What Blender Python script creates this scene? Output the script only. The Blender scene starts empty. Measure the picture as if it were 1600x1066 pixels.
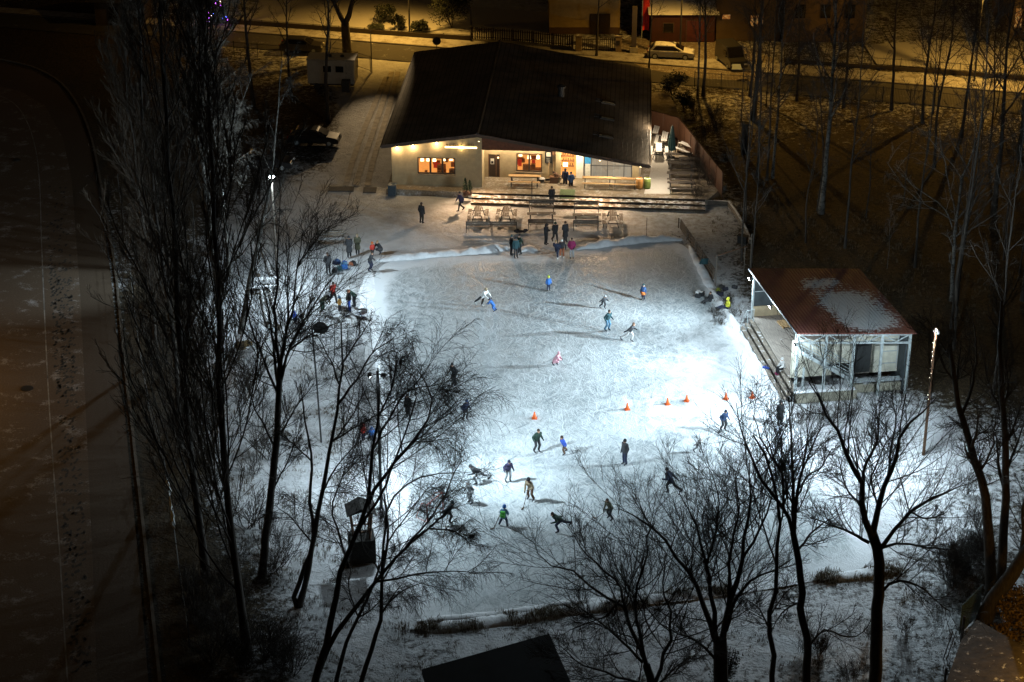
import bpy, bmesh, math, random
import numpy as np
from mathutils import Vector, Matrix, noise as mnoise

random.seed(7)
S = bpy.context.scene
COL = S.collection
F = 3111.0                      # focal length in photo pixels (70 mm equivalent)
DEP = math.radians(25.65)       # camera depression
HC = 61.4                       # camera height
SD, CD = math.sin(DEP), math.cos(DEP)


def G(px, py, h=0.0):
    """photo pixel -> world point at height h"""
    dx = (px - 800) / F
    dy = (py - 533) / F
    z = (HC - h) / (SD + dy * CD)
    return Vector((dx * z, z * (CD - dy * SD), h))


def PX(w):
    dz = w[2] - HC
    z = w[1] * CD - dz * SD
    v = -(w[1] * SD + dz * CD)
    return 800 + F * w[0] / z, 533 + F * v / z


def hs(xy, py, lo=0.0, hi=45.0):
    """height above ground point xy whose picture row is py"""
    for _ in range(50):
        m = (lo + hi) / 2
        if PX((xy[0], xy[1], m))[1] > py:
            lo = m
        else:
            hi = m
    return lo


def GY(px, py, Y):
    """photo pixel -> world point on the vertical plane y = Y"""
    dx = (px - 800) / F
    dy = (py - 533) / F
    z = Y / (CD - dy * SD)
    return Vector((dx * z, Y, HC - z * (SD + dy * CD)))


# ------------------------------------------------------------------ materials
def new_mat(name):
    m = bpy.data.materials.new(name)
    m.use_nodes = True
    nt = m.node_tree
    b = nt.nodes['Principled BSDF']
    return m, nt, b


def N(nt, t, **k):
    n = nt.nodes.new(t)
    for a, v in k.items():
        setattr(n, a, v)
    return n


def lk(nt, a, b):
    nt.links.new(a, b)


def noise_node(nt, coord, scale, detail=4, rough=.55, dist=0.0, mapscale=None, rot=None):
    n = N(nt, 'ShaderNodeTexNoise')
    n.inputs['Scale'].default_value = scale
    n.inputs['Detail'].default_value = detail
    n.inputs['Roughness'].default_value = rough
    n.inputs['Distortion'].default_value = dist
    if mapscale or rot:
        if rot:
            m0 = N(nt, 'ShaderNodeMapping')
            m0.inputs['Rotation'].default_value = rot
            lk(nt, coord, m0.inputs['Vector'])
            coord = m0.outputs[0]
        mp = N(nt, 'ShaderNodeMapping')
        if mapscale:
            mp.inputs['Scale'].default_value = mapscale
        lk(nt, coord, mp.inputs['Vector'])
        coord = mp.outputs[0]
    lk(nt, coord, n.inputs['Vector'])
    return n.outputs['Fac']


def ramp(nt, fac, p0, p1, c0=(0, 0, 0), c1=(1, 1, 1), smooth=False):
    r = N(nt, 'ShaderNodeValToRGB')
    r.color_ramp.elements[0].position = p0
    r.color_ramp.elements[1].position = p1
    r.color_ramp.elements[0].color = (*c0, 1)
    r.color_ramp.elements[1].color = (*c1, 1)
    if smooth:
        r.color_ramp.interpolation = 'EASE'
    lk(nt, fac, r.inputs[0])
    return r.outputs[0]


def mixc(nt, fac, a, b, mode='MIX'):
    m = N(nt, 'ShaderNodeMix', data_type='RGBA', blend_type=mode)
    for sock, val in ((m.inputs[0], fac), (m.inputs[6], a), (m.inputs[7], b)):
        if isinstance(val, (int, float)):
            sock.default_value = val
        elif isinstance(val, (tuple, list)):
            sock.default_value = (*val[:3], 1)
        else:
            lk(nt, val, sock)
    return m.outputs[2]


def math_n(nt, op, a, b=0.0):
    m = N(nt, 'ShaderNodeMath', operation=op)
    for i, val in enumerate((a, b)):
        if isinstance(val, (int, float)):
            m.inputs[i].default_value = val
        else:
            lk(nt, val, m.inputs[i])
    return m.outputs[0]


def bump(nt, b, h, strength=.3, dist=.05):
    n = N(nt, 'ShaderNodeBump')
    n.inputs['Strength'].default_value = strength
    n.inputs['Distance'].default_value = dist
    lk(nt, h, n.inputs['Height'])
    lk(nt, n.outputs[0], b.inputs['Normal'])


SNOWC = (.72, .74, .77)


def M(name, col, rough=.7, var=.2, scale=5, bmp=.0, metal=0.0, emit=None, es=1.0, snow=0.0, stretch=None):
    """painted / plain surface with wear; snow = share of upward faces carrying lying snow"""
    m, nt, b = new_mat(name)
    tc = N(nt, 'ShaderNodeTexCoord').outputs['Object']
    f = noise_node(nt, tc, scale, 5, .6, mapscale=stretch)
    lo = tuple(c * (1 - var) for c in col)
    hi = tuple(min(1, c * (1 + var)) for c in col)
    c = ramp(nt, f, .3, .7, lo, hi)
    if snow > 0:
        ge = N(nt, 'ShaderNodeNewGeometry')
        sx = N(nt, 'ShaderNodeSeparateXYZ')
        lk(nt, ge.outputs['Normal'], sx.inputs[0])
        up = ramp(nt, sx.outputs[2], .55, .85)
        sn = noise_node(nt, tc, 2.3, 6, .65)
        k = ramp(nt, sn, .72 - .5 * snow, .82 - .5 * snow)
        c = mixc(nt, math_n(nt, 'MULTIPLY', up, k), c, SNOWC)
    lk(nt, c, b.inputs['Base Color'])
    b.inputs['Roughness'].default_value = rough
    b.inputs['Metallic'].default_value = metal
    if emit:
        b.inputs['Emission Color'].default_value = (*emit, 1)
        b.inputs['Emission Strength'].default_value = es
    if bmp > 0:
        bump(nt, b, f, bmp)
    return m


# ------------------------------------------------------------------ mesh builder
class MB:
    def __init__(s):
        s.v, s.f, s.m = [], [], []

    def add(s, vs, fs, mi=0):
        o = len(s.v)
        s.v += [tuple(v) for v in vs]
        s.f += [tuple(o + i for i in f) for f in fs]
        s.m += [mi] * len(fs)
        return s

    def box(s, c, d, rz=0.0, rx=0.0, ry=0.0, mi=0):
        R = Matrix.Rotation(rz, 3, 'Z') @ Matrix.Rotation(ry, 3, 'Y') @ Matrix.Rotation(rx, 3, 'X')
        c = Vector(c)
        vs = [c + R @ Vector((sx * d[0] / 2, sy * d[1] / 2, sz * d[2] / 2)) for sx in (-1, 1) for sy in (-1, 1) for sz in (-1, 1)]
        return s.add(vs, [(0, 1, 3, 2), (4, 6, 7, 5), (0, 4, 5, 1), (2, 3, 7, 6), (0, 2, 6, 4), (1, 5, 7, 3)], mi)

    def bar(s, p, q, w, h=None, mi=0):
        p, q = Vector(p), Vector(q)
        h = h or w
        t = (q - p).normalized()
        a = t.cross(Vector((0, 0, 1)))
        if a.length < 1e-3:
            a = Vector((1, 0, 0))
        a.normalize()
        b = a.cross(t).normalized()
        vs = [e + a * (w / 2 * i) + b * (h / 2 * j) for e in (p, q) for i, j in ((-1, -1), (1, -1), (1, 1), (-1, 1))]
        return s.add(vs, [(3, 2, 1, 0), (4, 5, 6, 7), (0, 1, 5, 4), (1, 2, 6, 5), (2, 3, 7, 6), (3, 0, 4, 7)], mi)

    def tube(s, pts, rad, n=8, mi=0, cap=True):
        pts = [Vector(p) for p in pts]
        if not isinstance(rad, (list, tuple)):
            rad = [rad] * len(pts)
        vs = []
        a0 = None
        for i, p in enumerate(pts):
            t = (pts[min(i + 1, len(pts) - 1)] - pts[max(i - 1, 0)]).normalized()
            if a0 is None:
                a0 = t.orthogonal().normalized()
            a0 = (a0 - t * a0.dot(t)).normalized()
            b0 = t.cross(a0)
            for k in range(n):
                g = 2 * math.pi * k / n
                vs.append(p + (a0 * math.cos(g) + b0 * math.sin(g)) * rad[i])
        fs = []
        for i in range(len(pts) - 1):
            for k in range(n):
                k2 = (k + 1) % n
                fs.append((i * n + k, i * n + k2, (i + 1) * n + k2, (i + 1) * n + k))
        if cap:
            fs.append(tuple(range(n - 1, -1, -1)))
            fs.append(tuple((len(pts) - 1) * n + k for k in range(n)))
        return s.add(vs, fs, mi)

    def ell(s, c, r, n=10, m=6, mi=0, z0=-1.0):
        c = Vector(c)
        vs, fs = [], []
        a0 = math.asin(z0)
        for j in range(m + 1):
            a = a0 + (math.pi / 2 - a0) * j / m
            for k in range(n):
                g = 2 * math.pi * k / n
                vs.append(c + Vector((r[0] * math.cos(a) * math.cos(g), r[1] * math.cos(a) * math.sin(g), r[2] * math.sin(a))))
        for j in range(m):
            for k in range(n):
                k2 = (k + 1) % n
                fs.append((j * n + k, j * n + k2, (j + 1) * n + k2, (j + 1) * n + k))
        return s.add(vs, fs, mi)

    def lathe(s, prof, n=14, c=(0, 0, 0), mi=0):
        c = Vector(c)
        vs = [c + Vector((r * math.cos(2 * math.pi * k / n), r * math.sin(2 * math.pi * k / n), z)) for r, z in prof for k in range(n)]
        fs = [(j * n + k, j * n + (k + 1) % n, (j + 1) * n + (k + 1) % n, (j + 1) * n + k) for j in range(len(prof) - 1) for k in range(n)]
        fs.append(tuple(range(n - 1, -1, -1)))
        fs.append(tuple((len(prof) - 1) * n + k for k in range(n)))
        return s.add(vs, fs, mi)

    def prism(s, poly, off, mi=0):
        """poly: 3-D outline, off: extrusion vector"""
        n = len(poly)
        off = Vector(off)
        vs = [Vector(p) for p in poly] + [Vector(p) + off for p in poly]
        fs = [tuple(range(n)), tuple(range(2 * n - 1, n - 1, -1))] + [(i, n + i, n + (i + 1) % n, (i + 1) % n) for i in range(n)]
        return s.add(vs, fs, mi)

    def build(s, name, mats, parent=None, smooth=False, bevel=0.0, loc=None):
        me = bpy.data.meshes.new(name)
        me.from_pydata(s.v, [], s.f)
        bm = bmesh.new()
        bm.from_mesh(me)
        bmesh.ops.recalc_face_normals(bm, faces=bm.faces)
        if bevel:
            bmesh.ops.bevel(bm, geom=list(bm.edges), offset=bevel, segments=1, affect='EDGES', clamp_overlap=True)
        else:
            for i, f in enumerate(bm.faces):
                if i < len(s.m):
                    f.material_index = s.m[i]
        for f in bm.faces:
            f.smooth = smooth
        bm.to_mesh(me)
        bm.free()
        for m in (mats if isinstance(mats, (list, tuple)) else [mats]):
            me.materials.append(m)
        return link(name, me, parent, loc)


def link(name, me, parent=None, loc=None):
    o = bpy.data.objects.new(name, me)
    COL.objects.link(o)
    if parent:
        o.parent = parent
    if loc is not None:
        o.location = loc
    return o


def thing(name, label, cat, loc=(0, 0, 0), rz=0.0, group=None):
    o = bpy.data.objects.new(name, None)
    o.empty_display_size = .3
    COL.objects.link(o)
    o.location = loc
    o.rotation_euler = (0, 0, rz)
    o['label'] = label
    o['category'] = cat
    if group:
        o['group'] = group
    return o


def tag(o, label, cat, group=None, kind=None):
    if label:
        o['label'] = label
    if cat:
        o['category'] = cat
    if group:
        o['group'] = group
    if kind:
        o['kind'] = kind
    return o


def struct(o, label=None):
    o['kind'] = 'structure'
    if label:
        o['label'] = label
    return o


def kids(o):
    return [c for c in bpy.data.objects if c.parent == o]


def dup(root, loc, rz, label=None, group=None, scale=None):
    def rec(o, p):
        c = o.copy()
        COL.objects.link(c)
        if p:
            c.parent = p
        for ch in o.children:
            rec(ch, c)
        return c
    r = rec(root, None)
    r.location = loc
    r.rotation_euler = (0, 0, rz)
    if scale:
        r.scale = (scale,) * 3 if isinstance(scale, (int, float)) else scale
    if label:
        r['label'] = label
    if group:
        r['group'] = group
    return r


R = math.radians
# ------------------------------------------------------------------ trees
def bark_mat(name, col, dark, white=False):
    m, nt, b = new_mat(name)
    tc = N(nt, 'ShaderNodeTexCoord').outputs['Object']
    if white:
        f = noise_node(nt, tc, 3.0, 5, .7, mapscale=(1.2, 1.2, 1.6))
        c = ramp(nt, f, .44, .5, dark, col)
        f2 = noise_node(nt, tc, 1.0, 3, .6, mapscale=(1, 1, .5))
        c = mixc(nt, ramp(nt, f2, .5, .7), c, dark)
    else:
        f = noise_node(nt, tc, 9.0, 5, .65, mapscale=(1, 1, .25))
        c = ramp(nt, f, .35, .65, dark, col)
    lk(nt, c, b.inputs['Base Color'])
    b.inputs['Roughness'].default_value = .9
    bump(nt, b, f, .5)
    return m


BARK = bark_mat('bark_dark', (.06, .05, .04), (.022, .018, .015))
BIRCH = bark_mat('bark_birch', (.13, .127, .115), (.04, .035, .03), True)
TWIG = M('twig_bark', (.035, .028, .022), .9, .3, 3)
TWIGM = M('twig_bark_grey', (.07, .054, .038), .9, .3, 3)
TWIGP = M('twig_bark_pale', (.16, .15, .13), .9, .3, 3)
NRM = lambda a: a / np.maximum(np.linalg.norm(a, axis=-1, keepdims=True), 1e-9)


def grow(rng, st, di, L, S_, trop, wig, droop=0.0):
    n = len(st)
    P = np.zeros((n, S_ + 1, 3))
    P[:, 0] = st
    d = NRM(di.copy())
    for s in range(S_):
        d = d + rng.normal(0, wig, (n, 3))
        d[:, 2] += trop - droop * (s + 1) / S_
        d = NRM(d)
        P[:, s + 1] = P[:, s] + d * (L[:, None] / S_)
    return P


def radii(r0, r1, S_):
    t = np.linspace(0, 1, S_ + 1)[None]
    return r0[:, None] * (1 - t) + r1[:, None] * t


def spawn(rng, P, Rr, L, C, t0, t1, ang, asd, ratio, taper, minr, rfac=.55, upaz=0.0):
    n, S1, _ = P.shape
    S_ = S1 - 1
    t = t0 + (t1 - t0) * ((np.arange(C)[None] + rng.uniform(.0, 1, (n, C))) / C)
    x = np.clip(t * S_, 0, S_ - 1e-4)
    i = x.astype(int)
    fr = (x - i)[..., None]
    ar = np.arange(n)[:, None]
    st = P[ar, i] * (1 - fr) + P[ar, i + 1] * fr
    tg = NRM(P[ar, i + 1] - P[ar, i])
    rr = Rr[ar, i] * (1 - fr[..., 0]) + Rr[ar, i + 1] * fr[..., 0]
    rv = rng.normal(0, 1, (n, C, 3))
    rv[..., 2] += upaz
    pe = NRM(rv - tg * (rv * tg).sum(-1, keepdims=True))
    a = rng.normal(ang, asd, (n, C))[..., None]
    di = tg * np.cos(a) + pe * np.sin(a)
    Lc = L[:, None] * ratio * (1 - taper * t) * rng.uniform(.65, 1.2, (n, C))
    rc = np.maximum(np.minimum(rr * rfac, .9 * rr), minr)
    return st.reshape(-1, 3), di.reshape(-1, 3), Lc.reshape(-1), rc.reshape(-1)


def tubes(P, Rr, k):
    n, S1, _ = P.shape
    T = np.empty_like(P)
    T[:, 1:-1] = P[:, 2:] - P[:, :-2]
    T[:, 0] = P[:, 1] - P[:, 0]
    T[:, -1] = P[:, -1] - P[:, -2]
    T = NRM(T)
    mean = NRM(P[:, -1] - P[:, 0])
    ax = np.where(np.abs(mean[:, 2:3]) < .8, np.array([[0, 0, 1.]]), np.array([[1., 0, 0]]))
    A = NRM(np.cross(T, np.broadcast_to(ax[:, None], T.shape)))
    B = np.cross(T, A)
    g = 2 * np.pi * np.arange(k) / k
    V = P[:, :, None] + (A[:, :, None] * np.cos(g)[None, None, :, None] + B[:, :, None] * np.sin(g)[None, None, :, None]) * Rr[:, :, None, None]
    idx = np.arange(n * S1 * k).reshape(n, S1, k)
    a = idx[:, :-1]
    b = idx[:, 1:]
    Q = np.stack([a, np.roll(a, -1, 2), np.roll(b, -1, 2), b], -1)
    return V.reshape(-1, 3), Q.reshape(-1, 4)


def np_mesh(name, parts, mat):
    vs, qs, o = [], [], 0
    for V, Q in parts:
        vs.append(V)
        qs.append(Q + o)
        o += len(V)
    V = np.concatenate(vs)
    Q = np.concatenate(qs)
    me = bpy.data.meshes.new(name)
    me.vertices.add(len(V))
    me.vertices.foreach_set('co', V.astype(np.float32).ravel())
    me.loops.add(len(Q) * 4)
    me.loops.foreach_set('vertex_index', Q.astype(np.int32).ravel())
    me.polygons.add(len(Q))
    me.polygons.foreach_set('loop_start', np.arange(0, len(Q) * 4, 4, dtype=np.int32))
    me.polygons.foreach_set('loop_total', np.full(len(Q), 4, np.int32))
    me.polygons.foreach_set('use_smooth', np.ones(len(Q), bool))
    me.update(calc_edges=True)
    me.validate()
    me.materials.append(mat)
    return me


def resample(pts, S_):
    pts = np.array(pts, float)
    # smooth a little with Catmull-Rom before resampling by arc length
    if len(pts) > 2:
        e = np.vstack([2 * pts[0] - pts[1], pts, 2 * pts[-1] - pts[-2]])
        out = []
        for i in range(1, len(e) - 2):
            for t in np.linspace(0, 1, 6, endpoint=False):
                p0, p1, p2, p3 = e[i - 1], e[i], e[i + 1], e[i + 2]
                out.append(.5 * ((2 * p1) + (-p0 + p2) * t + (2 * p0 - 5 * p1 + 4 * p2 - p3) * t * t + (-p0 + 3 * p1 - 3 * p2 + p3) * t ** 3))
        out.append(pts[-1])
        pts = np.array(out)
    d = np.r_[0, np.cumsum(np.linalg.norm(np.diff(pts, axis=0), axis=1))]
    x = np.linspace(0, d[-1], S_ + 1)
    return np.stack([np.interp(x, d, pts[:, k]) for k in range(3)], 1), d[-1]


# C: children per level, ang, ratio, trop, wig, droop ...
KIND = dict(
    broad=dict(limbs=9, lt0=.35, lang=.75, lratio=.55, ltaper=.45, ltrop=.06, b=(11, .08, 1, .78, .6, .07, .065, .0),
               t=(9, .1, 1, .6, .62, .05, .075, .0), f=(6, .1, 1, .62, .6, .03, .08, .0), mat=BARK, tw=TWIG),
    birch=dict(limbs=16, lt0=.3, lang=.6, lratio=.34, ltaper=.6, ltrop=.06, b=(9, .15, 1, .65, .5, -.01, .1, .05),
               t=(9, .1, 1, .6, .5, -.05, .12, .22), f=(5, .1, 1, .5, .75, -.15, .12, .5), mat=BIRCH, tw=TWIG),
    weep=dict(limbs=8, lt0=.3, lang=.6, lratio=.4, ltaper=.5, ltrop=.05, b=(12, .1, 1, .74, .55, .05, .06, .02),
              t=(10, .1, 1, .55, .6, .0, .07, .12), f=(9, .05, 1, .8, .8, -.06, .07, .34), mat=BARK, tw=TWIG),
    poplar=dict(limbs=34, lt0=.08, lang=.5, lratio=.3, ltaper=.55, ltrop=.14, b=(8, .1, 1, .48, .42, .10, .05, .0),
                t=(8, .1, 1, .45, .5, .09, .1, .0), f=(3, .1, 1, .5, .55, .07, .08, .0), mat=BARK, tw=TWIGM),
    thin=dict(limbs=12, lt0=.35, lang=.7, lratio=.28, ltaper=.5, ltrop=.05, b=(6, .15, 1, .7, .5, .02, .1, .05),
              t=(6, .1, 1, .7, .5, .02, .14, .05), f=(3, .1, 1, .6, .6, .0, .14, .1), mat=BARK, tw=TWIG),
)


def tree_meshes(name, kind, seed, trunks, limbs=None, H=15.0, r0=.2, autolimbs=None, dens=1.0, trunkmat=None, twigmat=None, twr=.011):
    """trunks / limbs: lists of ((x,y,z) polylines, r_start, r_end) in the tree's own space"""
    K = KIND[kind]
    rng = np.random.default_rng(seed)
    tp, cp = [], []
    P0, R0, L0 = [], [], []
    S0 = 14
    for pl, ra, rb in trunks:
        p, l = resample(pl, S0)
        p[2:] += rng.normal(0, .02 * l / S0, (S0 - 1, 3))
        P0.append(p)
        R0.append(np.linspace(ra, rb, S0 + 1))
        L0.append(l)
    P0, R0, L0 = np.array(P0), np.array(R0), np.array(L0)
    R0[:, 0] *= 1.35
    tp.append(tubes(P0, R0, 9))
    PL, RL, LL = [], [], []
    SL = 9
    for pl, ra, rb in (limbs or []):
        p, l = resample(pl, SL)
        p[1:] += rng.normal(0, .018 * l / SL * 3, (SL, 3))
        PL.append(p)
        RL.append(np.linspace(ra, rb, SL + 1))
        LL.append(l)
    nl = K['limbs'] if autolimbs is None else autolimbs
    if nl:
        st, di, L, r = spawn(rng, P0, R0, np.full(len(P0), H), nl, K['lt0'], .99, K['lang'], .15, K['lratio'], K['ltaper'], .02)
        if kind == 'poplar':
            r = np.clip(r * .5, .015, .04)
        p = grow(rng, st, di, L, SL, K['ltrop'], .07)
        PL += list(p)
        RL += list(radii(r, np.full(len(r), .018), SL))
        LL += list(L)
    PL, RL, LL = np.array(PL), np.array(RL), np.array(LL)
    tp.append(tubes(PL, RL, 6))
    lev = (PL, RL, LL)
    for key, S_, k, mr, er in (('b', 6, 4, twr * 1.3, twr), ('t', 5, 3, twr * .8, twr * .6), ('f', 4, 3, twr * .6, twr * .4)):
        C, t0, t1, an, ra, tr, wi, dr = K[key]
        C = max(2, int(round(C * dens)))
        st, di, L, r = spawn(rng, lev[0], lev[1], lev[2], C, t0, t1, an, .2, ra, .45, mr, rfac=.5)
        L = np.clip(L, .15, None)
        P = grow(rng, st, di, L, S_, tr, wi, dr)
        r = np.minimum(r, {'b': .034, 't': .014, 'f': .008}[key])
        Rr = radii(r, np.full(len(r), er), S_)
        cp.append(tubes(P, Rr, k))
        lev = (P, Rr, L)
    return (np_mesh(name + '_trunk', tp, trunkmat or K['mat']), np_mesh(name + '_crown', cp, twigmat or K['tw']))


def plant_tree(name, meshes, loc, label, group=None, rz=0.0, sc=1.0):
    t = thing(name, label, 'tree', loc, rz, group)
    t.scale = (sc, sc, sc) if isinstance(sc, (int, float)) else sc
    link('trunk', meshes[0], t)
    link('crown', meshes[1], t)
    return t


def straight(H, lean=(0, 0), r=.2, bend=.3, seed=1):
    rg = random.Random(seed)
    b = [rg.uniform(-bend, bend) for _ in range(4)]
    return ([(0, 0, 0), (b[0] * .5 + lean[0] * .3, b[1] * .5 + lean[1] * .3, H * .3), (b[2] + lean[0] * .65, b[3] + lean[1] * .65, H * .65), (lean[0], lean[1], H)], r, .025)


def traced(name, base, trunks, limbs, kind, seed, label, tops=None, rad=.28, cat_name='bare_tree', autol=0, dens=1.0, group=None, spread=1.0, twr=.011):
    """a tree whose stem and limbs follow pixel polylines, given depth along the view"""
    b = G(*base)
    rng = random.Random(seed)

    def loc(poly, y0, y1, first_ground=False):
        out = []
        n = len(poly)
        for i, (x, y) in enumerate(poly):
            t = i / max(1, n - 1)
            dy = y0 + (y1 - y0) * t
            out.append(GY(x, y, b.y + dy) - b)
        if first_ground:
            out[0] = Vector((out[0].x, out[0].y, -.2)) if abs(out[0].z) < 2.5 else out[0]
        return [tuple(p) for p in out]
    T = []
    for poly, ra, rb in trunks:
        T.append((loc([base] + poly, 0, rng.uniform(-.3, .3), True), ra, rb))
    Ls = []
    for poly, ra in limbs:
        Ls.append((loc(poly, 0, rng.uniform(-2.6, 2.6) * spread), ra, .02))
    ms = tree_meshes(name, kind, seed, T, Ls, H=9, autolimbs=autol, dens=dens, twr=twr)
    return plant_tree(cat_name, ms, b, label, group)


# traced foreground trees ------------------------------------------------------
GR = 'bare trees in front of the rink'
traced('ft1', (1127, 1150), [([(1127, 1066), (1125, 1000)], .42, .34)], [
    ([(1120, 1008), (1115, 955), (1106, 897), (1093, 850), (1086, 817), (1072, 788), (1061, 770)], .16),
    ([(1118, 1002), (1100, 948), (1086, 912), (1057, 872), (1028, 832), (996, 810), (962, 792)], .16),
    ([(1129, 998), (1137, 955), (1149, 919), (1158, 883), (1167, 825), (1173, 770), (1166, 716)], .18),
    ([(1134, 985), (1148, 940), (1166, 912), (1195, 897), (1217, 886), (1240, 872)], .12),
    ([(1138, 950), (1140, 912), (1140, 875), (1148, 832), (1155, 788), (1148, 740)], .11),
    ([(1119, 1031), (1090, 1002), (1057, 988), (1028, 973)], .09),
    ([(1104, 890), (1118, 830), (1122, 780), (1112, 735)], .07),
    ([(1158, 880), (1185, 830), (1205, 780), (1215, 730)], .08)],
    'broad', 11, 'bare tree with thick ivy-clad trunk forking low, its crown reaching over the striding dark skater', group=GR, dens=1.1)
traced('ft2', (1024, 1150), [([(1024, 1100), (1018, 1066), (1010, 1040)], .26, .2)], [
    ([(1016, 1062), (1003, 1027), (981, 970), (970, 940), (930, 929), (901, 900), (862, 886), (840, 860)], .13),
    ([(981, 972), (979, 955), (967, 912), (945, 893), (912, 861), (896, 836)], .09),
    ([(1010, 1040), (999, 991), (992, 933), (1003, 897), (1010, 853), (1021, 815)], .11),
    ([(1024, 1066), (1043, 1006), (1046, 955), (1035, 912), (1043, 866)], .11),
    ([(1004, 1035), (960, 991), (930, 966), (900, 948)], .08),
    ([(1016, 1070), (985, 1063), (941, 1049), (905, 1038), (874, 1006)], .08),
    ([(1024, 1075), (1057, 1042), (1088, 1022)], .07),
    ([(968, 938), (950, 960), (915, 975), (890, 985)], .05)],
    'broad', 12, 'low spreading bare tree beside the black shed roof', group=GR, dens=1.15)
traced('ft3', (1206, 1150), [([(1206, 1066), (1208, 1019), (1199, 971), (1212, 932), (1212, 871), (1219, 818), (1212, 775), (1199, 718), (1177, 680)], .17, .04)], [
    ([(1212, 880), (1195, 830), (1178, 780), (1170, 740)], .06),
    ([(1219, 820), (1228, 770), (1225, 720), (1212, 690)], .05),
    ([(1205, 960), (1225, 930), (1240, 915)], .05),
    ([(1203, 985), (1185, 950), (1160, 935)], .05)],
    'broad', 13, 'slender crooked bare tree left of the three-forked tree, kinked near its foot', group=GR, dens=.95)
traced('ft4', (1260, 1150), [([(1260, 1066), (1262, 1002), (1250, 950), (1254, 923), (1245, 862), (1239, 832)], .24, .15)], [
    ([(1239, 834), (1221, 792), (1186, 744), (1160, 672), (1150, 630)], .12),
    ([(1241, 830), (1245, 775), (1254, 731), (1274, 687), (1288, 660)], .11),
    ([(1242, 826), (1238, 744), (1236, 665), (1231, 610)], .11),
    ([(1245, 862), (1274, 827), (1304, 808)], .07),
    ([(1224, 795), (1224, 744), (1195, 700), (1176, 648)], .08),
    ([(1260, 1015), (1287, 985), (1335, 997), (1357, 976)], .07),
    ([(1246, 775), (1262, 745), (1284, 730), (1300, 700)], .06),
    ([(1252, 940), (1225, 955), (1205, 985)], .06)],
    'broad', 14, 'bare tree with a crooked trunk dividing into three tall limbs in front of the stage', group=GR)
traced('ft5', (1367, 1150), [([(1368, 1066), (1370, 971), (1374, 906), (1372, 862), (1362, 834)], .36, .25)], [
    ([(1362, 836), (1348, 792), (1346, 764), (1328, 727), (1308, 678), (1287, 635), (1260, 596)], .19),
    ([(1346, 766), (1352, 727), (1370, 687), (1374, 640)], .1),
    ([(1364, 832), (1372, 788), (1387, 744), (1405, 696), (1427, 657), (1463, 622)], .17),
    ([(1374, 860), (1396, 832), (1422, 801), (1457, 779), (1512, 756)], .13),
    ([(1378, 856), (1413, 849), (1448, 856), (1485, 858)], .08),
    ([(1358, 848), (1330, 832), (1291, 818), (1266, 808)], .09),
    ([(1378, 925), (1396, 908), (1427, 912), (1457, 932), (1485, 956)], .08),
    ([(1344, 790), (1322, 762), (1310, 716)], .07),
    ([(1388, 742), (1392, 700), (1400, 660), (1395, 625)], .07),
    ([(1372, 790), (1362, 750), (1372, 720), (1385, 690)], .06),
    ([(1420, 800), (1450, 810), (1480, 800)], .05)],
    'broad', 15, 'large bare tree with a stout straight trunk and wide goblet crown below the lit pole', group=GR, dens=1.05)
GE = 'bare trees along the right edge'
traced('ft6', (1547, 945), [([(1549, 915), (1545, 845), (1540, 775), (1518, 700), (1501, 644), (1490, 590), (1484, 540)], .36, .1)], [
    ([(1518, 700), (1508, 665), (1482, 660)], .1), ([(1503, 648), (1520, 600), (1526, 560), (1520, 500)], .1),
    ([(1492, 600), (1470, 560), (1455, 510)], .08), ([(1530, 740), (1550, 700), (1556, 650)], .08)],
    'broad', 16, 'dark bare tree with leaning trunk at the right edge, nearer the lit snow', autol=5, group=GE, dens=.8)
traced('ft7', (1566, 930), [([(1564, 901), (1569, 827), (1573, 731), (1567, 644), (1562, 560), (1566, 470)], .3, .08)], [
    ([(1573, 735), (1590, 690), (1605, 650)], .09), ([(1568, 650), (1545, 600), (1535, 550)], .08)],
    'broad', 17, 'dark bare tree with upright trunk close behind the leaning one at the right edge', autol=6, group=GE, dens=.8)
traced('ft8', (1533, 985), [([(1545, 950), (1568, 915), (1600, 868), (1640, 800), (1670, 730)], .5, .2)], [
    ([(1600, 870), (1598, 800), (1606, 730)], .15)],
    'broad', 18, 'very thick dark trunk slanting to the right in the bottom right corner', autol=4, group=GE, dens=.7)

GL = 'bare trees between the rink and the sports field'
traced('lt7', (486, 1110), [([(491, 1066), (513, 991), (535, 887), (559, 832), (576, 777), (581, 700), (592, 645), (590, 575)], .22, .03),
                           ([(493, 1066), (518, 1002), (548, 958), (587, 909), (631, 859), (669, 826), (712, 786)], .19, .02)], [
    ([(545, 887), (529, 832), (518, 804), (537, 744), (565, 711)], .07),
    ([(576, 788), (609, 733), (647, 689), (675, 634), (655, 575)], .1),
    ([(587, 909), (647, 898), (697, 892), (745, 895)], .06),
    ([(595, 903), (601, 832), (609, 788), (647, 750), (712, 738)], .09),
    ([(581, 705), (610, 650), (640, 610), (690, 600)], .07),
    ([(592, 650), (615, 600), (620, 550)], .06),
    ([(631, 859), (680, 800), (720, 720)], .06),
    ([(669, 826), (710, 830), (735, 850)], .05),
    ([(559, 832), (600, 760), (640, 650), (650, 600)], .08)],
    'weep', 21, 'large weeping birch with two leaning stems and drooping twigs over the left ice edge', group=GL, dens=1.0, spread=1.3)
traced('lt8', (562, 1105), [([(565, 1066), (581, 1013), (595, 964), (598, 898), (606, 840), (600, 770)], .15, .04)], [
    ([(595, 960), (620, 930), (660, 910)], .05), ([(598, 900), (570, 860), (560, 820)], .05), ([(604, 850), (640, 800), (670, 760)], .05)],
    'weep', 22, 'thin curved birch stem rising from the bottom edge right of the twin-stemmed weeping birch', autol=3, group=GL, dens=.8)
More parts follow.
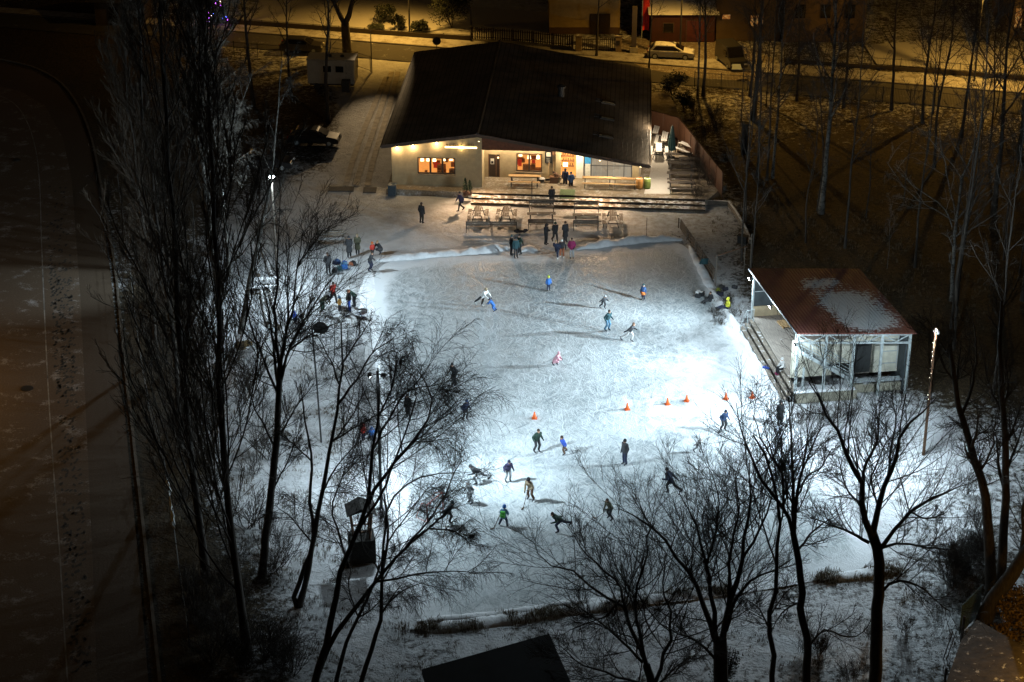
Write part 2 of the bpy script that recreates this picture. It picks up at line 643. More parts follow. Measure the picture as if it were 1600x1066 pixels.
traced('lt8b', (522, 1110), [([(526, 1066), (540, 1008), (560, 964), (582, 920), (600, 860)], .14, .04)], [
    ([(560, 964), (545, 920), (550, 880)], .05)],
    'weep', 23, 'thin birch stem at the bottom edge between the twin-stemmed birch and the curved one', autol=3, group=GL, dens=.7)
traced('lt6', (466, 946), [([(472, 935), (491, 837), (502, 777), (518, 689), (529, 628), (535, 560), (532, 505)], .18, .035),
                          ([(457, 940), (488, 848), (485, 777), (488, 722), (477, 660), (470, 600)], .15, .03)], [
    ([(529, 630), (559, 590), (581, 551), (616, 528)], .08), ([(520, 690), (550, 650), (575, 600)], .06),
    ([(500, 780), (525, 730), (560, 690)], .06), ([(488, 722), (465, 700), (440, 680)], .05),
    ([(530, 600), (515, 560), (495, 520)], .06), ([(533, 570), (560, 530), (580, 500)], .06),
    ([(488, 850), (455, 810), (430, 790)], .05), ([(518, 690), (600, 640), (650, 600)], .05)],
    'weep', 24, 'bare tree with two crossed stems beside the dark flat panel on its pole', group=GL, dens=.9)
traced('lt5', (409, 905), [([(411, 887), (422, 777), (433, 680), (437, 575)], .25, .16)], [
    ([(434, 600), (430, 567), (422, 512), (418, 473), (401, 425)], .1), ([(437, 590), (440, 560), (446, 512), (450, 425), (446, 380)], .11),
    ([(438, 600), (450, 552), (469, 512), (497, 465), (525, 428)], .1), ([(436, 590), (438, 575), (430, 480), (434, 398), (438, 325)], .12),
    ([(440, 580), (454, 544), (481, 496), (516, 470)], .08), ([(438, 580), (442, 544), (457, 480), (465, 417), (475, 365)], .1),
    ([(432, 690), (460, 640), (490, 600)], .07), ([(430, 700), (400, 640), (380, 590)], .07),
    ([(436, 620), (410, 560), (390, 500), (385, 450)], .08), ([(424, 770), (450, 720), (465, 680)], .06),
    ([(452, 548), (490, 520), (540, 500)], .06), ([(465, 415), (490, 380), (520, 345)], .05)],
    'broad', 25, 'broad fan-crowned bare tree on the lit snow left of the rink', group=GL, dens=1.0)


# generic trees ------------------------------------------------------------------
_cache = {}


def auto_tree(base, top, kind, seed, label, r=.2, name='bare_tree', group=None, lean=(0, 0), dens=1.0, tm=None, tw=None, var=0, al=None):
    b = G(*base)
    Ht = hs(b, top)
    key = (kind, var, tm.name if tm else '', tw.name if tw else '', round(r, 2))
    if key not in _cache:
        H0 = 20.0
        _cache[key] = tree_meshes('%s%d' % (kind, len(_cache)), kind, 100 + seed, [straight(H0, lean, r, .5, seed)], H=H0, dens=dens, trunkmat=tm, twigmat=tw, autolimbs=al)
    s = Ht / 20.0
    rg = random.Random(seed)
    return plant_tree(name, _cache[key], b, label, group, rg.uniform(0, 6.28) if lean == (0, 0) else 0.0, s)


auto_tree((386, 1015), -70, 'poplar', 31, 'tall upright poplar nearest the bottom of the left tree belt', .12, 'poplar_tree', GL, var=0, dens=1.0)
auto_tree((322, 900), -160, 'poplar', 32, 'tall dense poplar in the middle of the dark left belt', .12, 'poplar_tree', GL, var=0)
auto_tree((283, 700), -110, 'poplar', 33, 'tall poplar standing behind two others in the dark left belt', .11, 'poplar_tree', GL, var=1)
auto_tree((245, 560), -60, 'poplar', 34, 'poplar closest to the dark sports field', .11, 'poplar_tree', GL, var=1)
auto_tree((345, 512), -25, 'birch', 36, 'white barked birch with straight pale trunk left of the leaning birch', .17, 'birch_tree', GL, var=0)
auto_tree((333, 400), -120, 'birch', 37, 'slim pale birch whose trunk rises between the poplars and the forked birch', .17, 'birch_tree', GL, var=1)
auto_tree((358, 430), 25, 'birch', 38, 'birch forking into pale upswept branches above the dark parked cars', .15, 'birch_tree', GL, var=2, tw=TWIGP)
b_ = G(376, 520)
_tp = [GY(376, 520, b_.y), GY(392, 430, b_.y), GY(410, 350, b_.y), GY(424, 280, b_.y), GY(432, 190, b_.y), GY(440, 95, b_.y)]
plant_tree('birch_tree', tree_meshes('leanbirch', 'birch', 39, [([tuple(p - b_) for p in _tp], .19, .03)], H=13, dens=.8, autolimbs=13), b_,
           'leaning birch with a lit pale trunk in front of the left lamp post', GL)
GF = 'bare trees by the far street'
auto_tree((513, 190), -90, 'thin', 40, 'dark straight tree standing in front of the white trailer', .24, 'bare_tree', GF, var=0)
b_ = G(543, 86)
plant_tree('bare_tree', tree_meshes('forktree', 'broad', 41, [([(0, 0, 0), (-.1, 0, 2), (-.15, 0, 3.3)], .5, .42)],
           [([(-.15, 0, 3.2), (-1, .3, 5), (-2.2, .5, 7.5), (-3, 0, 11)], .3, .05), ([(-.15, 0, 3.2), (.6, -.2, 5.2), (1.3, .3, 8), (1.6, 0, 12)], .33, .05)], H=9, autolimbs=0, dens=.9),
           b_, 'thick dark tree forking low beside the street behind the trailer', GF)
auto_tree((455, 150), -80, 'thin', 42, 'thin dark tree at the left end of the trailer', .2, 'bare_tree', GF, var=1)
auto_tree((396, 165), -120, 'thin', 43, 'dark tree farther left along the street behind the belt', .22, 'bare_tree', GF, var=1)
auto_tree((300, 120), -100, 'thin', 44, 'dark tree left of the lit christmas tree', .22, 'bare_tree', GF, var=0)
auto_tree((230, 165), -100, 'thin', 45, 'dark tree at the far corner of the sports field', .24, 'bare_tree', GF, var=0)
auto_tree((932, 88), -95, 'thin', 46, 'bare tree with slanting branches in front of the yellow house', .2, 'bare_tree', GF, var=2, al=9)
auto_tree((1014, 108), -85, 'thin', 47, 'slim dark tree just behind the right corner of the restaurant roof', .14, 'bare_tree', GF, var=3)
GP = 'park trees right of the restaurant'
for base, top, kd, sd, lab, r, nm, vr in [
    ((1090, 152), -90, 'birch', 50, 'birch beside the parked silver car, left end of the park', .16, 'birch_tree', 1),
    ((1099, 150), -120, 'thin', 51, 'dark tree almost touching the birch by the silver car', .2, 'bare_tree', 0),
    ((1177, 186), -100, 'thin', 52, 'thick dark trunk rising in front of the white van', .3, 'bare_tree', 4),
    ((1172, 150), -100, 'thin', 66, 'thinner dark trunk right behind the thick one before the van', .2, 'bare_tree', 1),
    ((1207, 278), -60, 'birch', 53, 'slanting pale birch standing between the wooden fence and the tallest park birch', .15, 'birch_tree', 3),
    ((1283, 333), -130, 'birch', 54, 'tallest pale birch in the middle of the park, mottled black and white', .19, 'birch_tree', 4),
    ((1245, 158), -90, 'thin', 55, 'dark tree against the street fence left of the tallest birch', .2, 'bare_tree', 0),
    ((1318, 168), -90, 'thin', 56, 'dark tree against the street fence right of the tallest birch', .2, 'bare_tree', 1),
    ((1393, 172), -90, 'thin', 57, 'dark tree casting a long shadow toward the middle of the park', .21, 'bare_tree', 2),
    ((1441, 192), -70, 'broad', 58, 'spreading dark tree by the fence in the right part of the park', .2, 'bare_tree', 0),
    ((1460, 262), -60, 'thin', 59, 'thin trunk standing left of the forked pale birch', .15, 'bare_tree', 3),
    ((1502, 215), -60, 'thin', 60, 'dark trunk behind the forked pale birch', .2, 'bare_tree', 1),
    ((1552, 335), -70, 'broad', 61, 'large dark tree at the right edge of the park', .22, 'bare_tree', 0),
    ((1592, 240), -70, 'broad', 62, 'dark tree cut by the right edge of the picture near the street', .22, 'bare_tree', 0),
    ((1598, 470), 120, 'broad', 63, 'dark tree cut by the right edge above the pavilion', .22, 'bare_tree', 0),
]:
    auto_tree(base, top, kd, sd, lab, r, nm, GP, var=vr)
rp = random.Random(12)
for i in range(22):
    x, y = rp.uniform(1130, 1600), rp.uniform(165, 430)
    if i > 12:
        x, y = rp.uniform(1420, 1600), rp.uniform(230, 640)
    auto_tree((x, y), rp.uniform(-120, 40) if y < 300 else rp.uniform(0, 200), 'thin', 70 + i, 'thin dark leafless tree in the unlit part of the park', .1, 'slim_tree', 'slim dark trees of the park', var=6 + i % 3)
b_ = G(1487, 470)
_l = lambda pp: [tuple(GY(x, y, b_.y) - b_) for x, y in pp]
plant_tree('birch_tree', tree_meshes('palefork', 'thin', 64, [(_l([(1487, 470), (1490, 400), (1494, 345)]), .16, .11)],
           [(_l([(1490, 370), (1505, 275), (1530, 205), (1550, 150), (1562, 110)]), .1, .02), (_l([(1488, 355), (1470, 320), (1440, 300), (1395, 260)]), .06, .02),
            (_l([(1490, 345), (1462, 330), (1420, 300), (1385, 255)]), .05, .02), (_l([(1493, 345), (1535, 300), (1560, 260)]), .06, .02),
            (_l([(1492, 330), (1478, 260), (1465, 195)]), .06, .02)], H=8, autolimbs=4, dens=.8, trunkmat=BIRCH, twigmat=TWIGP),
           b_, 'forked birch with bright bare white branches above the stage roof', GP)
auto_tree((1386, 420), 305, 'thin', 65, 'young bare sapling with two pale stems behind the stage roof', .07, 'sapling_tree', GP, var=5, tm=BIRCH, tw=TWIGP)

# bare shrubs ------------------------------------------------------------------
def shrub_meshes(seed, n=16, H=2.2):
    rng = np.random.default_rng(seed)
    st = np.c_[rng.normal(0, .25, (n, 2)), np.full(n, -.05)]
    di = np.c_[rng.normal(0, .45, (n, 2)), np.ones(n)]
    L = rng.uniform(.6, 1.1, n) * H
    P = grow(rng, st, di, L, 6, .03, .12)
    Rr = radii(rng.uniform(.014, .028, n), np.full(n, .008), 6)
    a = tubes(P, Rr, 4)
    parts = []
    lev = (P, Rr, L)
    for C, rt, er in ((7, .45, .006), (6, .5, .005)):
        s2, d2, l2, r2 = spawn(rng, lev[0], lev[1], lev[2], C, .15, 1, .6, .2, rt, .4, .007)
        p2 = grow(rng, s2, d2, l2, 4, .04, .15)
        q2 = radii(np.minimum(r2, .012), np.full(len(r2), er), 4)
        parts.append(tubes(p2, q2, 3))
        lev = (p2, q2, l2)
    return np_mesh('shrub_stem', [a], BARK), np_mesh('shrub_crown', parts, TWIG)


SHR = [shrub_meshes(300 + i) for i in range(3)]


def shrub(px, py, h, label, seed, group):
    t = thing('bare_shrub', label, 'shrub', G(px, py), seed * 1.7, group)
    t.scale = (h / 2.2,) * 3
    a, b = SHR[seed % 3]
    link('stem', a, t)
    link('twigs', b, t)
    return t


rs = random.Random(5)
LBL_L = 'leafless shrub in the dark undergrowth of the left tree belt'
for i in range(46):
    y = rs.uniform(430, 1060)
    x = 285 + (y - 430) * .13 + rs.uniform(-55, 95 if y > 560 else 30)
    shrub(x, y, rs.uniform(1.4, 3.0), LBL_L, i, 'leafless shrubs of the left belt')
for i in range(16):
    shrub(rs.uniform(1468, 1545), rs.uniform(770, 930), rs.uniform(1.0, 2.2), 'leafless shrub on the snow beside the two trunks at the right edge', i, 'leafless shrubs at the right edge')
for i, (x, y) in enumerate([(1262, 652), (1285, 655), (1310, 652), (1332, 650), (1250, 662), (1298, 662)]):
    shrub(x, y, 1.3, 'dry stalky shrub against the concrete base of the stage', i, 'dry shrubs at the stage base')
for i in range(12):
    shrub(rs.uniform(1075, 1130), rs.uniform(180, 330), rs.uniform(1.4, 2.6), 'leafless shrub in the dark strip right of the brown fence', i + 2, 'leafless shrubs behind the brown fence')
for i in range(14):
    shrub(rs.uniform(1240, 1560), rs.uniform(950, 1064), rs.uniform(.8, 1.6), 'low leafless shrub on the snow at the bottom right', i + 1, 'low shrubs at the bottom right')
for i in range(12):
    shrub(rs.uniform(1112, 1166), rs.uniform(452, 520), rs.uniform(.5, .9), 'low dark twiggy shrub at the far corner of the stage', i, 'low shrubs at the far stage corner')
for i, (x, y) in enumerate([(372, 560), (392, 540), (362, 575)]):
    shrub(x, y, 1.3, 'brown leafless shrub at the foot of the leaning birch', i, 'shrubs at the leaning birch')
# ------------------------------------------------------------------ people
JK, TR, SK, GL_, BT, EY = range(6)


def capsule(mb, p, q, r1, r2, n=10):
    p, q = Vector(p), Vector(q)
    t = q - p
    if t.length < 1e-4:
        t = Vector((0, 0, 1e-3))
        q = p + t
    d = t.normalized()
    pts, rad = [], []
    for a in (-1.0, -.72, -.3):
        pts.append(p + d * (r1 * a))
        rad.append(max(.02 * r1, r1 * math.sqrt(max(0, 1 - a * a))))
    for f_ in (0, .5, 1):
        pts.append(p + t * f_)
        rad.append(r1 + (r2 - r1) * f_)
    for a in (.3, .72, 1.0):
        pts.append(q + d * (r2 * a))
        rad.append(max(.02 * r2, r2 * math.sqrt(max(0, 1 - a * a))))
    mb.tube(pts, rad, n)


def V3(*a):
    return Vector(a)


POSES = {}


def pose(name, pel, chest, head, kL, aL, kR, aR, eL, wL, eR, wR, kid=False, coat=False, look=(0, -1, 0), toe=None, shw=.18, slim=False):
    POSES[name] = dict(pel=V3(*pel), chest=V3(*chest), head=V3(*head), kL=V3(*kL), aL=V3(*aL), kR=V3(*kR), aR=V3(*aR),
                       eL=V3(*eL), wL=V3(*wL), eR=V3(*eR), wR=V3(*wR), kid=kid, coat=coat, look=V3(*look), toe=toe, shw=shw, slim=slim)


# forward is -y, x to the side; adult of 1.75 m
pose('stand', (0, 0, .93), (0, -.01, 1.36), (0, -.03, 1.62), (.1, -.02, .5), (.12, .02, .08), (-.1, -.02, .5), (-.11, .02, .08),
     (.25, .03, 1.12), (.24, -.08, .88), (-.25, .03, 1.12), (-.24, -.08, .88))
pose('pockets', (0, 0, .93), (0, .01, 1.36), (0, -.02, 1.62), (.1, -.03, .5), (.14, .02, .08), (-.1, -.01, .5), (-.1, .03, .08),
     (.29, .06, 1.13), (.2, -.1, .95), (-.29, .06, 1.13), (-.2, -.1, .95))
pose('coat', (0, 0, .93), (0, 0, 1.36), (0, -.03, 1.62), (.09, -.02, .5), (.1, .02, .08), (-.09, -.02, .5), (-.1, .02, .08),
     (.24, .03, 1.12), (.17, -.16, 1.0), (-.24, .03, 1.12), (-.17, -.16, 1.0), coat=True)
pose('phone', (0, 0, .93), (0, 0, 1.36), (0, -.07, 1.6), (.1, -.02, .5), (.12, .02, .08), (-.1, -.02, .5), (-.11, .02, .08),
     (.25, -.02, 1.13), (.08, -.27, 1.2), (-.25, -.02, 1.13), (-.08, -.27, 1.2), look=(0, -1, -.6))
pose('walk', (0, 0, .91), (0, -.05, 1.34), (0, -.09, 1.6), (.1, -.2, .52), (.1, -.28, .1), (-.1, .03, .48), (-.1, .34, .13),
     (.25, .12, 1.13), (.22, .1, .88), (-.25, -.12, 1.13), (-.2, -.3, .95))
pose('skate', (0, .02, .85), (0, -.2, 1.24), (0, -.3, 1.48), (.11, -.2, .5), (.1, -.08, .08), (-.14, .22, .52), (-.3, .62, .24),
     (.3, -.02, 1.03), (.34, -.28, .96), (-.3, .05, 1.02), (-.34, .25, .88))
pose('glide', (0, .03, .87), (0, -.12, 1.28), (0, -.19, 1.53), (.13, -.13, .49), (.15, .02, .08), (-.13, -.1, .49), (-.16, .08, .08),
     (.29, .03, 1.06), (.32, -.16, .9), (-.29, .03, 1.06), (-.32, -.16, .9))
pose('lunge', (0, .05, .8), (.02, -.34, 1.1), (.03, -.5, 1.27), (.13, -.28, .52), (.12, -.12, .08), (-.12, .36, .5), (-.16, .82, .3),
     (.3, -.3, .88), (.3, -.54, .84), (-.28, -.12, .9), (-.3, .14, .82))
pose('hockey', (0, .04, .86), (0, -.2, 1.24), (0, -.3, 1.47), (.16, -.15, .48), (.2, .02, .08), (-.14, -.1, .48), (-.2, .1, .08),
     (.27, -.2, 1.0), (.12, -.42, .9), (-.27, -.16, 1.0), (-.2, -.38, .72))
pose('push', (0, .12, .86), (0, -.15, 1.24), (0, -.24, 1.5), (.1, .18, .5), (.08, .3, .1), (-.1, .44, .56), (-.12, .82, .2),
     (.22, -.4, 1.06), (.15, -.6, .95), (-.22, -.4, 1.06), (-.15, -.6, .95))
pose('bend', (0, .08, .88), (0, -.26, 1.18), (0, -.45, 1.3), (.11, .02, .47), (.12, .04, .08), (-.11, .02, .47), (-.12, .06, .08),
     (.22, -.4, .96), (.12, -.52, .76), (-.22, -.4, .96), (-.12, -.52, .76), look=(0, -.7, -.7))
pose('sitedge', (0, .1, .1), (0, .0, .52), (0, -.06, .78), (.1, -.34, .12), (.12, -.42, -.3), (-.1, -.34, .12), (-.12, -.4, -.3),
     (.24, -.08, .3), (.14, -.3, .2), (-.24, -.08, .3), (-.14, -.3, .2))
pose('sitground', (0, .1, .14), (0, .18, .56), (0, .12, .82), (.12, -.3, .3), (.14, -.68, .09), (-.12, -.32, .24), (-.16, -.72, .09),
     (.28, .2, .36), (.2, -.04, .34), (-.28, .24, .34), (-.22, .02, .3))
pose('crouch', (0, .14, .38), (0, -.1, .76), (0, -.2, 1.0), (.16, -.3, .5), (.13, .02, .08), (-.13, -.18, .3), (-.13, .26, .12),
     (.24, -.26, .6), (.1, -.42, .5), (-.24, -.26, .6), (-.1, -.42, .5))
pose('armsout', (0, 0, .92), (0, -.02, 1.35), (0, -.04, 1.61), (.14, -.05, .5), (.2, .02, .08), (-.14, -.05, .5), (-.2, .02, .08),
     (.44, 0, 1.26), (.66, -.06, 1.14), (-.44, 0, 1.26), (-.64, -.06, 1.16))
KID = dict(kid=True, shw=.17)
pose('kidstand', (0, 0, .88), (0, -.01, 1.28), (0, -.02, 1.56), (.1, -.02, .48), (.12, .02, .09), (-.1, -.02, .48), (-.12, .02, .09),
     (.27, .02, 1.07), (.29, -.08, .86), (-.27, .02, 1.07), (-.29, -.08, .86), **KID)
pose('kidskate', (0, .03, .82), (0, -.14, 1.18), (0, -.22, 1.44), (.13, -.15, .46), (.14, -.02, .09), (-.14, .1, .48), (-.24, .38, .14),
     (.32, -.06, .98), (.4, -.24, .9), (-.32, -.02, .98), (-.4, .1, .86), **KID)
pose('kidwide', (0, .03, .8), (0, -.1, 1.18), (0, -.16, 1.46), (.2, -.1, .46), (.33, .02, .09), (-.2, -.08, .46), (-.3, .05, .09),
     (.3, -.12, 1.0), (.16, -.34, .86), (-.3, -.12, 1.0), (-.22, -.34, .76), **KID)
pose('kidlean', (0, .16, .72), (0, -.18, 1.1), (0, -.34, 1.32), (.12, .1, .44), (.14, .34, .1), (-.12, .14, .44), (-.14, .44, .12),
     (.26, -.3, .92), (.22, -.5, .84), (-.26, -.3, .92), (-.22, -.5, .84), **KID)
pose('kidsit', (0, .08, .16), (0, .1, .58), (0, .04, .86), (.12, -.3, .26), (.15, -.62, .1), (-.12, -.3, .26), (-.15, -.62, .1),
     (.28, .0, .4), (.2, -.24, .34), (-.28, .0, .4), (-.2, -.24, .34), **KID)
_bodies = {}


def hand(prims, e, w, side, cat):
    d = (w - e).normalized()
    up = V3(0, 0, 1)
    s = d.cross(up)
    s = s.normalized() if s.length > .05 else V3(1, 0, 0)
    inw = V3(-side, -.3, 0)
    inw = (inw - d * inw.dot(d)).normalized()
    lat = d.cross(inw).normalized()
    c = w + d * .045
    prims.append((w + d * .0, w + d * .085, .034, .036, cat))
    for k, (o, ln) in enumerate(((-.034, .06), (-.012, .074), (.011, .07), (.033, .055))):
        a = w + d * .09 + lat * o
        b = a + d * ln * .55 + inw * .012
        cc = b + d * ln * .35 + inw * .03
        prims.append((a, b, .0125, .0115, cat))
        prims.append((b, cc, .0115, .0105, cat))
    a = w + d * .03 - lat * .034
    prims.append((a, a + d * .04 - lat * .03 + inw * .02, .014, .0115, cat))


def body(name):
    if name in _bodies:
        return _bodies[name]
    J = POSES[name]
    P = []
    k = 1.12 if J['kid'] else 1.0
    pel, ch, hd = J['pel'], J['chest'], J['head']
    lat = V3(1, 0, 0)
    hL, hR = pel + lat * .095, pel - lat * .095
    up = (ch - pel).normalized()
    sh = ch + up * .06
    sL, sR = sh + lat * J['shw'], sh - lat * J['shw']
    jr = .146 * k
    for sx in (-1, 1):
        P.append((pel + lat * .055 * sx, ch + lat * .065 * sx, jr * .96, jr * 1.06, JK))
    P.append((sL, sR, .09, .09, JK))
    P.append((pel - up * .08 + lat * .07, pel - up * .08 - lat * .07, .125 * k, .125 * k, JK))
    P.append((hL - up * .06, hR - up * .06, .11, .11, TR))
    if J['coat']:
        for sx in (-1, 1):
            P.append((pel + lat * .05 * sx, pel + V3(.06 * sx, 0, -.42), .15, .185, JK))
    P.append((ch + up * .1, hd - V3(0, 0, .06), .066, .056, JK))
    hs_ = 1.22 if J['kid'] else 1.0
    lk_ = J['look'].normalized()
    rt = V3(1, 0, 0)
    hu = rt.cross(lk_) * -1
    if hu.z < 0:
        hu = -hu
    P.append((hd - hu * .03 * hs_ + lk_ * .01, hd + hu * .035 * hs_, .079 * hs_, .09 * hs_, SK))
    P.append((hd - hu * .075 * hs_ + lk_ * .04 * hs_, hd - hu * .06 * hs_, .045 * hs_, .05 * hs_, SK))
    P.append((hd + lk_ * .082 * hs_ + hu * .01, hd + lk_ * .102 * hs_ - hu * .03, .013, .018, SK))
    for sx in (-1, 1):
        e = hd + rt * .034 * hs_ * sx + lk_ * .076 * hs_ + hu * .012
        P.append((e, e + rt * .004 * sx, .0135, .0135, EY))
        e = hd + rt * .088 * hs_ * sx
        P.append((e + hu * .015, e - hu * .02, .018, .015, SK))
    e = hd + lk_ * .083 * hs_ - hu * .06 * hs_
    P.append((e - rt * .02, e + rt * .02, .010, .010, EY))
    for s, sh_, el, wr in ((1, sL, J['eL'], J['wL']), (-1, sR, J['eR'], J['wR'])):
        P.append((sh_, el, .086 * k, .072 * k, JK))
        P.append((el, wr, .072 * k, .054 * k, JK))
        hand(P, el, wr, s, GL_)
    for h_, kn, an in ((hL, J['kL'], J['aL']), (hR, J['kR'], J['aR'])):
        P.append((h_, kn, .112 * k, .085 * k, TR))
        P.append((kn, an + V3(0, 0, .04), .085 * k, .068 * k, TR))
        sh2 = (an - kn).normalized()
        fw = V3(0, -1, 0)
        t = (fw - sh2 * fw.dot(sh2) * .85)
        if an.z > .18 and an.y > .2:
            t = V3(0, -.8, -.6)
        t.normalize()
        P.append((an + V3(0, .02, .06), an - V3(0, 0, .01), .07, .066, BT))
        P.append((an - V3(0, 0, .025) - t * .03, an - V3(0, 0, .035) + t * .16, .056, .048, BT))
    mb = MB()
    for a, b, r1, r2, c in P:
        capsule(mb, a, b, r1, r2)
    me = bpy.data.meshes.new('body_raw')
    me.from_pydata([tuple(v) for v in mb.v], [], mb.f)
    bm = bmesh.new()
    bm.from_mesh(me)
    bmesh.ops.recalc_face_normals(bm, faces=bm.faces)
    bm.to_mesh(me)
    bm.free()
    o = bpy.data.objects.new('body_raw', me)
    COL.objects.link(o)
    md = o.modifiers.new('r', 'REMESH')
    md.mode = 'VOXEL'
    md.voxel_size = .0105
    md.use_smooth_shade = True
    dg = bpy.context.evaluated_depsgraph_get()
    out = bpy.data.meshes.new_from_object(o.evaluated_get(dg))
    bpy.data.objects.remove(o)
    out.name = 'person_' + name
    n = len(out.polygons)
    cen = np.empty(n * 3, np.float32)
    out.polygons.foreach_get('center', cen)
    cen = cen.reshape(-1, 3)
    best = np.full(n, 9e9)
    cat = np.zeros(n, np.int32)
    for a, b, r1, r2, c in P:
        a, b = np.array(a), np.array(b)
        ab = b - a
        t = np.clip(((cen - a) @ ab) / max(ab @ ab, 1e-9), 0, 1)
        d = np.linalg.norm(cen - (a + t[:, None] * ab), axis=1) - (r1 + (r2 - r1) * t)
        if c == EY:
            d -= .003
        m = d < best
        best[m] = d[m]
        cat[m] = c
    out.materials.clear()
    for m in (None,) * 6:
        out.materials.append(CLOTH['black'])
    out.polygons.foreach_set('material_index', cat)
    out.update()
    zmin = min(v.co.z for v in out.vertices)
    _bodies[name] = (out, zmin)
    return _bodies[name]


CC = dict(black=(.016, .017, .02), charcoal=(.035, .037, .042), navy=(.018, .026, .06), teal=(.016, .055, .065), olive=(.075, .075, .045), camel=(.3, .24, .15),
          blue=(.03, .13, .4), royal=(.03, .085, .42), red=(.5, .045, .03), orange=(.6, .16, .03), magenta=(.27, .022, .1), grey=(.3, .31, .32), lgrey=(.5, .5, .5),
          white=(.75, .75, .74), brown=(.11, .06, .035), mustard=(.42, .22, .05), green=(.08, .4, .06), dgreen=(.02, .05, .036), yellow=(.6, .6, .05), lime=(.42, .5, .06),
          purple=(.05, .045, .11), pink=(.62, .34, .4), skin=(.5, .3, .21), hair=(.05, .03, .02), fair=(.3, .2, .1), sky=(.09, .2, .3), rust=(.35, .12, .06), dblue=(.03, .07, .17))
CLOTH = {k: M('cloth_' + k, v, .85, .25, 14) for k, v in CC.items()}
EYE = M('eye_dark', (.03, .02, .02), .4)
STEEL = M('skate_steel', (.5, .5, .52), .3, .1, metal=1)


def head_mesh(kind):
    mb = MB()
    if kind == 'beanie':
        mb.ell((0, .005, .0), (.105, .115, .15), 14, 6, z0=0.0)
        mb.lathe([(.106, -.03), (.116, -.028), (.116, .02), (.106, .025)], 14)
    elif kind == 'pompom':
        mb.ell((0, .005, .0), (.107, .117, .15), 14, 6, z0=0.0)
        mb.lathe([(.108, -.03), (.118, -.028), (.118, .02), (.108, .025)], 14)
        mb.ell((0, .01, .175), (.04, .04, .04), 10, 6)
    elif kind == 'helmet':
        mb.ell((0, .015, -.005), (.125, .15, .16), 16, 7, z0=-.05)
        mb.box((0, .03, .155), (.03, .2, .02))
        mb.box((.06, .03, .14), (.02, .18, .02))
        mb.box((-.06, .03, .14), (.02, .18, .02))
        mb.tube([(.11, -.02, -.03), (.08, -.06, -.12), (-.08, -.06, -.12), (-.11, -.02, -.03)], .008, 6)
    elif kind == 'hood':
        mb.ell((0, .035, .0), (.125, .125, .15), 16, 10)
        mb.ell((0, .03, -.12), (.12, .11, .08), 14, 6)
        mb.tube([(.08 * math.cos(a), -.075, .02 + .11 * math.sin(a)) for a in np.linspace(-.9, math.pi + .9, 12)], .02, 6)
    elif kind == 'hair':
        mb.ell((0, .02, .02), (.098, .11, .12), 14, 8, z0=-.3)
        mb.ell((0, .075, -.03), (.08, .04, .1), 12, 6)
    elif kind == 'longhair':
        mb.ell((0, .02, .02), (.1, .112, .12), 14, 8, z0=-.3)
        mb.ell((0, .085, -.14), (.095, .045, .2), 12, 8)
    me = mb.build('h', CLOTH['black'], smooth=True)
    d = me.data
    d.name = kind
    bpy.data.objects.remove(me)
    return d


HM = {}


def blade_mesh():
    mb = MB()
    mb.box((0, -.05, .012), (.006, .3, .024))
    mb.box((0, .03, .045), (.014, .03, .045))
    mb.box((0, -.12, .045), (.014, .03, .045))
    o = mb.build('blade', STEEL)
    d = o.data
    bpy.data.objects.remove(o)
    return d


BLADE = blade_mesh()


def person(px, py, h, ps, rot, jk, tr, head, label, skates=False, gl='black', bt='charcoal', group=None, z=0.0, scarf=None, at=None):
    me, zmin = body(ps)
    J = POSES[ps]
    loc = at if at is not None else G(px, py, z)
    t = thing('person', label, 'person', loc, R(rot), group)
    s = h / 1.75
    t.scale = (s, s, s)
    lift = .07 if skates else 0
    off = V3(0, 0, -zmin + lift) if ps != 'sitedge' else V3(0, 0, 0)
    o = link('body', me, t, off)
    for i, c in enumerate((jk, tr, 'skin', gl, bt, None)):
        sl = o.material_slots[i]
        sl.link = 'OBJECT'
        sl.material = CLOTH[c] if c else EYE
    if head:
        kind, col = head
        if kind not in HM:
            HM[kind] = head_mesh(kind)
        k = 1.22 if J['kid'] else 1.0
        hat = link({'beanie': 'hat', 'pompom': 'hat', 'helmet': 'helmet', 'hood': 'hood', 'hair': 'hair', 'longhair': 'hair'}[kind], HM[kind], t, J['head'] + off + V3(0, 0, .03 * k))
        hat.scale = (k, k, k)
        l = J['look']
        hat.rotation_euler = (math.atan2(-l.z, -l.y) if l.z else 0, 0, 0)
        hat.material_slots[0].link = 'OBJECT'
        hat.material_slots[0].material = CLOTH[col]
    if skates:
        for a in ('aL', 'aR'):
            p = J[a] + off
            b = link('skate_blade', BLADE, t, (p.x, p.y, p.z - .145 if p.z < .4 else p.z - .14))
            if J[a].z > .18:
                b.rotation_euler = (R(30), 0, 0)
    return t


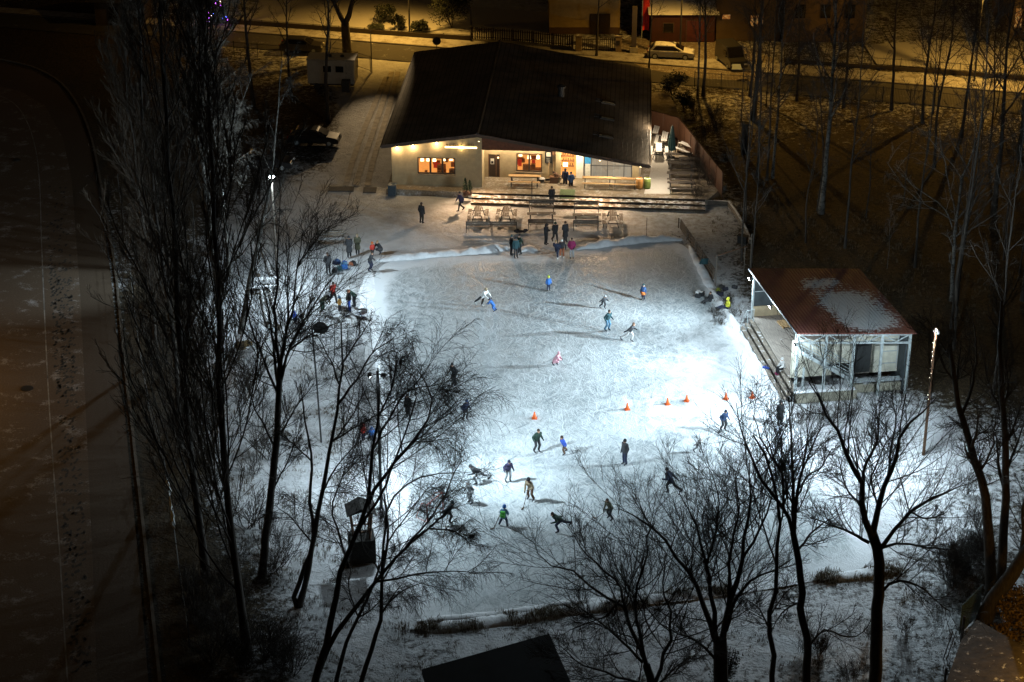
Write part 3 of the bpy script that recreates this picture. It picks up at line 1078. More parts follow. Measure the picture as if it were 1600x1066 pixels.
SKG = 'people skating on the ice'
RIM = 'people standing around the rink'
ENT = 'people by the restaurant'
PPL = [
    # by the restaurant
    (659, 349, 1.78, 'stand', 150, 'black', 'black', ('hair', 'hair'), 'person in black standing alone on the snow between the terrace corner and the rink', 0, ENT),
    (720, 330, 1.7, 'walk', -60, 'purple', 'charcoal', ('beanie', 'charcoal'), 'person in dark clothes striding past the potted shrubs', 0, ENT),
    (862, 322, 1.72, 'coat', 10, 'charcoal', 'black', ('hair', 'hair'), 'person in a dark coat standing on the terrace steps', 0, ENT),
    (873, 292, 1.7, 'bend', -80, 'brown', 'camel', ('hair', 'hair'), 'person with a brown top leaning toward the restaurant wall', 0, ENT),
    (883, 295, 1.8, 'stand', 165, 'navy', 'black', ('hair', 'hair'), 'taller person in navy waiting at the restaurant entrance, seen from behind', 0, ENT),
    (892, 298, 1.66, 'pockets', 200, 'dblue', 'black', ('beanie', 'navy'), 'shorter person in dark blue at the restaurant entrance, right of the taller one', 0, ENT),
    # bank in front of the tables
    (853, 382, 1.78, 'phone', 60, 'black', 'black', ('hood', 'black'), 'person in black standing on the bank below the table and bench stack, looking down', 0, RIM),
    (867, 379, 1.76, 'walk', 20, 'black', 'charcoal', ('beanie', 'dgreen'), 'person in black walking down to the ice beside one in black looking down', 0, RIM),
    (883, 378, 1.74, 'coat', 30, 'charcoal', 'black', ('hair', 'hair'), 'person in a long charcoal coat on the bank right of the walking one', 0, RIM),
    (799, 400, 1.68, 'pockets', 80, 'black', 'black', ('beanie', 'teal'), 'leftmost person of the dark trio at the gap in the snow bank', 1, RIM),
    (806, 404, 1.7, 'stand', 20, 'teal', 'charcoal', ('beanie', 'charcoal'), 'person in teal in the middle of the trio at the gap in the snow bank', 1, RIM),
    (812, 398, 1.62, 'armsout', -60, 'dgreen', 'black', ('hair', 'hair'), 'person with an outstretched arm in the trio at the gap in the snow bank', 1, RIM),
    (870, 405, 1.7, 'skate', -20, 'navy', 'navy', ('longhair', 'fair'), 'person in navy with white skates stepping onto the ice', 1, RIM),
    (878, 404, 1.62, 'glide', -10, 'charcoal', 'rust', ('beanie', 'white'), 'person with rust trousers and a white hat just behind the navy skater', 1, RIM),
    (893, 405, 1.68, 'pockets', 0, 'magenta', 'grey', ('hair', 'hair'), 'person in a magenta jacket and grey trousers at the ice edge', 1, RIM),
    # left edge
    (546, 402, 1.78, 'coat', 15, 'charcoal', 'black', ('beanie', 'charcoal'), 'person in a long dark coat beside the snowy bench', 0, RIM),
    (559, 397, 1.68, 'coat', 5, 'olive', 'black', ('hood', 'camel'), 'person in an olive parka with a pale fur hood', 0, RIM),
    (582, 399, 1.12, 'kidstand', 30, 'red', 'charcoal', ('helmet', 'orange'), 'small child in a red jacket next to the crouching adult', 0, RIM),
    (593, 397, 1.7, 'crouch', -50, 'black', 'charcoal', ('hair', 'fair'), 'adult in black crouching beside the small red child', 0, RIM),
    (579, 425, 1.66, 'glide', 70, 'charcoal', 'navy', ('hair', 'hair'), 'dark skater gliding past the end of the upper snow bank', 1, SKG),
    (513, 428, 1.76, 'pockets', 30, 'charcoal', 'black', ('hair', 'hair'), 'person in charcoal standing by the heap of bags left of the ice', 0, RIM),
    (521, 474, 1.72, 'walk', 40, 'red', 'charcoal', ('hair', 'hair'), 'adult in a red jacket at the left ice edge', 0, RIM),
    (505, 486, 1.7, 'bend', 60, 'olive', 'dgreen', ('beanie', 'olive'), 'person in olive green stooping left of the red adult', 0, RIM),
    (531, 487, 1.2, 'kidstand', 60, 'mustard', 'charcoal', ('helmet', 'sky'), 'child with a light blue helmet and mustard jacket', 1, RIM),
    (546, 488, 1.7, 'pockets', -70, 'black', 'royal', ('hair', 'rust'), 'person in blue trousers facing the child in the light blue helmet', 1, RIM),
    (553, 480, 1.74, 'bend', -60, 'dgreen', 'black', ('beanie', 'dgreen'), 'person in dark green bending beside the one in blue trousers', 1, RIM),
    (461, 500, 1.1, 'kidsit', 30, 'royal', 'navy', ('beanie', 'royal'), 'child in bright blue sitting on the snow behind the fan-crowned tree', 0, RIM),
    (638, 655, 1.78, 'stand', -40, 'black', 'black', ('beanie', 'black'), 'person in black half hidden by weeping twigs at the left ice edge', 1, RIM),
    (568, 688, 1.15, 'kidstand', 50, 'red', 'navy', ('pompom', 'red'), 'child in red with a red pompom hat behind the weeping birch', 1, RIM),
    (581, 692, 1.25, 'kidskate', 10, 'blue', 'navy', ('beanie', 'blue'), 'child in blue behind the weeping birch, next to the red child', 1, RIM),
    # ice, upper part
    (756, 482, 1.75, 'push', 45, 'white', 'black', ('beanie', 'camel'), 'adult in a white top and black trousers leaning over the blue child', 1, SKG),
    (769, 487, 1.15, 'kidlean', -110, 'blue', 'blue', ('beanie', 'navy'), 'child in bright blue pushed along by the adult in white', 1, SKG),
    (857, 455, 1.22, 'kidstand', 10, 'blue', 'navy', ('helmet', 'lime'), 'child in blue with a lime green helmet in the upper half of the ice', 1, SKG),
    (1005, 469, 1.28, 'kidstand', -30, 'dblue', 'navy', ('beanie', 'teal'), 'child in blue and orange in the upper right of the ice', 1, SKG),
    (943, 483, 1.2, 'kidskate', 30, 'charcoal', 'charcoal', ('beanie', 'grey'), 'small child in dark grey just behind the teal skater with pale blue trousers', 1, SKG),
    (949, 518, 1.72, 'glide', 40, 'teal', 'sky', ('hair', 'hair'), 'adult in a dark teal jacket and pale blue trousers', 1, SKG),
    (984, 535, 1.62, 'skate', 60, 'charcoal', 'lgrey', ('longhair', 'brown'), 'skater in a charcoal jacket and pale trousers close to the brightest ice', 1, SKG),
    (710, 603, 1.76, 'glide', -40, 'charcoal', 'charcoal', ('beanie', 'charcoal'), 'dark grey skater at the edge of the weeping twigs', 1, SKG),
    (727, 658, 1.6, 'glide', 40, 'navy', 'charcoal', ('beanie', 'dblue'), 'skater in navy below the dark grey one, left side of the ice', 1, SKG),
    (869, 572, 1.5, 'crouch', 80, 'pink', 'pink', ('beanie', 'pink'), 'child all in pale pink stooping in the middle of the ice', 1, SKG),
    # ice, lower part
    (839, 708, 1.76, 'glide', 30, 'dgreen', 'charcoal', ('hair', 'hair'), 'adult in dark green gliding left of the child in royal blue', 1, SKG),
    (881, 711, 1.45, 'kidskate', -60, 'royal', 'brown', ('hair', 'hair'), 'child in a royal blue jacket and brown trousers', 1, SKG),
    (976, 727, 1.78, 'stand', -50, 'charcoal', 'navy', ('beanie', 'black'), 'tall person in charcoal and navy standing still on the ice with a long shadow', 1, SKG),
    (794, 754, 1.62, 'glide', 20, 'purple', 'grey', ('beanie', 'navy'), 'skater in purple and grey trousers', 1, SKG),
    (747, 757, 1.68, 'lunge', -80, 'charcoal', 'grey', ('beanie', 'charcoal'), 'skater in grey bending low next to the left twigs', 1, SKG),
    (735, 788, 1.66, 'glide', -50, 'grey', 'grey', ('beanie', 'grey'), 'pale grey skater below the one bending low', 1, SKG),
    (829, 783, 1.74, 'hockey', -30, 'camel', 'brown', ('helmet', 'black'), 'hockey player in a camel jacket and brown trousers', 1, SKG),
    (787, 823, 1.42, 'kidwide', 160, 'sky', 'navy', ('helmet', 'blue'), 'child in blue with a green backpack, legs spread', 1, SKG),
    (874, 832, 1.7, 'lunge', -70, 'dgreen', 'navy', ('hair', 'hair'), 'fast skater in dark green stretched out low', 1, SKG),
    (953, 813, 1.6, 'hockey', -50, 'olive', 'charcoal', ('hair', 'hair'), 'hockey player in olive with a long stick held out to the left', 1, SKG),
    (1047, 772, 1.76, 'skate', -130, 'navy', 'black', ('beanie', 'black'), 'dark skater striding behind the top of the ivy-clad tree', 1, SKG),
    (1130, 674, 1.6, 'glide', 30, 'dblue', 'charcoal', ('beanie', 'navy'), 'skater in dark blue at the right side near the row of cones', 1, SKG),
    (1091, 708, 1.2, 'kidskate', 40, 'lgrey', 'grey', ('beanie', 'white'), 'child in pale grey on the right part of the ice', 1, SKG),
    (700, 820, 1.72, 'skate', 70, 'charcoal', 'black', ('beanie', 'teal'), 'skater in charcoal with a teal hat beside the hockey goal', 1, SKG),
    (1218, 664, 1.76, 'coat', 20, 'black', 'black', ('hood', 'black'), 'person in a black hooded coat standing at the lower corner of the stage', 0, RIM),
    (1134, 484, 1.62, 'sitground', -75, 'yellow', 'navy', ('helmet', 'yellow'), 'person in a yellow jacket sitting on the snow by the right bank', 0, RIM),
    (1108, 472, 1.4, 'sitground', -50, 'black', 'charcoal', ('hair', 'hair'), 'person in black sitting low by the right bank next to the bags', 0, RIM),
]
for px, py, h, ps, rot, jk, tr, hd, lab, skt, grp in PPL:
    kw = {}
    if 'white skates' in lab or 'white hat' in lab:
        kw['bt'] = 'white'
    if 'adult in a white top' in lab:
        kw['bt'] = 'white'
    if 'goal' in lab or 'blue and orange' in lab:
        kw['gl'] = 'charcoal'
    person(px, py, h, ps, rot, jk, tr, hd, lab, bool(skt), group=grp, **kw)
# ------------------------------------------------------------------ ground
def ground_material():
    m, nt, b = new_mat('snowy_ground')
    tc = N(nt, 'ShaderNodeTexCoord').outputs['Object']
    at = N(nt, 'ShaderNodeAttribute', attribute_name='snow').outputs['Fac']
    tr = N(nt, 'ShaderNodeAttribute', attribute_name='tread').outputs['Fac']
    n1 = noise_node(nt, tc, .35, 5, .6)
    n2 = noise_node(nt, tc, 2.2, 6, .7)
    n3 = noise_node(nt, tc, 6.5, 4, .7)
    n = math_n(nt, 'ADD', math_n(nt, 'MULTIPLY', n1, .25), math_n(nt, 'ADD', math_n(nt, 'MULTIPLY', n2, .42), math_n(nt, 'MULTIPLY', n3, .33)))
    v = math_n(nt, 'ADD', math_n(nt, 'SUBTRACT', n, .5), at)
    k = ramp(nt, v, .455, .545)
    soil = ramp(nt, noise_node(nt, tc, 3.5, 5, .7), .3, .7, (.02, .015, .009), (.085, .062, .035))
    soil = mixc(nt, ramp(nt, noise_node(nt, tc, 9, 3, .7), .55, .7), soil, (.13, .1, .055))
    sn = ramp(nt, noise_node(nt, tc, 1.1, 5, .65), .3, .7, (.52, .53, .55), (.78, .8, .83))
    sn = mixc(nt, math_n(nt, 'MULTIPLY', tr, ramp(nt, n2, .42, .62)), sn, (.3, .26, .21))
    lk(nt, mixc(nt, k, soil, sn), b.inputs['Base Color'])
    b.inputs['Roughness'].default_value = .85
    b.inputs['Specular IOR Level'].default_value = .25
    bh = math_n(nt, 'ADD', n2, math_n(nt, 'ADD', math_n(nt, 'MULTIPLY', n3, .7), math_n(nt, 'MULTIPLY', k, .35)))
    bump(nt, b, bh, 1.0, .2)
    return m


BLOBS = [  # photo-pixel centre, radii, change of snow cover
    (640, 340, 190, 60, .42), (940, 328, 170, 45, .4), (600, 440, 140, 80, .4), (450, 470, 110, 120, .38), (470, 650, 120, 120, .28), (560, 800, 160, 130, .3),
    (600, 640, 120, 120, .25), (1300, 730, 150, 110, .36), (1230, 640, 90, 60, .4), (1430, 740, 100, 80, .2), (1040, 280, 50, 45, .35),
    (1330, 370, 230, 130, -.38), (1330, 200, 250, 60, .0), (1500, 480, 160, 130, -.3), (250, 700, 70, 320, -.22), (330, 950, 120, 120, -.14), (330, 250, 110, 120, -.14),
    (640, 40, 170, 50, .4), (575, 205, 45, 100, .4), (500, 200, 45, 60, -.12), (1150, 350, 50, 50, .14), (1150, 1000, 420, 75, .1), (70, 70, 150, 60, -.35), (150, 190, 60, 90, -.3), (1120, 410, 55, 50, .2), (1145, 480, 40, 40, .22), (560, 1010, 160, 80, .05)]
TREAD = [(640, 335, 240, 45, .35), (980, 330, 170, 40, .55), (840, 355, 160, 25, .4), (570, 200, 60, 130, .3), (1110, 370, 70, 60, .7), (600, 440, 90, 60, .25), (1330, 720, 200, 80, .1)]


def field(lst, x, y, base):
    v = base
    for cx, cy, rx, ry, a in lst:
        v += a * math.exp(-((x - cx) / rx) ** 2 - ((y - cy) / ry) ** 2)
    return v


def make_ground():
    xs = [-900, -400, -150, -95] + list(np.arange(-72, 72.1, .6)) + [95, 150, 400, 900]
    ys = [-300, 0, 45] + list(np.arange(66, 226, .6)) + [245, 300, 450, 1200]
    vs, sn, tr = [], [], []
    for y in ys:
        for x in xs:
            z = -.075 + .05 * mnoise.noise((x * .5, y * .5, 0)) + .02 * mnoise.noise((x * 1.7, y * 1.7, 3))
            vs.append((x, y, z))
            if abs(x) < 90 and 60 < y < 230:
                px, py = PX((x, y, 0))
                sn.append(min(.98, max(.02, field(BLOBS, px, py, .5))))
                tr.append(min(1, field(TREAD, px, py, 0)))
            else:
                sn.append(.45)
                tr.append(0)
    nx = len(xs)
    fs = [(j * nx + i, j * nx + i + 1, (j + 1) * nx + i + 1, (j + 1) * nx + i) for j in range(len(ys) - 1) for i in range(nx - 1)]
    me = bpy.data.meshes.new('ground')
    me.from_pydata(vs, [], fs)
    for nm, dat in (('snow', sn), ('tread', tr)):
        a = me.attributes.new(nm, 'FLOAT', 'POINT')
        a.data.foreach_set('value', np.array(dat, np.float32))
    for p in me.polygons:
        p.use_smooth = True
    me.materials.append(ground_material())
    struct(link('ground', me))


make_ground()

# ice sheet ---------------------------------------------------------------------
ICE_PX = [(592, 412), (640, 405), (700, 402), (760, 398), (815, 401), (870, 396), (930, 386), (1000, 380), (1060, 376), (1085, 398), (1108, 434), (1128, 462), (1152, 505), (1180, 555),
          (1210, 605), (1238, 655), (1268, 700), (1305, 760), (1345, 830), (1372, 882), (1290, 905), (1180, 924), (1080, 938), (990, 946), (900, 958), (820, 970), (740, 980), (672, 988),
          (648, 950), (632, 900), (622, 840), (612, 770), (600, 700), (592, 630), (585, 560), (578, 500), (580, 450)]


def ice_material():
    m, nt, b = new_mat('scratched_ice')
    tc = N(nt, 'ShaderNodeTexCoord').outputs['Object']
    fr = N(nt, 'ShaderNodeAttribute', attribute_name='frost_whiten').outputs['Fac']
    big = noise_node(nt, tc, .16, 4, .6, .6)
    mid = noise_node(nt, tc, .9, 5, .65, .8)
    fine = noise_node(nt, tc, 7, 4, .7)
    base = ramp(nt, math_n(nt, 'ADD', math_n(nt, 'MULTIPLY', big, .6), math_n(nt, 'MULTIPLY', mid, .4)), .34, .62, (.17, .205, .22), (.5, .55, .575))
    bare = N(nt, 'ShaderNodeAttribute', attribute_name='bare').outputs['Fac']  # weight of the darker patch set in make_ice
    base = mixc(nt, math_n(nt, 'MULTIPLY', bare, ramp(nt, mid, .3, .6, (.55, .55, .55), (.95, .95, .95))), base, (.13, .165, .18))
    s = None
    for i, (ang, sc, th) in enumerate(((.5, (1.1, 10, 1), .6), (1.25, (.8, 8, 1), .6), (1.57, (.9, 8.5, 1), .6), (1.85, (.6, 7, 1), .61), (.95, (.6, 7, 1), .62), (2.3, (1, 9, 1), .6))):
        w = N(nt, 'ShaderNodeVectorMath', operation='ADD')
        wn = N(nt, 'ShaderNodeTexNoise')
        wn.inputs['Scale'].default_value = .35
        wn.inputs['Detail'].default_value = 1
        lk(nt, tc, wn.inputs['Vector'])
        sc_ = N(nt, 'ShaderNodeVectorMath', operation='SCALE')
        sc_.inputs['Scale'].default_value = 1.1
        lk(nt, wn.outputs['Color'], sc_.inputs[0])
        lk(nt, tc, w.inputs[0])
        lk(nt, sc_.outputs[0], w.inputs[1])
        f = noise_node(nt, w.outputs[0], 1.0, 3, .6, mapscale=sc, rot=(0, 0, ang))
        f = ramp(nt, f, th - .04, th + .06)
        s = f if s is None else math_n(nt, 'MAXIMUM', s, f)
    dk = None
    for ang, sc, th in ((.7, (.8, 9, 1), .62), (1.2, (.6, 8, 1), .61), (1.7, (.7, 8, 1), .61), (2.1, (.5, 7, 1), .62)):
        f = noise_node(nt, w.outputs[0], 1.0, 3, .6, mapscale=sc, rot=(.0, 0, ang + .2))
        f = ramp(nt, f, th, th + .06)
        dk = f if dk is None else math_n(nt, 'MAXIMUM', dk, f)
    c = mixc(nt, math_n(nt, 'MULTIPLY', s, .62), base, (.66, .69, .71))
    c = mixc(nt, math_n(nt, 'MULTIPLY', dk, .62), c, (.15, .18, .2))
    for off, sc, wd in ((0, .45, .004), (17, .33, .003), (41, .7, .005), (73, .25, .0025), (95, .95, .006)):
        mp = N(nt, 'ShaderNodeMapping')
        mp.inputs['Location'].default_value = (off, off * .7, off)
        lk(nt, tc, mp.inputs['Vector'])
        f = noise_node(nt, mp.outputs[0], sc, 1.3, .5, .4)
        f = math_n(nt, 'ABSOLUTE', math_n(nt, 'SUBTRACT', f, .5))
        f = ramp(nt, f, wd * .4, wd * 1.2, (1, 1, 1), (0, 0, 0))
        c = mixc(nt, math_n(nt, 'MULTIPLY', f, .33), c, (.68, .71, .73) if off % 2 else (.2, .23, .25))
    c = mixc(nt, ramp(nt, fine, .5, .75, (0, 0, 0), (.4, .4, .4)), c, (.62, .65, .67))
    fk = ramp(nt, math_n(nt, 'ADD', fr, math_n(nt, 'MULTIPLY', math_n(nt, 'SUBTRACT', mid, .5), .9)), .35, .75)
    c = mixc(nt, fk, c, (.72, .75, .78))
    lk(nt, c, b.inputs['Base Color'])
    lk(nt, ramp(nt, math_n(nt, 'MAXIMUM', s, fk), 0, 1, (.42, .42, .42), (.8, .8, .8)), b.inputs['Roughness'])
    b.inputs['Specular IOR Level'].default_value = .3
    bump(nt, b, math_n(nt, 'ADD', s, math_n(nt, 'ADD', math_n(nt, 'MULTIPLY', fine, .8), mid)), .35, .05)
    return m


def chaikin(p, it=2):
    for _ in range(it):
        q = []
        for i in range(len(p)):
            a, b = p[i], p[(i + 1) % len(p)]
            q += [a * .75 + b * .25, a * .25 + b * .75]
        p = q
    return p


ICE_W = chaikin([G(x, y) for x, y in ICE_PX], 2)


def make_ice():
    c = sum((p for p in ICE_W), Vector()) / len(ICE_W)
    rings = 22
    vs, fr, ba = [tuple(c)], [.0], [.5]
    n = len(ICE_W)
    for r in range(1, rings + 1):
        t = r / rings
        for p in ICE_W:
            q = c.lerp(p, t)
            px, py = PX(q)
            bright = .4 * math.exp(-((px - 1150) / 190) ** 2 - ((py - 570) / 120) ** 2) + .35 * math.exp(-((px - 1220) / 200) ** 2 - ((py - 720) / 130) ** 2)  # lamp pools by stage and right mast, put into the ice whiteness
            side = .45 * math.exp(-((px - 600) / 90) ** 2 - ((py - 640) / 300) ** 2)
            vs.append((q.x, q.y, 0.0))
            ba.append(math.exp(-((px - 890) / 270) ** 2 - ((py - 448) / 75) ** 2) * (1 if t < .93 else (1 - t) / .07))  # ice darkened around a spot in its upper middle
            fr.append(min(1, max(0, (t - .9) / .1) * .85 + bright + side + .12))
    fs = [(0, 1 + i, 1 + (i + 1) % n) for i in range(n)]
    for r in range(rings - 1):
        for i in range(n):
            a = 1 + r * n
            b = a + n
            fs.append((a + i, b + i, b + (i + 1) % n, a + (i + 1) % n))
    me = bpy.data.meshes.new('ice')
    me.from_pydata(vs, [], fs)
    a = me.attributes.new('frost_whiten', 'FLOAT', 'POINT')
    a.data.foreach_set('value', np.array(fr, np.float32))
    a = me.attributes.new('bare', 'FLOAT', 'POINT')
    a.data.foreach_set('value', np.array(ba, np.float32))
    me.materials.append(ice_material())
    struct(link('ice', me))


make_ice()

SNOW = M('piled_snow', (.74, .76, .79), .85, .12, 3, .6)
DIRTSNOW = M('dirty_snow', (.45, .44, .43), .9, .45, 4, .6)
REED = M('dry_grass_bank', (.14, .115, .08), .95, .5, 6, .8, snow=.85)


def bank(name, pxs, width, height, mat, seed, jag=.5):
    w = [G(x, y) for x, y in pxs]
    pts, L = resample([tuple(p) for p in w], max(8, int(sum((w[i + 1] - w[i]).length for i in range(len(w) - 1)) / .22)))
    prof = [(-.5, -.08), (-.38, .25), (-.2, .75), (0, 1), (.2, .8), (.36, .3), (.5, -.08)]
    vs, fs = [], []
    n = len(pts)
    for i, p in enumerate(pts):
        t = pts[min(i + 1, n - 1)] - pts[max(i - 1, 0)]
        nn = np.array([-t[1], t[0], 0])
        nn /= np.linalg.norm(nn)
        e = min(1, min(i, n - 1 - i) / 6)
        hh = height * e * (1 + jag * mnoise.noise((p[0] * .9, p[1] * .9, seed)) + .5 * jag * mnoise.noise((p[0] * 3, p[1] * 3, seed)))
        ww = width * (.35 + .65 * e) * (1 + .45 * mnoise.noise((p[0] * .7, p[1] * .7, seed + 5)))
        for k, (a, b) in enumerate(prof):
            jit = .35 * jag * height * mnoise.noise((p[0] * 4 + k * 3.1, p[1] * 4, seed + 9)) if 0 < k < 6 else 0
            q = p + nn * (a * ww)
            vs.append((q[0], q[1], max(b * hh + jit, -.08) if 0 < k < 6 else -.08))
    m = len(prof)
    for i in range(n - 1):
        for k in range(m - 1):
            fs.append((i * m + k, i * m + k + 1, (i + 1) * m + k + 1, (i + 1) * m + k))
    mb = MB()
    mb.add(vs, fs)
    return struct(mb.build(name, mat, smooth=True))


bank('snow_bank', [(588, 406), (640, 402), (700, 396), (760, 390), (790, 387), (797, 389)], 1.2, .28, SNOW, 1, 1.1)
bank('snow_bank', [(812, 392), (826, 387), (838, 393)], 1.3, .34, SNOW, 2, .9)
bank('snow_bank', [(896, 390), (930, 384), (980, 378), (1030, 374), (1066, 373)], 1.2, .3, SNOW, 3, 1.1)
bank('snow_bank', [(1078, 384), (1096, 420), (1112, 452), (1140, 495), (1172, 548), (1200, 592), (1222, 632)], .8, .16, SNOW, 4, 1.1)
bank('snow_bank', [(578, 426), (574, 480), (582, 550), (590, 640), (602, 720), (615, 800), (628, 880)], 1.2, .13, SNOW, 5, .8)
bank('grass_bank', [(640, 982), (690, 979), (740, 973), (800, 966), (860, 956), (920, 948), (1000, 938), (1080, 929), (1140, 922)], 1.1, .14, REED, 6, 1.5)
bank('snow_bank', [(650, 970), (720, 964), (800, 956), (870, 945), (950, 936)], .7, .09, SNOW, 7, 1.2)
bank('grass_bank', [(1280, 905), (1320, 900), (1365, 894), (1400, 892)], 1.1, .14, REED, 8, 1.5)

# dry grass standing out of the snow: one uncountable mass per stretch
def grass(name, spots, mat, seed, hmin=.1, hmax=.32, label=None):
    rg = random.Random(seed)
    vs, fs = [], []
    for p in spots:
        for k in range(rg.randint(4, 7)):
            a = rg.uniform(0, 6.28)
            h = rg.uniform(hmin, hmax)
            sp = rg.uniform(.05, .9) * h
            b = Vector((p.x + rg.gauss(0, .07), p.y + rg.gauss(0, .07), -.06))
            w = .012
            c, s = math.cos(a), math.sin(a)
            n = len(vs)
            vs += [(b.x - s * w, b.y + c * w, b.z), (b.x + s * w, b.y - c * w, b.z), (b.x + c * sp * .5 + s * w * .7, b.y + s * sp * .5 - c * w * .7, b.z + h * .75),
                   (b.x + c * sp * .5 - s * w * .7, b.y + s * sp * .5 + c * w * .7, b.z + h * .75), (b.x + c * sp, b.y + s * sp, b.z + h * .9)]
            fs += [(n, n + 1, n + 2, n + 3), (n + 3, n + 2, n + 4)]
    mb = MB()
    mb.v, mb.f, mb.m = vs, fs, [0] * len(fs)
    me = bpy.data.meshes.new(name)
    me.from_pydata(vs, [], fs)
    me.materials.append(mat)
    o = link(name, me)
    o['kind'] = 'stuff'
    if label:
        o['label'] = label
    return o


DRYG = M('dry_grass', (.11, .085, .05), .9, .4, 2)
rg_ = random.Random(77)


def scatter(n, x0, x1, y0, y1, clump=.5, th=-.05):
    out = []
    while len(out) < n:
        p = G(rg_.uniform(x0, x1), rg_.uniform(y0, y1))
        if mnoise.noise((p.x * clump, p.y * clump, 4)) > th:
            out.append(p)
    return out


def along(pxs, n, sd):
    pts, _ = resample([tuple(G(*q)) for q in pxs], 60)
    out = []
    while len(out) < n:
        p = pts[rg_.randrange(len(pts))]
        q = Vector((p[0] + rg_.gauss(0, .35), p[1] + rg_.gauss(0, sd), 0))
        if mnoise.noise((q.x * .6, q.y * .6, 8)) > -.15:
            out.append(q)
    return out


grass('dry_grass', along([(640, 982), (740, 974), (860, 957), (1000, 939), (1140, 922)], 1500, .3) + along([(1280, 905), (1330, 899), (1400, 892)], 500, .3), DRYG, 1, .12, .4, 'dry grass along the lower edge of the ice')
grass('dry_grass', scatter(1100, 600, 1500, 960, 1090, .8, .05) + scatter(900, 1400, 1560, 740, 960, .8), DRYG, 2, .06, .2, 'dry grass poking through the snow below the rink')
grass('dry_grass', scatter(2600, 270, 560, 430, 1080, .5, .05), DRYG, 3, .08, .3, 'dry grass under the left tree belt')
grass('dry_grass', scatter(2400, 1110, 1600, 180, 520, .4, .0), DRYG, 4, .08, .3, 'dry grass in the dark park')

# sports field ------------------------------------------------------------------
def poly_sheet(name, pxs, z, mat, smooth=0, label=None):
    w = [G(x, y, z) for x, y in pxs]
    if smooth:
        w = chaikin(w, smooth)
    mb = MB()
    mb.add(w, [tuple(range(len(w)))])
    return struct(mb.build(name, mat), label)


def strip(name, pxs, width, z, mat, h=0.0):
    w = [G(x, y, 0) for x, y in pxs]
    pts, L = resample([tuple(p) for p in w], max(6, len(pxs) * 5))
    mb = MB()
    n = len(pts)
    prev = None
    ring = []
    for i, p in enumerate(pts):
        t = pts[min(i + 1, n - 1)] - pts[max(i - 1, 0)]
        nn = np.array([-t[1], t[0], 0])
        nn /= np.linalg.norm(nn)
        a, b = p + nn * width / 2, p - nn * width / 2
        ring.append((a, b))
    vs, fs = [], []
    if h:
        for a, b in ring:
            vs += [(a[0], a[1], -.12), (a[0], a[1], h), (b[0], b[1], h), (b[0], b[1], -.12)]
        for i in range(n - 1):
            for k in range(3):
                fs.append((i * 4 + k, i * 4 + k + 1, (i + 1) * 4 + k + 1, (i + 1) * 4 + k))
        fs += [(0, 1, 2, 3), tuple((n - 1) * 4 + k for k in (3, 2, 1, 0))]
    else:
        for a, b in ring:
            vs += [(a[0], a[1], z), (b[0], b[1], z)]
        fs = [(i * 2, i * 2 + 1, i * 2 + 3, i * 2 + 2) for i in range(n - 1)]
    mb.add(vs, fs)
    return struct(mb.build(name, mat))


def dusted(name, col, amt, sc=.5):
    m, nt, b = new_mat(name)
    tc = N(nt, 'ShaderNodeTexCoord').outputs['Object']
    f = noise_node(nt, tc, sc, 6, .7)
    g = noise_node(nt, tc, 8, 3, .7)
    k = ramp(nt, math_n(nt, 'ADD', math_n(nt, 'MULTIPLY', f, .75), math_n(nt, 'MULTIPLY', g, .25)), .62 - amt * .4, .72 - amt * .3)
    base = ramp(nt, g, .3, .7, tuple(c * .8 for c in col), tuple(c * 1.2 for c in col))
    lk(nt, mixc(nt, math_n(nt, 'MULTIPLY', k, .55), base, (.6, .61, .63)), b.inputs['Base Color'])
    b.inputs['Roughness'].default_value = .9
    bump(nt, b, g, .3)
    return m


FIELDM = dusted('field_turf_snow', (.12, .085, .055), .2, .6)
MARGINM = dusted('field_margin', (.085, .06, .038), .0, .8)  # darker band around the turf, along the field's edge
ASPH = dusted('street_asphalt', (.05, .048, .045), .12, .8)
KERB = M('kerb_stone', (.09, .085, .08), .9, .3, 4)
LINEW = M('white_field_line', (.26, .25, .23), .9, .7, .8)
poly_sheet('sports_field', [(-120, 1300), (262, 1300), (232, 1066), (215, 860), (198, 680), (186, 560), (172, 420), (158, 330), (150, 280), (138, 220), (118, 170), (90, 132), (50, 110), (0, 98), (-200, 80)], -.004, MARGINM)
poly_sheet('field_turf', [(-120, 1300), (160, 1300), (152, 1066), (144, 860), (134, 640), (126, 470), (118, 360), (112, 280), (98, 215), (70, 165), (30, 142), (-20, 130), (-200, 110)], .002, FIELDM)
strip('field_line', [(108, 1100), (100, 980), (93, 860), (84, 740), (76, 620), (70, 500), (65, 380), (62, 290), (56, 235), (42, 190), (20, 160), (-20, 142)], .08, .006, LINEW)
strip('field_kerb', [(262, 1150), (250, 1066), (228, 860), (208, 680), (194, 560), (180, 420), (165, 330), (156, 280), (144, 220), (124, 168), (94, 128), (50, 104), (0, 92), (-60, 84)], .18, 0, M('field_edging', (.13, .115, .095), .9, .4, 2), .035)
# footprints trodden in the dust of snow
rf = random.Random(3)
mbf = MB()
for i in range(520):
    y = rf.uniform(290, 1050) if i % 3 else rf.uniform(400, 620)
    x = 62 + (y - 290) * .052 + rf.uniform(8, 42)
    p = G(x, y, .006)
    a = rf.gauss(1.45, .35)
    c_, s_ = math.cos(a), math.sin(a)
    vs = []
    for k in range(7):
        g = 2 * math.pi * k / 7
        lx, ly = .2 * math.cos(g), .085 * math.sin(g)
        vs.append((p.x + lx * c_ - ly * s_, p.y + lx * s_ + ly * c_, .0065))
    mbf.add(vs, [tuple(range(7))])
o = mbf.build('footprints', M('trodden_turf', (.05, .046, .04), .95, .3))
o['kind'] = 'stuff'
o['label'] = 'trail of footprints beside the white field line'

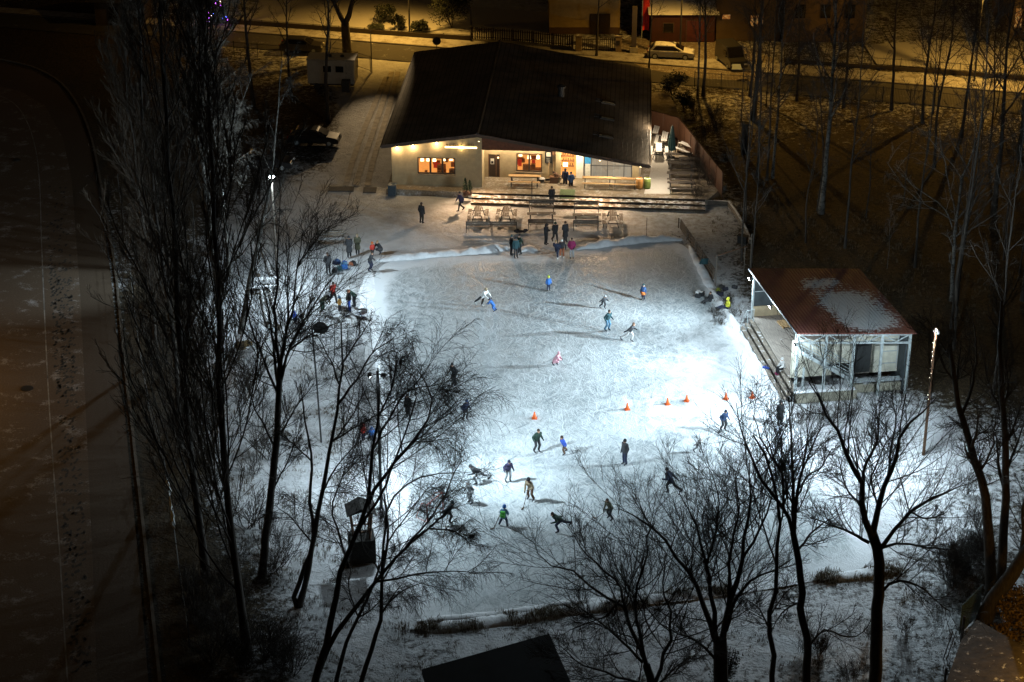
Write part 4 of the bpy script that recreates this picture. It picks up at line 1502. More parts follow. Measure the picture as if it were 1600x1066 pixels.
# street, pavements, drive -------------------------------------------------------
YT = lambda x: 44 + .073 * (x - 450)
YB = lambda x: 57 + .0785 * (x - 460)
YR = lambda x: YB(x) + 24 + (x - 450) * .006
xs_ = (-200, 200, 450, 700, 1000, 1200, 1400, 1700)
poly_sheet('pavement', [(x, YT(x)) for x in xs_] + [(x, YB(x) - .5) for x in reversed(xs_)], .06, dusted('pavement_snow', (.17, .15, .12), .6, .8))
poly_sheet('street', [(x, YB(x)) for x in xs_] + [(x, YR(x)) for x in reversed(xs_)], .0, ASPH)
strip('street_kerb', [(x, YB(x)) for x in xs_], .25, 0, KERB, .09)
RUT = M('rutted_snow', (.42, .38, .32), .9, .4, 1.5, .5)
for pp in ([(612, 112), (598, 160), (580, 215), (566, 255), (556, 290)], [(622, 112), (610, 160), (594, 215), (582, 255), (574, 290)], [(604, 120), (582, 170), (560, 225), (548, 262), (540, 290)]):
    strip('wheel_rut', pp, .5, .004, RUT)
poly_sheet('yard', [(975, 60), (1120, 62), (1210, 92), (1190, 128), (1090, 122), (1010, 108), (960, 85)], .004, dusted('yard_cobbles', (.16, .13, .09), .3, 2.0))
# snow-drift over the garden behind the street
mbg = MB()
gx = [(380, 42), (480, 44), (560, 52), (660, 58), (735, 66), (735, 20), (690, -30), (560, -40), (420, -40)]
poly_sheet('garden_snow', gx, .05, dusted('garden_snow', (.3, .28, .25), 1.0))
poly_sheet('garden_snow', [(740, 66), (860, 60), (860, 20), (735, 10)], .05, bpy.data.materials['garden_snow'])
poly_sheet('garden_snow', [(1350, 70), (1470, 62), (1600, 78), (1600, 118), (1470, 108), (1370, 100)], .05, bpy.data.materials['garden_snow'])
for x0, y0, x1, y1 in ((513, 299, 553, 292), (568, 301, 588, 293)):
    p0, p1 = G(x0, y0), G(x1, y1)
    mb = MB()
    for i in range(8):
        mb.box(((p0.x + p1.x) / 2, p0.y + (p1.y - p0.y) * (i + .5) / 8, .02), (p1.x - p0.x, (p1.y - p0.y) / 8 * .7, .05))
    mb.box(((p0.x + p1.x) / 2, (p0.y + p1.y) / 2, .0), (p1.x - p0.x + .1, p1.y - p0.y + .1, .03))
    o = mb.build('drain_grate', M('grate_iron', (.06, .055, .05), .8, .3))
    tag(o, 'wider dark grate set in the drive left of the restaurant corner' if x0 < 560 else 'narrower dark grate next to the restaurant corner', 'grate', 'grates in the drive')
# ------------------------------------------------------------------ restaurant
def plaster(name, col):
    m, nt, b = new_mat(name)
    tc = N(nt, 'ShaderNodeTexCoord').outputs['Object']
    f = noise_node(nt, tc, 1.6, 6, .7)
    g = noise_node(nt, tc, 14, 3, .6)
    c = ramp(nt, f, .3, .72, tuple(c * .74 for c in col), tuple(min(1, c * 1.1) for c in col))
    lk(nt, c, b.inputs['Base Color'])
    b.inputs['Roughness'].default_value = .92
    bump(nt, b, g, .25)
    return m


def roof_sheet(name, col, snow=0.0, rib=(0, 1), pitch=.3, course=.42, var=.35, dirty=(.02, .018, .015), snowbox=None):
    """ribbed metal tile sheets with rust, damp patches and (optionally) lying snow"""
    m, nt, b = new_mat(name)
    tc = N(nt, 'ShaderNodeTexCoord').outputs['Object']
    w1 = N(nt, 'ShaderNodeTexWave', wave_type='BANDS', bands_direction='Y' if rib[1] else 'X', wave_profile='SIN')
    w1.inputs['Scale'].default_value = .314 / pitch
    w2 = N(nt, 'ShaderNodeTexWave', wave_type='BANDS', bands_direction='X' if rib[1] else 'Y', wave_profile='SAW')
    w2.inputs['Scale'].default_value = .314 / course
    for w in (w1, w2):
        lk(nt, tc, w.inputs['Vector'])
    f = noise_node(nt, tc, .45, 6, .7)
    g = noise_node(nt, tc, 3.5, 4, .7)
    c = ramp(nt, f, .32, .68, tuple(x * (1 - var) for x in col), tuple(x * (1 + var) for x in col))
    c = mixc(nt, ramp(nt, g, .6, .75), c, dirty)
    c = mixc(nt, ramp(nt, w2.outputs['Fac'], .82, .95), c, dirty)
    hgt = math_n(nt, 'ADD', math_n(nt, 'MULTIPLY', w1.outputs['Fac'], 1.0), math_n(nt, 'MULTIPLY', w2.outputs['Fac'], .6))
    if snow:
        at = N(nt, 'ShaderNodeAttribute', attribute_name='snow').outputs['Fac']
        v = math_n(nt, 'ADD', at, math_n(nt, 'MULTIPLY', math_n(nt, 'SUBTRACT', math_n(nt, 'ADD', math_n(nt, 'MULTIPLY', g, .75), math_n(nt, 'MULTIPLY', f, .25)), .5), 1.9))
        v = math_n(nt, 'SUBTRACT', v, math_n(nt, 'MULTIPLY', w2.outputs['Fac'], .22))
        k = ramp(nt, v, .42, .52)
        c = mixc(nt, k, c, (.46, .475, .49))
    lk(nt, c, b.inputs['Base Color'])
    b.inputs['Roughness'].default_value = .6
    bump(nt, b, hgt, .7, .06)
    return m


WALLM = plaster('plaster_cream', (.4, .32, .19))
WALLD = plaster('plaster_side', (.34, .3, .24))
WOOD = M('wood_brown', (.16, .08, .04), .75, .3, 4, .2, stretch=(1, 1, 6))
WOODL = M('wood_pine', (.42, .27, .13), .7, .25, 4, .2, stretch=(5, 1, 1))
WOODG = M('wood_weathered', (.13, .11, .09), .85, .3, 4, .2, snow=.35, stretch=(6, 1, 1))
WOODD = M('wood_dark', (.06, .05, .045), .85, .3, 4, .2, snow=.25, stretch=(6, 1, 1))
WOODS = M('wood_snowed', (.22, .18, .14), .85, .3, 4, .2, snow=1.0, stretch=(6, 1, 1))
METALD = M('metal_dark', (.03, .03, .032), .5, .2, 8)
METALG = M('metal_galvanised', (.36, .4, .42), .5, .25, 4, metal=.2)
CONC = M('concrete', (.3, .28, .22), .9, .3, 2, .3, snow=.4)
FRAMEM = M('window_frame_brown', (.05, .03, .018), .6)
WHITEP = M('white_paint', (.7, .68, .62), .6, .1)
BLACKP = M('black_board', (.015, .015, .015), .5)


def lit_window(name, es=3.0, cold=False, sc=(3.4, 1, 3.6)):
    """glass that glows itself, a lit room painted as an emission pattern"""
    m, nt, b = new_mat(name)
    tc = N(nt, 'ShaderNodeTexCoord').outputs['Object']
    mp = N(nt, 'ShaderNodeMapping')
    mp.inputs['Scale'].default_value = sc
    lk(nt, tc, mp.inputs['Vector'])
    v = N(nt, 'ShaderNodeTexVoronoi', feature='F1', distance='CHEBYCHEV')
    v.inputs['Scale'].default_value = 1.5
    lk(nt, mp.outputs[0], v.inputs['Vector'])
    n = noise_node(nt, tc, 4.5, 4, .6)
    sep = N(nt, 'ShaderNodeSeparateColor')
    lk(nt, v.outputs['Color'], sep.inputs[0])
    r = N(nt, 'ShaderNodeValToRGB')
    e = r.color_ramp.elements
    cols = [(0, (.06, .015, .004)), (.3, (.35, .1, .02)), (.5, (.8, .3, .06)), (.72, (1, .5, .13)), (.9, (1, .78, .4))] if not cold else [(0, (.3, .28, .22)), (.4, (.55, .5, .38)), (.7, (.7, .62, .46)), (.9, (.6, .55, .45)), (.95, (.9, .8, .6))]
    e[0].position, e[0].color = cols[0][0], (*cols[0][1], 1)
    e[1].position, e[1].color = cols[-1][0], (*cols[-1][1], 1)
    for p, c in cols[1:-1]:
        x = e.new(p)
        x.color = (*c, 1)
    lk(nt, math_n(nt, 'ADD', math_n(nt, 'MULTIPLY', sep.outputs[0], .55), math_n(nt, 'MULTIPLY', n, .55)), r.inputs[0])
    lk(nt, r.outputs[0], b.inputs['Emission Color'])  # room glow put into the pane's own emission
    b.inputs['Emission Strength'].default_value = es
    b.inputs['Base Color'].default_value = (.05, .04, .03, 1)
    b.inputs['Roughness'].default_value = .15
    return m


LITW = lit_window('lit_window_warm', 1.25)
LITE = lit_window('lit_entrance', .8, False, (1.2, 1, 1.5))
LITC = lit_window('curtained_glass', .42, True, (.4, .4, .35))
LAMPW = M('lamp_warm', (1, .8, .5), .5, 0, emit=(1, .72, .36), es=9)
LAMPC = M('lamp_cold', (1, 1, 1), .5, 0, emit=(.86, .95, 1), es=60)

RA = G(613, 289, .45)
RZ = -R(3.73)
Hl, Hr, He = 3.688, 4.865, 2.458
ul, ur, ue = -.757, 7.294, 21.617
V0, V1 = -.5, 25.55


def hroof(u):
    return Hl + (Hr - Hl) * (u - ul) / (ur - ul) if u < ur else Hr + (He - Hr) * (u - ur) / (ue - ur)


rest = thing('restaurant_building', 'long cream restaurant with a low dark ribbed gable roof and lit windows above the rink', 'building', RA, RZ)
T = .2
mb = MB()
mb.prism([(ul, V0, Hl), (ur, V0, Hr), (ur, V0, Hr - T), (ul, V0, Hl - T)], (0, V1 - V0, 0))
mb.prism([(ur, V0, Hr), (ue, V0, He), (ue, V0, He - T), (ur, V0, Hr - T)], (0, V1 - V0, 0))
roof = mb.build('roof', roof_sheet('roof_brown', (.16, .137, .112), var=.5, dirty=(.014, .012, .01)), rest)
mb = MB()
mb.bar((ul - .03, V0 - .03, Hl - T / 2), (ur, V0 - .03, Hr - T / 2), .05, .3)
mb.bar((ur, V0 - .03, Hr - T / 2), (ue + .03, V0 - .03, He - T / 2), .05, .3)
mb.build('barge_board', M('barge_dark', (.05, .032, .022), .7), roof)
mb = MB()
mb.tube([(ur, V0 - .02, Hr + .01), (ur, V1, Hr + .01)], .11, 8)
mb.build('ridge_cap', M('ridge_dark', (.05, .04, .03), .7), roof)
mb = MB()
for u_, h_ in ((ul - .06, Hl - .12), (ue + .06, He - .12)):
    mb.tube([(u_, V0, h_), (u_, V1, h_)], .08, 8)
mb.build('gutter', M('gutter_dark', (.03, .025, .02), .5), roof)
for v_ in (4.6, 9.2, 13.4):
    u_ = 17.9
    h_ = hroof(u_)
    sl = math.atan2(He - Hr, ue - ur)
    f = MB()
    f.box((u_, v_, h_ + .06), (1.25, .75, .16), ry=-sl)
    w = f.build('skylight', M('skylight_frame', (.02, .018, .016), .6), roof)
    f = MB()
    f.box((u_, v_, h_ + .16), (1.05, .55, .05), ry=-sl)
    f.build('pane', M('skylight_glass', (.16, .13, .08), .15), w)
    f = MB()
    for dv in (-.3, .3):
        f.bar((u_ - .7, v_ + dv, h_ + .13 + .117), (u_ - 1.15, v_ + dv, h_ + .13 + .19), .05)
    f.build('snow_guard', METALD, w)
f = MB()
f.lathe([(.3, 0), (.3, .9), (.42, .95), (.42, 1.1), (.1, 1.25)], 12, (13.7, 13.0, hroof(13.7) - .15))
f.build('vent_pipe', METALD, roof)

# walls with openings: panels between the openings
mb = MB()


def wallx(mb, u0, u1, z0, z1, v, th=.25, mi=0):
    """wall panel in the facade plane; z may be callables of u (for the roof line)"""
    a = lambda z, u: z(u) if callable(z) else z
    mb.prism([(u0, v, a(z0, u0)), (u1, v, a(z0, u1)), (u1, v, a(z1, u1)), (u0, v, a(z1, u0))], (0, th, 0), mi)


RL = lambda u: hroof(u) - T
W = [(2.23, 5.32, 1.13, 2.5)]
wallx(mb, 0, 2.23, -.5, RL, 0)
wallx(mb, 2.23, 5.32, -.5, 1.13, 0)
wallx(mb, 2.23, 5.32, 2.5, RL, 0)
wallx(mb, 5.32, ur, -.5, RL, 0)
wallx(mb, ur, 7.62, -.5, RL, 0)
mb.box((7.5, 1.35, 1.9), (.24, 2.2, 4.8))
# recessed facade
wallx(mb, 7.62, 7.95, -.5, 3.35, 2.4)
wallx(mb, 7.95, 8.95, 2.05, 3.35, 2.4)
wallx(mb, 8.95, 10.4, -.5, 3.35, 2.4)
wallx(mb, 10.4, 12.5, -.5, .62, 2.4)
wallx(mb, 10.4, 12.5, 2.15, 3.35, 2.4)
wallx(mb, 12.5, 13.7, -.5, 3.35, 2.4)
wallx(mb, 13.7, 14.15, -.5, RL, 2.15, .5)
wallx(mb, 20.2, 20.75, -.5, RL, 2.3, .3)
wallx(mb, 14.15, 20.2, -.5, .05, 2.4)
wall = mb.build('front_wall', WALLM, rest)
mb = MB()
mb.box((.125, 12.9, 1.45), (.25, 25.2, 3.9))
mb.box((20.8, 14, .9), (.25, 23.0, 2.8))
mb.prism([(0, 25, -.5), (20.9, 25, -.5), (20.9, 25, RL(20.9)), (ur, 25, RL(ur)), (0, 25, RL(0))], (0, .25, 0))
mb.build('side_walls', WALLD, rest)
mb = MB()
mb.prism([(7.62, -.02, 3.32), (14.4, -.02, 3.32), (14.4, -.02, RL(14.4)), (7.62, -.02, RL(7.62))], (0, .15, 0))
mb.box((11, 1.3, 3.42), (6.8, 2.4, .14))
mb.build('fascia', M('fascia_red', (.09, .032, .015), .8, .3, 4), rest)


PANE, nt_, b_ = new_mat('window_pane')
b_.inputs['Base Color'].default_value = (.02, .02, .02, 1)
b_.inputs['Roughness'].default_value = .05
tr_n = nt_.nodes.new('ShaderNodeBsdfTransparent')
mx_n = nt_.nodes.new('ShaderNodeMixShader')
mx_n.inputs[0].default_value = .9
nt_.links.new(b_.outputs[0], mx_n.inputs[1])
nt_.links.new(tr_n.outputs[0], mx_n.inputs[2])
nt_.links.new(mx_n.outputs[0], nt_.nodes['Material Output'].inputs['Surface'])
ROOMW = M('room_wall_glow', (.5, .25, .08), .8, .3, 1.2, emit=(1, .42, .1), es=.8)  # wall emits the warm room light itself
ROOML = M('room_lamp', (1, .8, .5), .5, 0, emit=(1, .7, .34), es=5)
ROOMD = M('room_furniture', (.24, .1, .035), .7, .3, 3)
ROOMR = M('room_red_glow', (.4, .03, .02), .8, .2, 3, emit=(.6, .05, .02), es=.25)  # cloth given a faint glow of its own


def room(u0, u1, z0, z1, v, seed=3):
    """the lit guest room behind a window: self-glowing walls, lamps, shelves and furniture"""
    r_ = random.Random(int(u0 * 10))
    mb = MB()
    mb.box(((u0 + u1) / 2, v + 2.3, 1.35), (u1 - u0 + 3, .06, 2.7))
    for s, u in ((-1, u0 - 1.2), (1, u1 + 1.2)):
        mb.box((u, v + 1.4, 1.35), (.06, 1.8, 2.7))
    mb.box(((u0 + u1) / 2, v + 1.3, .05), (u1 - u0 + 3, 2.0, .06))
    mb.build('guest_room', ROOMW, rest)
    mb = MB()
    u = u0 + .25
    while u < u1:
        mb.lathe([(.16, z0 + (z1 - z0) * .62), (.12, z0 + (z1 - z0) * .8), (.03, z0 + (z1 - z0) * .86)], 10, (u, v + r_.uniform(.5, .9), r_.uniform(-.12, .1)))
        u += r_.uniform(.5, .85)
    mb.build('pendant_lamp', ROOML, rest)
    mb = MB()
    for k in range(7):
        u = r_.uniform(u0, u1)
        hgt = r_.uniform(.25, .75)
        mb.box((u, v + r_.uniform(.4, 1.2), z0 - .35 + hgt / 2), (r_.uniform(.2, .6), .3, hgt))
    for k in range(4):
        mb.box((r_.uniform(u0, u1), v + 2.2, r_.uniform(z0 - .5, z0 + .5)), (r_.uniform(.4, .8), .1, r_.uniform(.3, .6)))
    mb.build('furniture', ROOMD, rest)
    mb = MB()
    for k in range(3):
        mb.box((r_.uniform(u0, u1), v + r_.uniform(1.3, 2.0), z0 + .1), (.3, .1, r_.uniform(.4, .7)))
    mb.build('red_curtain', ROOMR, rest)


def window(u0, u1, z0, z1, v, n, mat, fr=.09, mull=1):
    f = MB()
    for u in np.linspace(u0, u1, n + 1):
        f.box((u, v + .06, (z0 + z1) / 2), (fr * (1.7 if 0 < abs(u - u0) < (u1 - u0) - .01 else 1), .14, z1 - z0 + fr))
    for z in (z0, z1):
        f.box(((u0 + u1) / 2, v + .05, z), (u1 - u0, .125, fr))
    w = f.build('window', FRAMEM, rest)
    room(u0, u1, z0, z1, v)
    for a, b in zip(np.linspace(u0, u1, n + 1)[:-1], np.linspace(u0, u1, n + 1)[1:]):
        g = MB()
        g.box(((a + b) / 2, v + .12, (z0 + z1) / 2), (b - a - fr, .03, z1 - z0 - fr * .6))
        g.build('pane', mat, w)
    s = MB()
    s.box(((u0 + u1) / 2, v - .07, z0 - .1), (u1 - u0 + .2, .16, .07))
    s.build('sill', M('sill_stone', (.25, .2, .14), .8), w)
    return w


window(2.23, 5.32, 1.13, 2.5, 0, 3, PANE)
window(10.4, 12.5, .62, 2.15, 2.4, 2, PANE)
# door
d = MB()
d.box((8.45, 2.5, 1.0), (1.0, .08, 2.1))
door = d.build('door', M('door_brown', (.035, .02, .012), .5), rest)
d = MB()
d.box((8.62, 2.44, 1.05), (.06, .05, 1.95))
d.box((7.98, 2.43, 1.05), (.06, .06, 2.1))
d.box((8.92, 2.43, 1.05), (.06, .06, 2.1))
d.build('door_frame', WOOD, door)
d = MB()
d.box((8.3, 2.445, 1.4), (.3, .02, .5))
d.build('notice', WHITEP, door)
d = MB()
d.box((8.3, 2.43, 1.32), (.2, .02, .22))
d.build('picture', BLACKP, door)
d = MB()
d.box((8.8, 2.45, 1.75), (.13, .03, .13))
d.build('door_light', M('spy_light', (1, .8, .5), .4, 0, emit=(1, .75, .4), es=3), door)
# entrance and glazed front
g = MB()
g.box((14.75, 3.3, 1.3), (1.3, .05, 3.0))
g.build('entrance_interior', ROOMW, rest)
g = MB()
for k, z_ in enumerate((.9, 1.35, 1.8, 2.2)):
    g.box((14.7, 3.1, z_), (1.1, .3, .04))
    for j in range(5):
        g.box((14.3 + j * .2 + .05 * (k % 2), 3.08, z_ + .13), (.11, .15, .22))
g.build('shelf', ROOMD, rest)
g = MB()
g.box((14.75, 2.95, 2.35), (.7, .2, .08))
g.box((14.5, 2.9, 1.1), (.4, .2, .3))
g.build('counter_lamp', ROOML, rest)
g = MB()
g.box((15.75, 2.5, 1.1), (.62, .07, 2.1))
g.build('entrance_door', WHITEP, rest)
g = MB()
for u in (16.12, 16.72, 18.1, 19.5, 20.15):
    g.box((u, 2.46, 1.2), (.06, .1, 2.4))
for z in (.1, 1.25, 2.1):
    g.box((18.2, 2.44, z), (4.1, .06, .05))
gl = g.build('glazed_front', METALD, rest)
g = MB()
g.box((18.2, 2.56, 1.25), (4.1, .03, 2.4))
g.build('pane', LITC, gl)
for k in range(7):
    c = MB()
    c.box((16.5 + k * .53, 2.52, 1.25), (.012, .015, 2.4))
    c.build('curtain_rod', METALG, gl)
g = MB()
g.box((16.42, 2.4, 1.85), (.5, .05, .9))
p_ = g.build('poster', M('poster_blue', (.03, .22, .5), .5), rest)
g = MB()
g.box((16.42, 2.37, .85), (.42, .04, 1.1))
g.build('poster', M('poster_white', (.55, .55, .5), .5), rest)
# menu board, letters, lamps
g = MB()
g.box((13.1, 2.34, 1.95), (.62, .1, 1.1))
mbd = g.build('menu_board', BLACKP, rest)
g = MB()
g.box((13.1, 2.28, 2.2), (.38, .03, .36))
g.build('sheet', M('menu_paper', (.6, .57, .5), .7), mbd)
g = MB()
for k in range(5):
    g.box((13.05, 2.28, 1.85 - k * .09), (.3 - .05 * (k % 2), .02, .025))
g.build('chalk_lines', M('chalk', (.3, .29, .27), .9), mbd)
g = MB()
g.box((13.55, 2.3, 2.55), (.28, .2, .8))
g.build('loudspeaker', WOOD, rest)
sg = MB()
sg.box((5.86, -.02, 3.5), (2.66, .05, .12))
sg.build('sign_light', M('sign_glow', (1, .85, .5), .5, 0, emit=(1, .74, .34), es=5.5), rest)
g = MB()
rl = random.Random(8)
u = 4.66
while u < 7.1:
    w_ = rl.choice((.07, .11, .13))
    g.box((u, -.1, 3.74), (.03, .04, .24))
    if rl.random() < .8:
        g.box((u + w_ / 2, -.1, 3.74 + rl.choice((-.1, 0, .1))), (w_, .04, .035))
    if rl.random() < .7:
        g.box((u + w_, -.1, 3.74), (.03, .04, .24))
    u += w_ + rl.choice((.08, .1, .22))
g.build('sign_letters', M('letters_brown', (.12, .06, .02), .6), rest)
for u_ in (.5, 1.85, 3.85):
    g = MB()
    g.lathe([(.09, 0), (.1, .06), (.05, .16)], 12, (u_, -.3, hroof(u_) - T - .3))
    g.build('eave_lamp', LAMPW, rest)
for u_ in (8.6, 10.4, 12.2):
    g = MB()
    g.lathe([(.09, 0), (.1, .05)], 12, (u_, 1.9, 3.29))
    g.build('ceiling_lamp', LAMPW, rest)
g = MB()
g.lathe([(.09, 0), (.1, .05)], 12, (20.9, -.2, 2.2))
g.build('eave_lamp', LAMPW, rest)

# terrace and steps -------------------------------------------------------------
def bl(u, v, z=0.0):
    c, s = math.cos(RZ), math.sin(RZ)
    return Vector((RA.x + u * c - v * s, RA.y + u * s + v * c, z))


TERR = dusted('terrace_paving', (.23, .19, .14), .3, 1.6)
mb = MB()
mb.prism([bl(-.4, 26, .44), bl(-.4, -.9, .44), bl(6.9, -1.3, .44), bl(26.5, -1.6, .44), bl(28.2, 2, .44), bl(26.0, 8, .44), bl(23.5, 26, .44)][::-1], (0, 0, -.6))
struct(mb.build('terrace', TERR))
poly_sheet('terrace_snow', [(1006, 303), (1016, 270), (1020, 240), (1022, 205), (1040, 196), (1062, 215), (1052, 235), (1046, 262), (1047, 303)], .452, dusted('terrace_snow', (.4, .37, .33), 1.0))
STEPM = M('step_stone', (.17, .135, .1), .9, .35, 3, .3, snow=.5)
RISER = M('riser_dark', (.035, .028, .022), .9, .4, 4)  # step fronts darkened by colour, since the lamps light them frontally
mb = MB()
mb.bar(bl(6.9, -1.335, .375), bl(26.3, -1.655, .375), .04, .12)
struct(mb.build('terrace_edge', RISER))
for k, z in ((1, .3), (2, .16)):
    mb = MB()
    a, b = bl(6.9, -1.3 - (k - 1) * .75, z), bl(26.3, -1.62 - (k - 1) * .75, z)
    n = 22
    for i in range(n):
        p, q = a.lerp(b, i / n), a.lerp(b, (i + .985) / n)
        dz = rl.uniform(-.012, .012)
        mb.prism([p + Vector((0, 0, dz)), q + Vector((0, 0, dz)), q + Vector((-.04, -.8, dz)), p + Vector((-.04, -.8, dz))], (0, 0, -.35))
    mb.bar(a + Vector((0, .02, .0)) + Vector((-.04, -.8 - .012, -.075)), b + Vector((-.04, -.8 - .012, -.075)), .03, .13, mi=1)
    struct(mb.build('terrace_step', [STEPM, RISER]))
mb = MB()
a = bl(14.2, -.2)
for k in range(5):
    p = bl(14.3, -.35 - k * .45, 0)
    mb.box((p.x + .55, p.y, (.455, .455, .46, .315, .175)[k]), (1.25, .44, .02), rz=RZ)
tag(mb.build('door_mat', M('mat_green', (.12, .17, .09), .95, .3, 8)), 'green mat running down the terrace steps at the entrance', 'mat')
# boards edging the upper path
mb = MB()
pth = [G(1092, 318), G(1138, 320), G(1150, 336), G(1165, 362), G(1172, 380)]
for p, q in zip(pth[:-1], pth[1:]):
    mb.bar((p.x, p.y, .12), (q.x, q.y, .12), .18, .4)
tag(mb.build('edging_wall', M('edging_stone', (.12, .1, .08), .9, .3, 3, snow=.7)), 'low angled kerb wall edging the snow right of the steps', 'low wall')

# ------------------------------------------------------------------ pavilion
PA = G(1241, 627)
PZ = math.atan2(.143, .990)


def pl(x, y, z=0.0):
    c, s = math.cos(PZ), math.sin(PZ)
    return Vector((PA.x + x * c - y * s, PA.y + x * s + y * c, z))


pav = thing('stage_pavilion', 'open wooden stage with a patchily snowed red ribbed roof on a pale steel frame', 'pavilion', PA, PZ)
PW, PD, FL = 7.7, 11.7, .95
hNL = hs(pl(0, -.25), 520)
hNR = hs(pl(PW + .2, -.25), 520)
hFL = hs(pl(-.15, PD + .5), 420)
hFR = hFL + (hNR - hNL)
# roof as a grid carrying snow cover
nx_, ny_ = 16, 24
vs, fs, sn = [], [], []
for j in range(ny_ + 1):
    for i in range(nx_ + 1):
        s_, t_ = i / nx_, j / ny_
        x = -.2 + s_ * (PW + .5)
        y = -.3 + t_ * (PD + .9)
        z = (hNL + (hNR - hNL) * s_) * (1 - t_) + (hFL + (hFR - hFL) * s_) * t_
        vs.append((x, y, z))
        px, py = PX(pl(x, y, z))
        sn.append(field([(1335, 478, 55, 32, .85), (1370, 505, 50, 18, .7), (1268, 443, 26, 13, .7), (1300, 440, 16, 8, .5), (1300, 470, 30, 14, .4)], px, py, 0.0))
n0 = len(vs)
top = [(j * (nx_ + 1) + i, j * (nx_ + 1) + i + 1, (j + 1) * (nx_ + 1) + i + 1, (j + 1) * (nx_ + 1) + i) for j in range(ny_) for i in range(nx_)]
vs += [(x, y, z - .1) for x, y, z in vs]
fs = top + [tuple(n0 + i for i in reversed(f)) for f in top]
rim = [i for i in range(nx_ + 1)] + [j * (nx_ + 1) + nx_ for j in range(1, ny_ + 1)] + [ny_ * (nx_ + 1) + i for i in range(nx_ - 1, -1, -1)] + [j * (nx_ + 1) for j in range(ny_ - 1, 0, -1)]
fs += [(a, n0 + a, n0 + b, b) for a, b in zip(rim, rim[1:] + rim[:1])]
me = bpy.data.meshes.new('pav_roof')
me.from_pydata(vs, [], fs)
a = me.attributes.new('snow', 'FLOAT', 'POINT')
a.data.foreach_set('value', np.array(sn + [0] * n0, np.float32))
me.materials.append(roof_sheet('roof_red', (.14, .047, .036), snow=1, rib=(1, 0), pitch=.24, course=.36, var=.25, dirty=(.07, .025, .02)))
proof = link('roof', me, pav)
mb = MB()
mb.bar((-.22, -.32, hNL - .08), (-.22, PD + .6, hFL - .08), .04, .12)
mb.build('edge_trim', M('trim_grey', (.05, .053, .056), .7), proof)


def hp(x, y):
    s_, t_ = (x + .2) / (PW + .5), (y + .3) / (PD + .9)
    return (hNL + (hNR - hNL) * s_) * (1 - t_) + (hFL + (hFR - hFL) * s_) * t_ - .12


# stage floor of planks
PLANK = M('stage_planks', (.24, .21, .18), .8, .35, 3, .3, snow=.1, stretch=(9, .5, 1))
mb = MB()
x = .0
while x < PW - .1:
    mb.box((x + .09, PD / 2 + .9, FL - .03 + rl.uniform(-.006, .006)), (.17, PD - 1.6, .06))
    x += .18
mb.build('stage_floor', PLANK, pav)
mb = MB()
for k, (z, o_) in enumerate(((.72, -.05), (.45, -.38), (.2, -.7))):
    for y0_ in np.linspace(0, PD - .3, 5)[:-1]:
        mb.box((o_ - .02, y0_ + PD / 8, z), (.3, PD / 4 - .06, .1))
mb.box((.12, PD / 2, .4), (.1, PD, .8))
mb.build('edge_step', M('step_plank', (.19, .16, .13), .85, .35, 3, .3, snow=.3), pav)
# walls
DARKW = M('back_wall_dark', (.035, .045, .05), .8, .3, 2)
PANELW = M('panel_white', (.5, .48, .4), .8, .4, 1.0)
mb = MB()
mb.prism([(.05, PD - .15, .1), (PW - .05, PD - .15, .1), (PW - .05, PD - .15, hp(PW, PD) - .03), (.05, PD - .15, hp(0, PD) - .03)], (0, .1, 0))
mb.prism([(PW - .15, .3, .1), (PW - .15, PD - .2, .1), (PW - .15, PD - .2, hp(PW, PD) - .05), (PW - .15, .3, hp(PW, .3) - .05)], (.1, 0, 0))
mb.build('back_wall', DARKW, pav)
mb = MB()
for i in range(4):
    mb.box((.95 + i * 1.85, PD - .22, FL + .42), (1.8, .06, .8))
mb.build('low_panel', M('low_panel_wood', (.34, .27, .17), .75, .25, 2), pav)
mb = MB()
mb.bar((.1, PD - .26, FL + 2.0), (PW - .2, PD - .26, FL + 2.0), .05)
mb.build('back_rail', METALG, pav)
# white partition behind the stairs
mb = MB()
zt = lambda x: hp(x, 1.6) - (1.2 if x < 3 else .85)
for x0, x1, z0 in ((.1, 1.35, FL), (1.4, 2.55, FL), (2.6, 4.2, FL + .85), (4.2, 4.45, FL), (5.7, 6.3, FL), (6.35, 7.6, FL), (2.6, 3.0, FL)):
    mb.box(((x0 + x1) / 2, 1.65, (z0 + zt(x0)) / 2), (x1 - x0, .08, zt(x0) - z0))
mb.box((5.07, 1.66, zt(5) - .2), (1.25, .08, .45))
mb.build('partition', PANELW, pav)
mb = MB()
mb.box((5.07, 1.72, FL + 1.5), (1.2, .06, 3.0))
mb.build('store_door', M('store_dark', (.02, .022, .022), .6), pav)
mb = MB()
mb.box((3.6, 1.72, FL + .42), (1.2, .06, .84))
mb.build('hatch', BLACKP, pav)
mb = MB()
for z_ in (1.6, 2.5, 3.4):
    mb.box((6.95, 1.58, z_), (1.1, .05, .05))
for x_ in (6.42, 7.48):
    mb.box((x_, 1.58, 2.5), (.05, .05, 2.4))
mb.build('wall_rack', METALG, pav)
# base
mb = MB()
mb.box((2.0, -.12, .33), (4.1, .3, .75))
mb.box((5.9, .75, .3), (3.6, .3, .6))
mb.box((4.1, .3, .3), (.3, 1.0, .6))
mb.build('base_wall', CONC, pav)
mb = MB()
mb.box((2.0, -.12, .73), (4.2, .38, .06))
mb.build('snow_cap', SNOW, pav)
mb = MB()
mb.box((5.9, .72, .85), (3.7, .5, .1))
mb.build('sill_beam', METALG, pav)
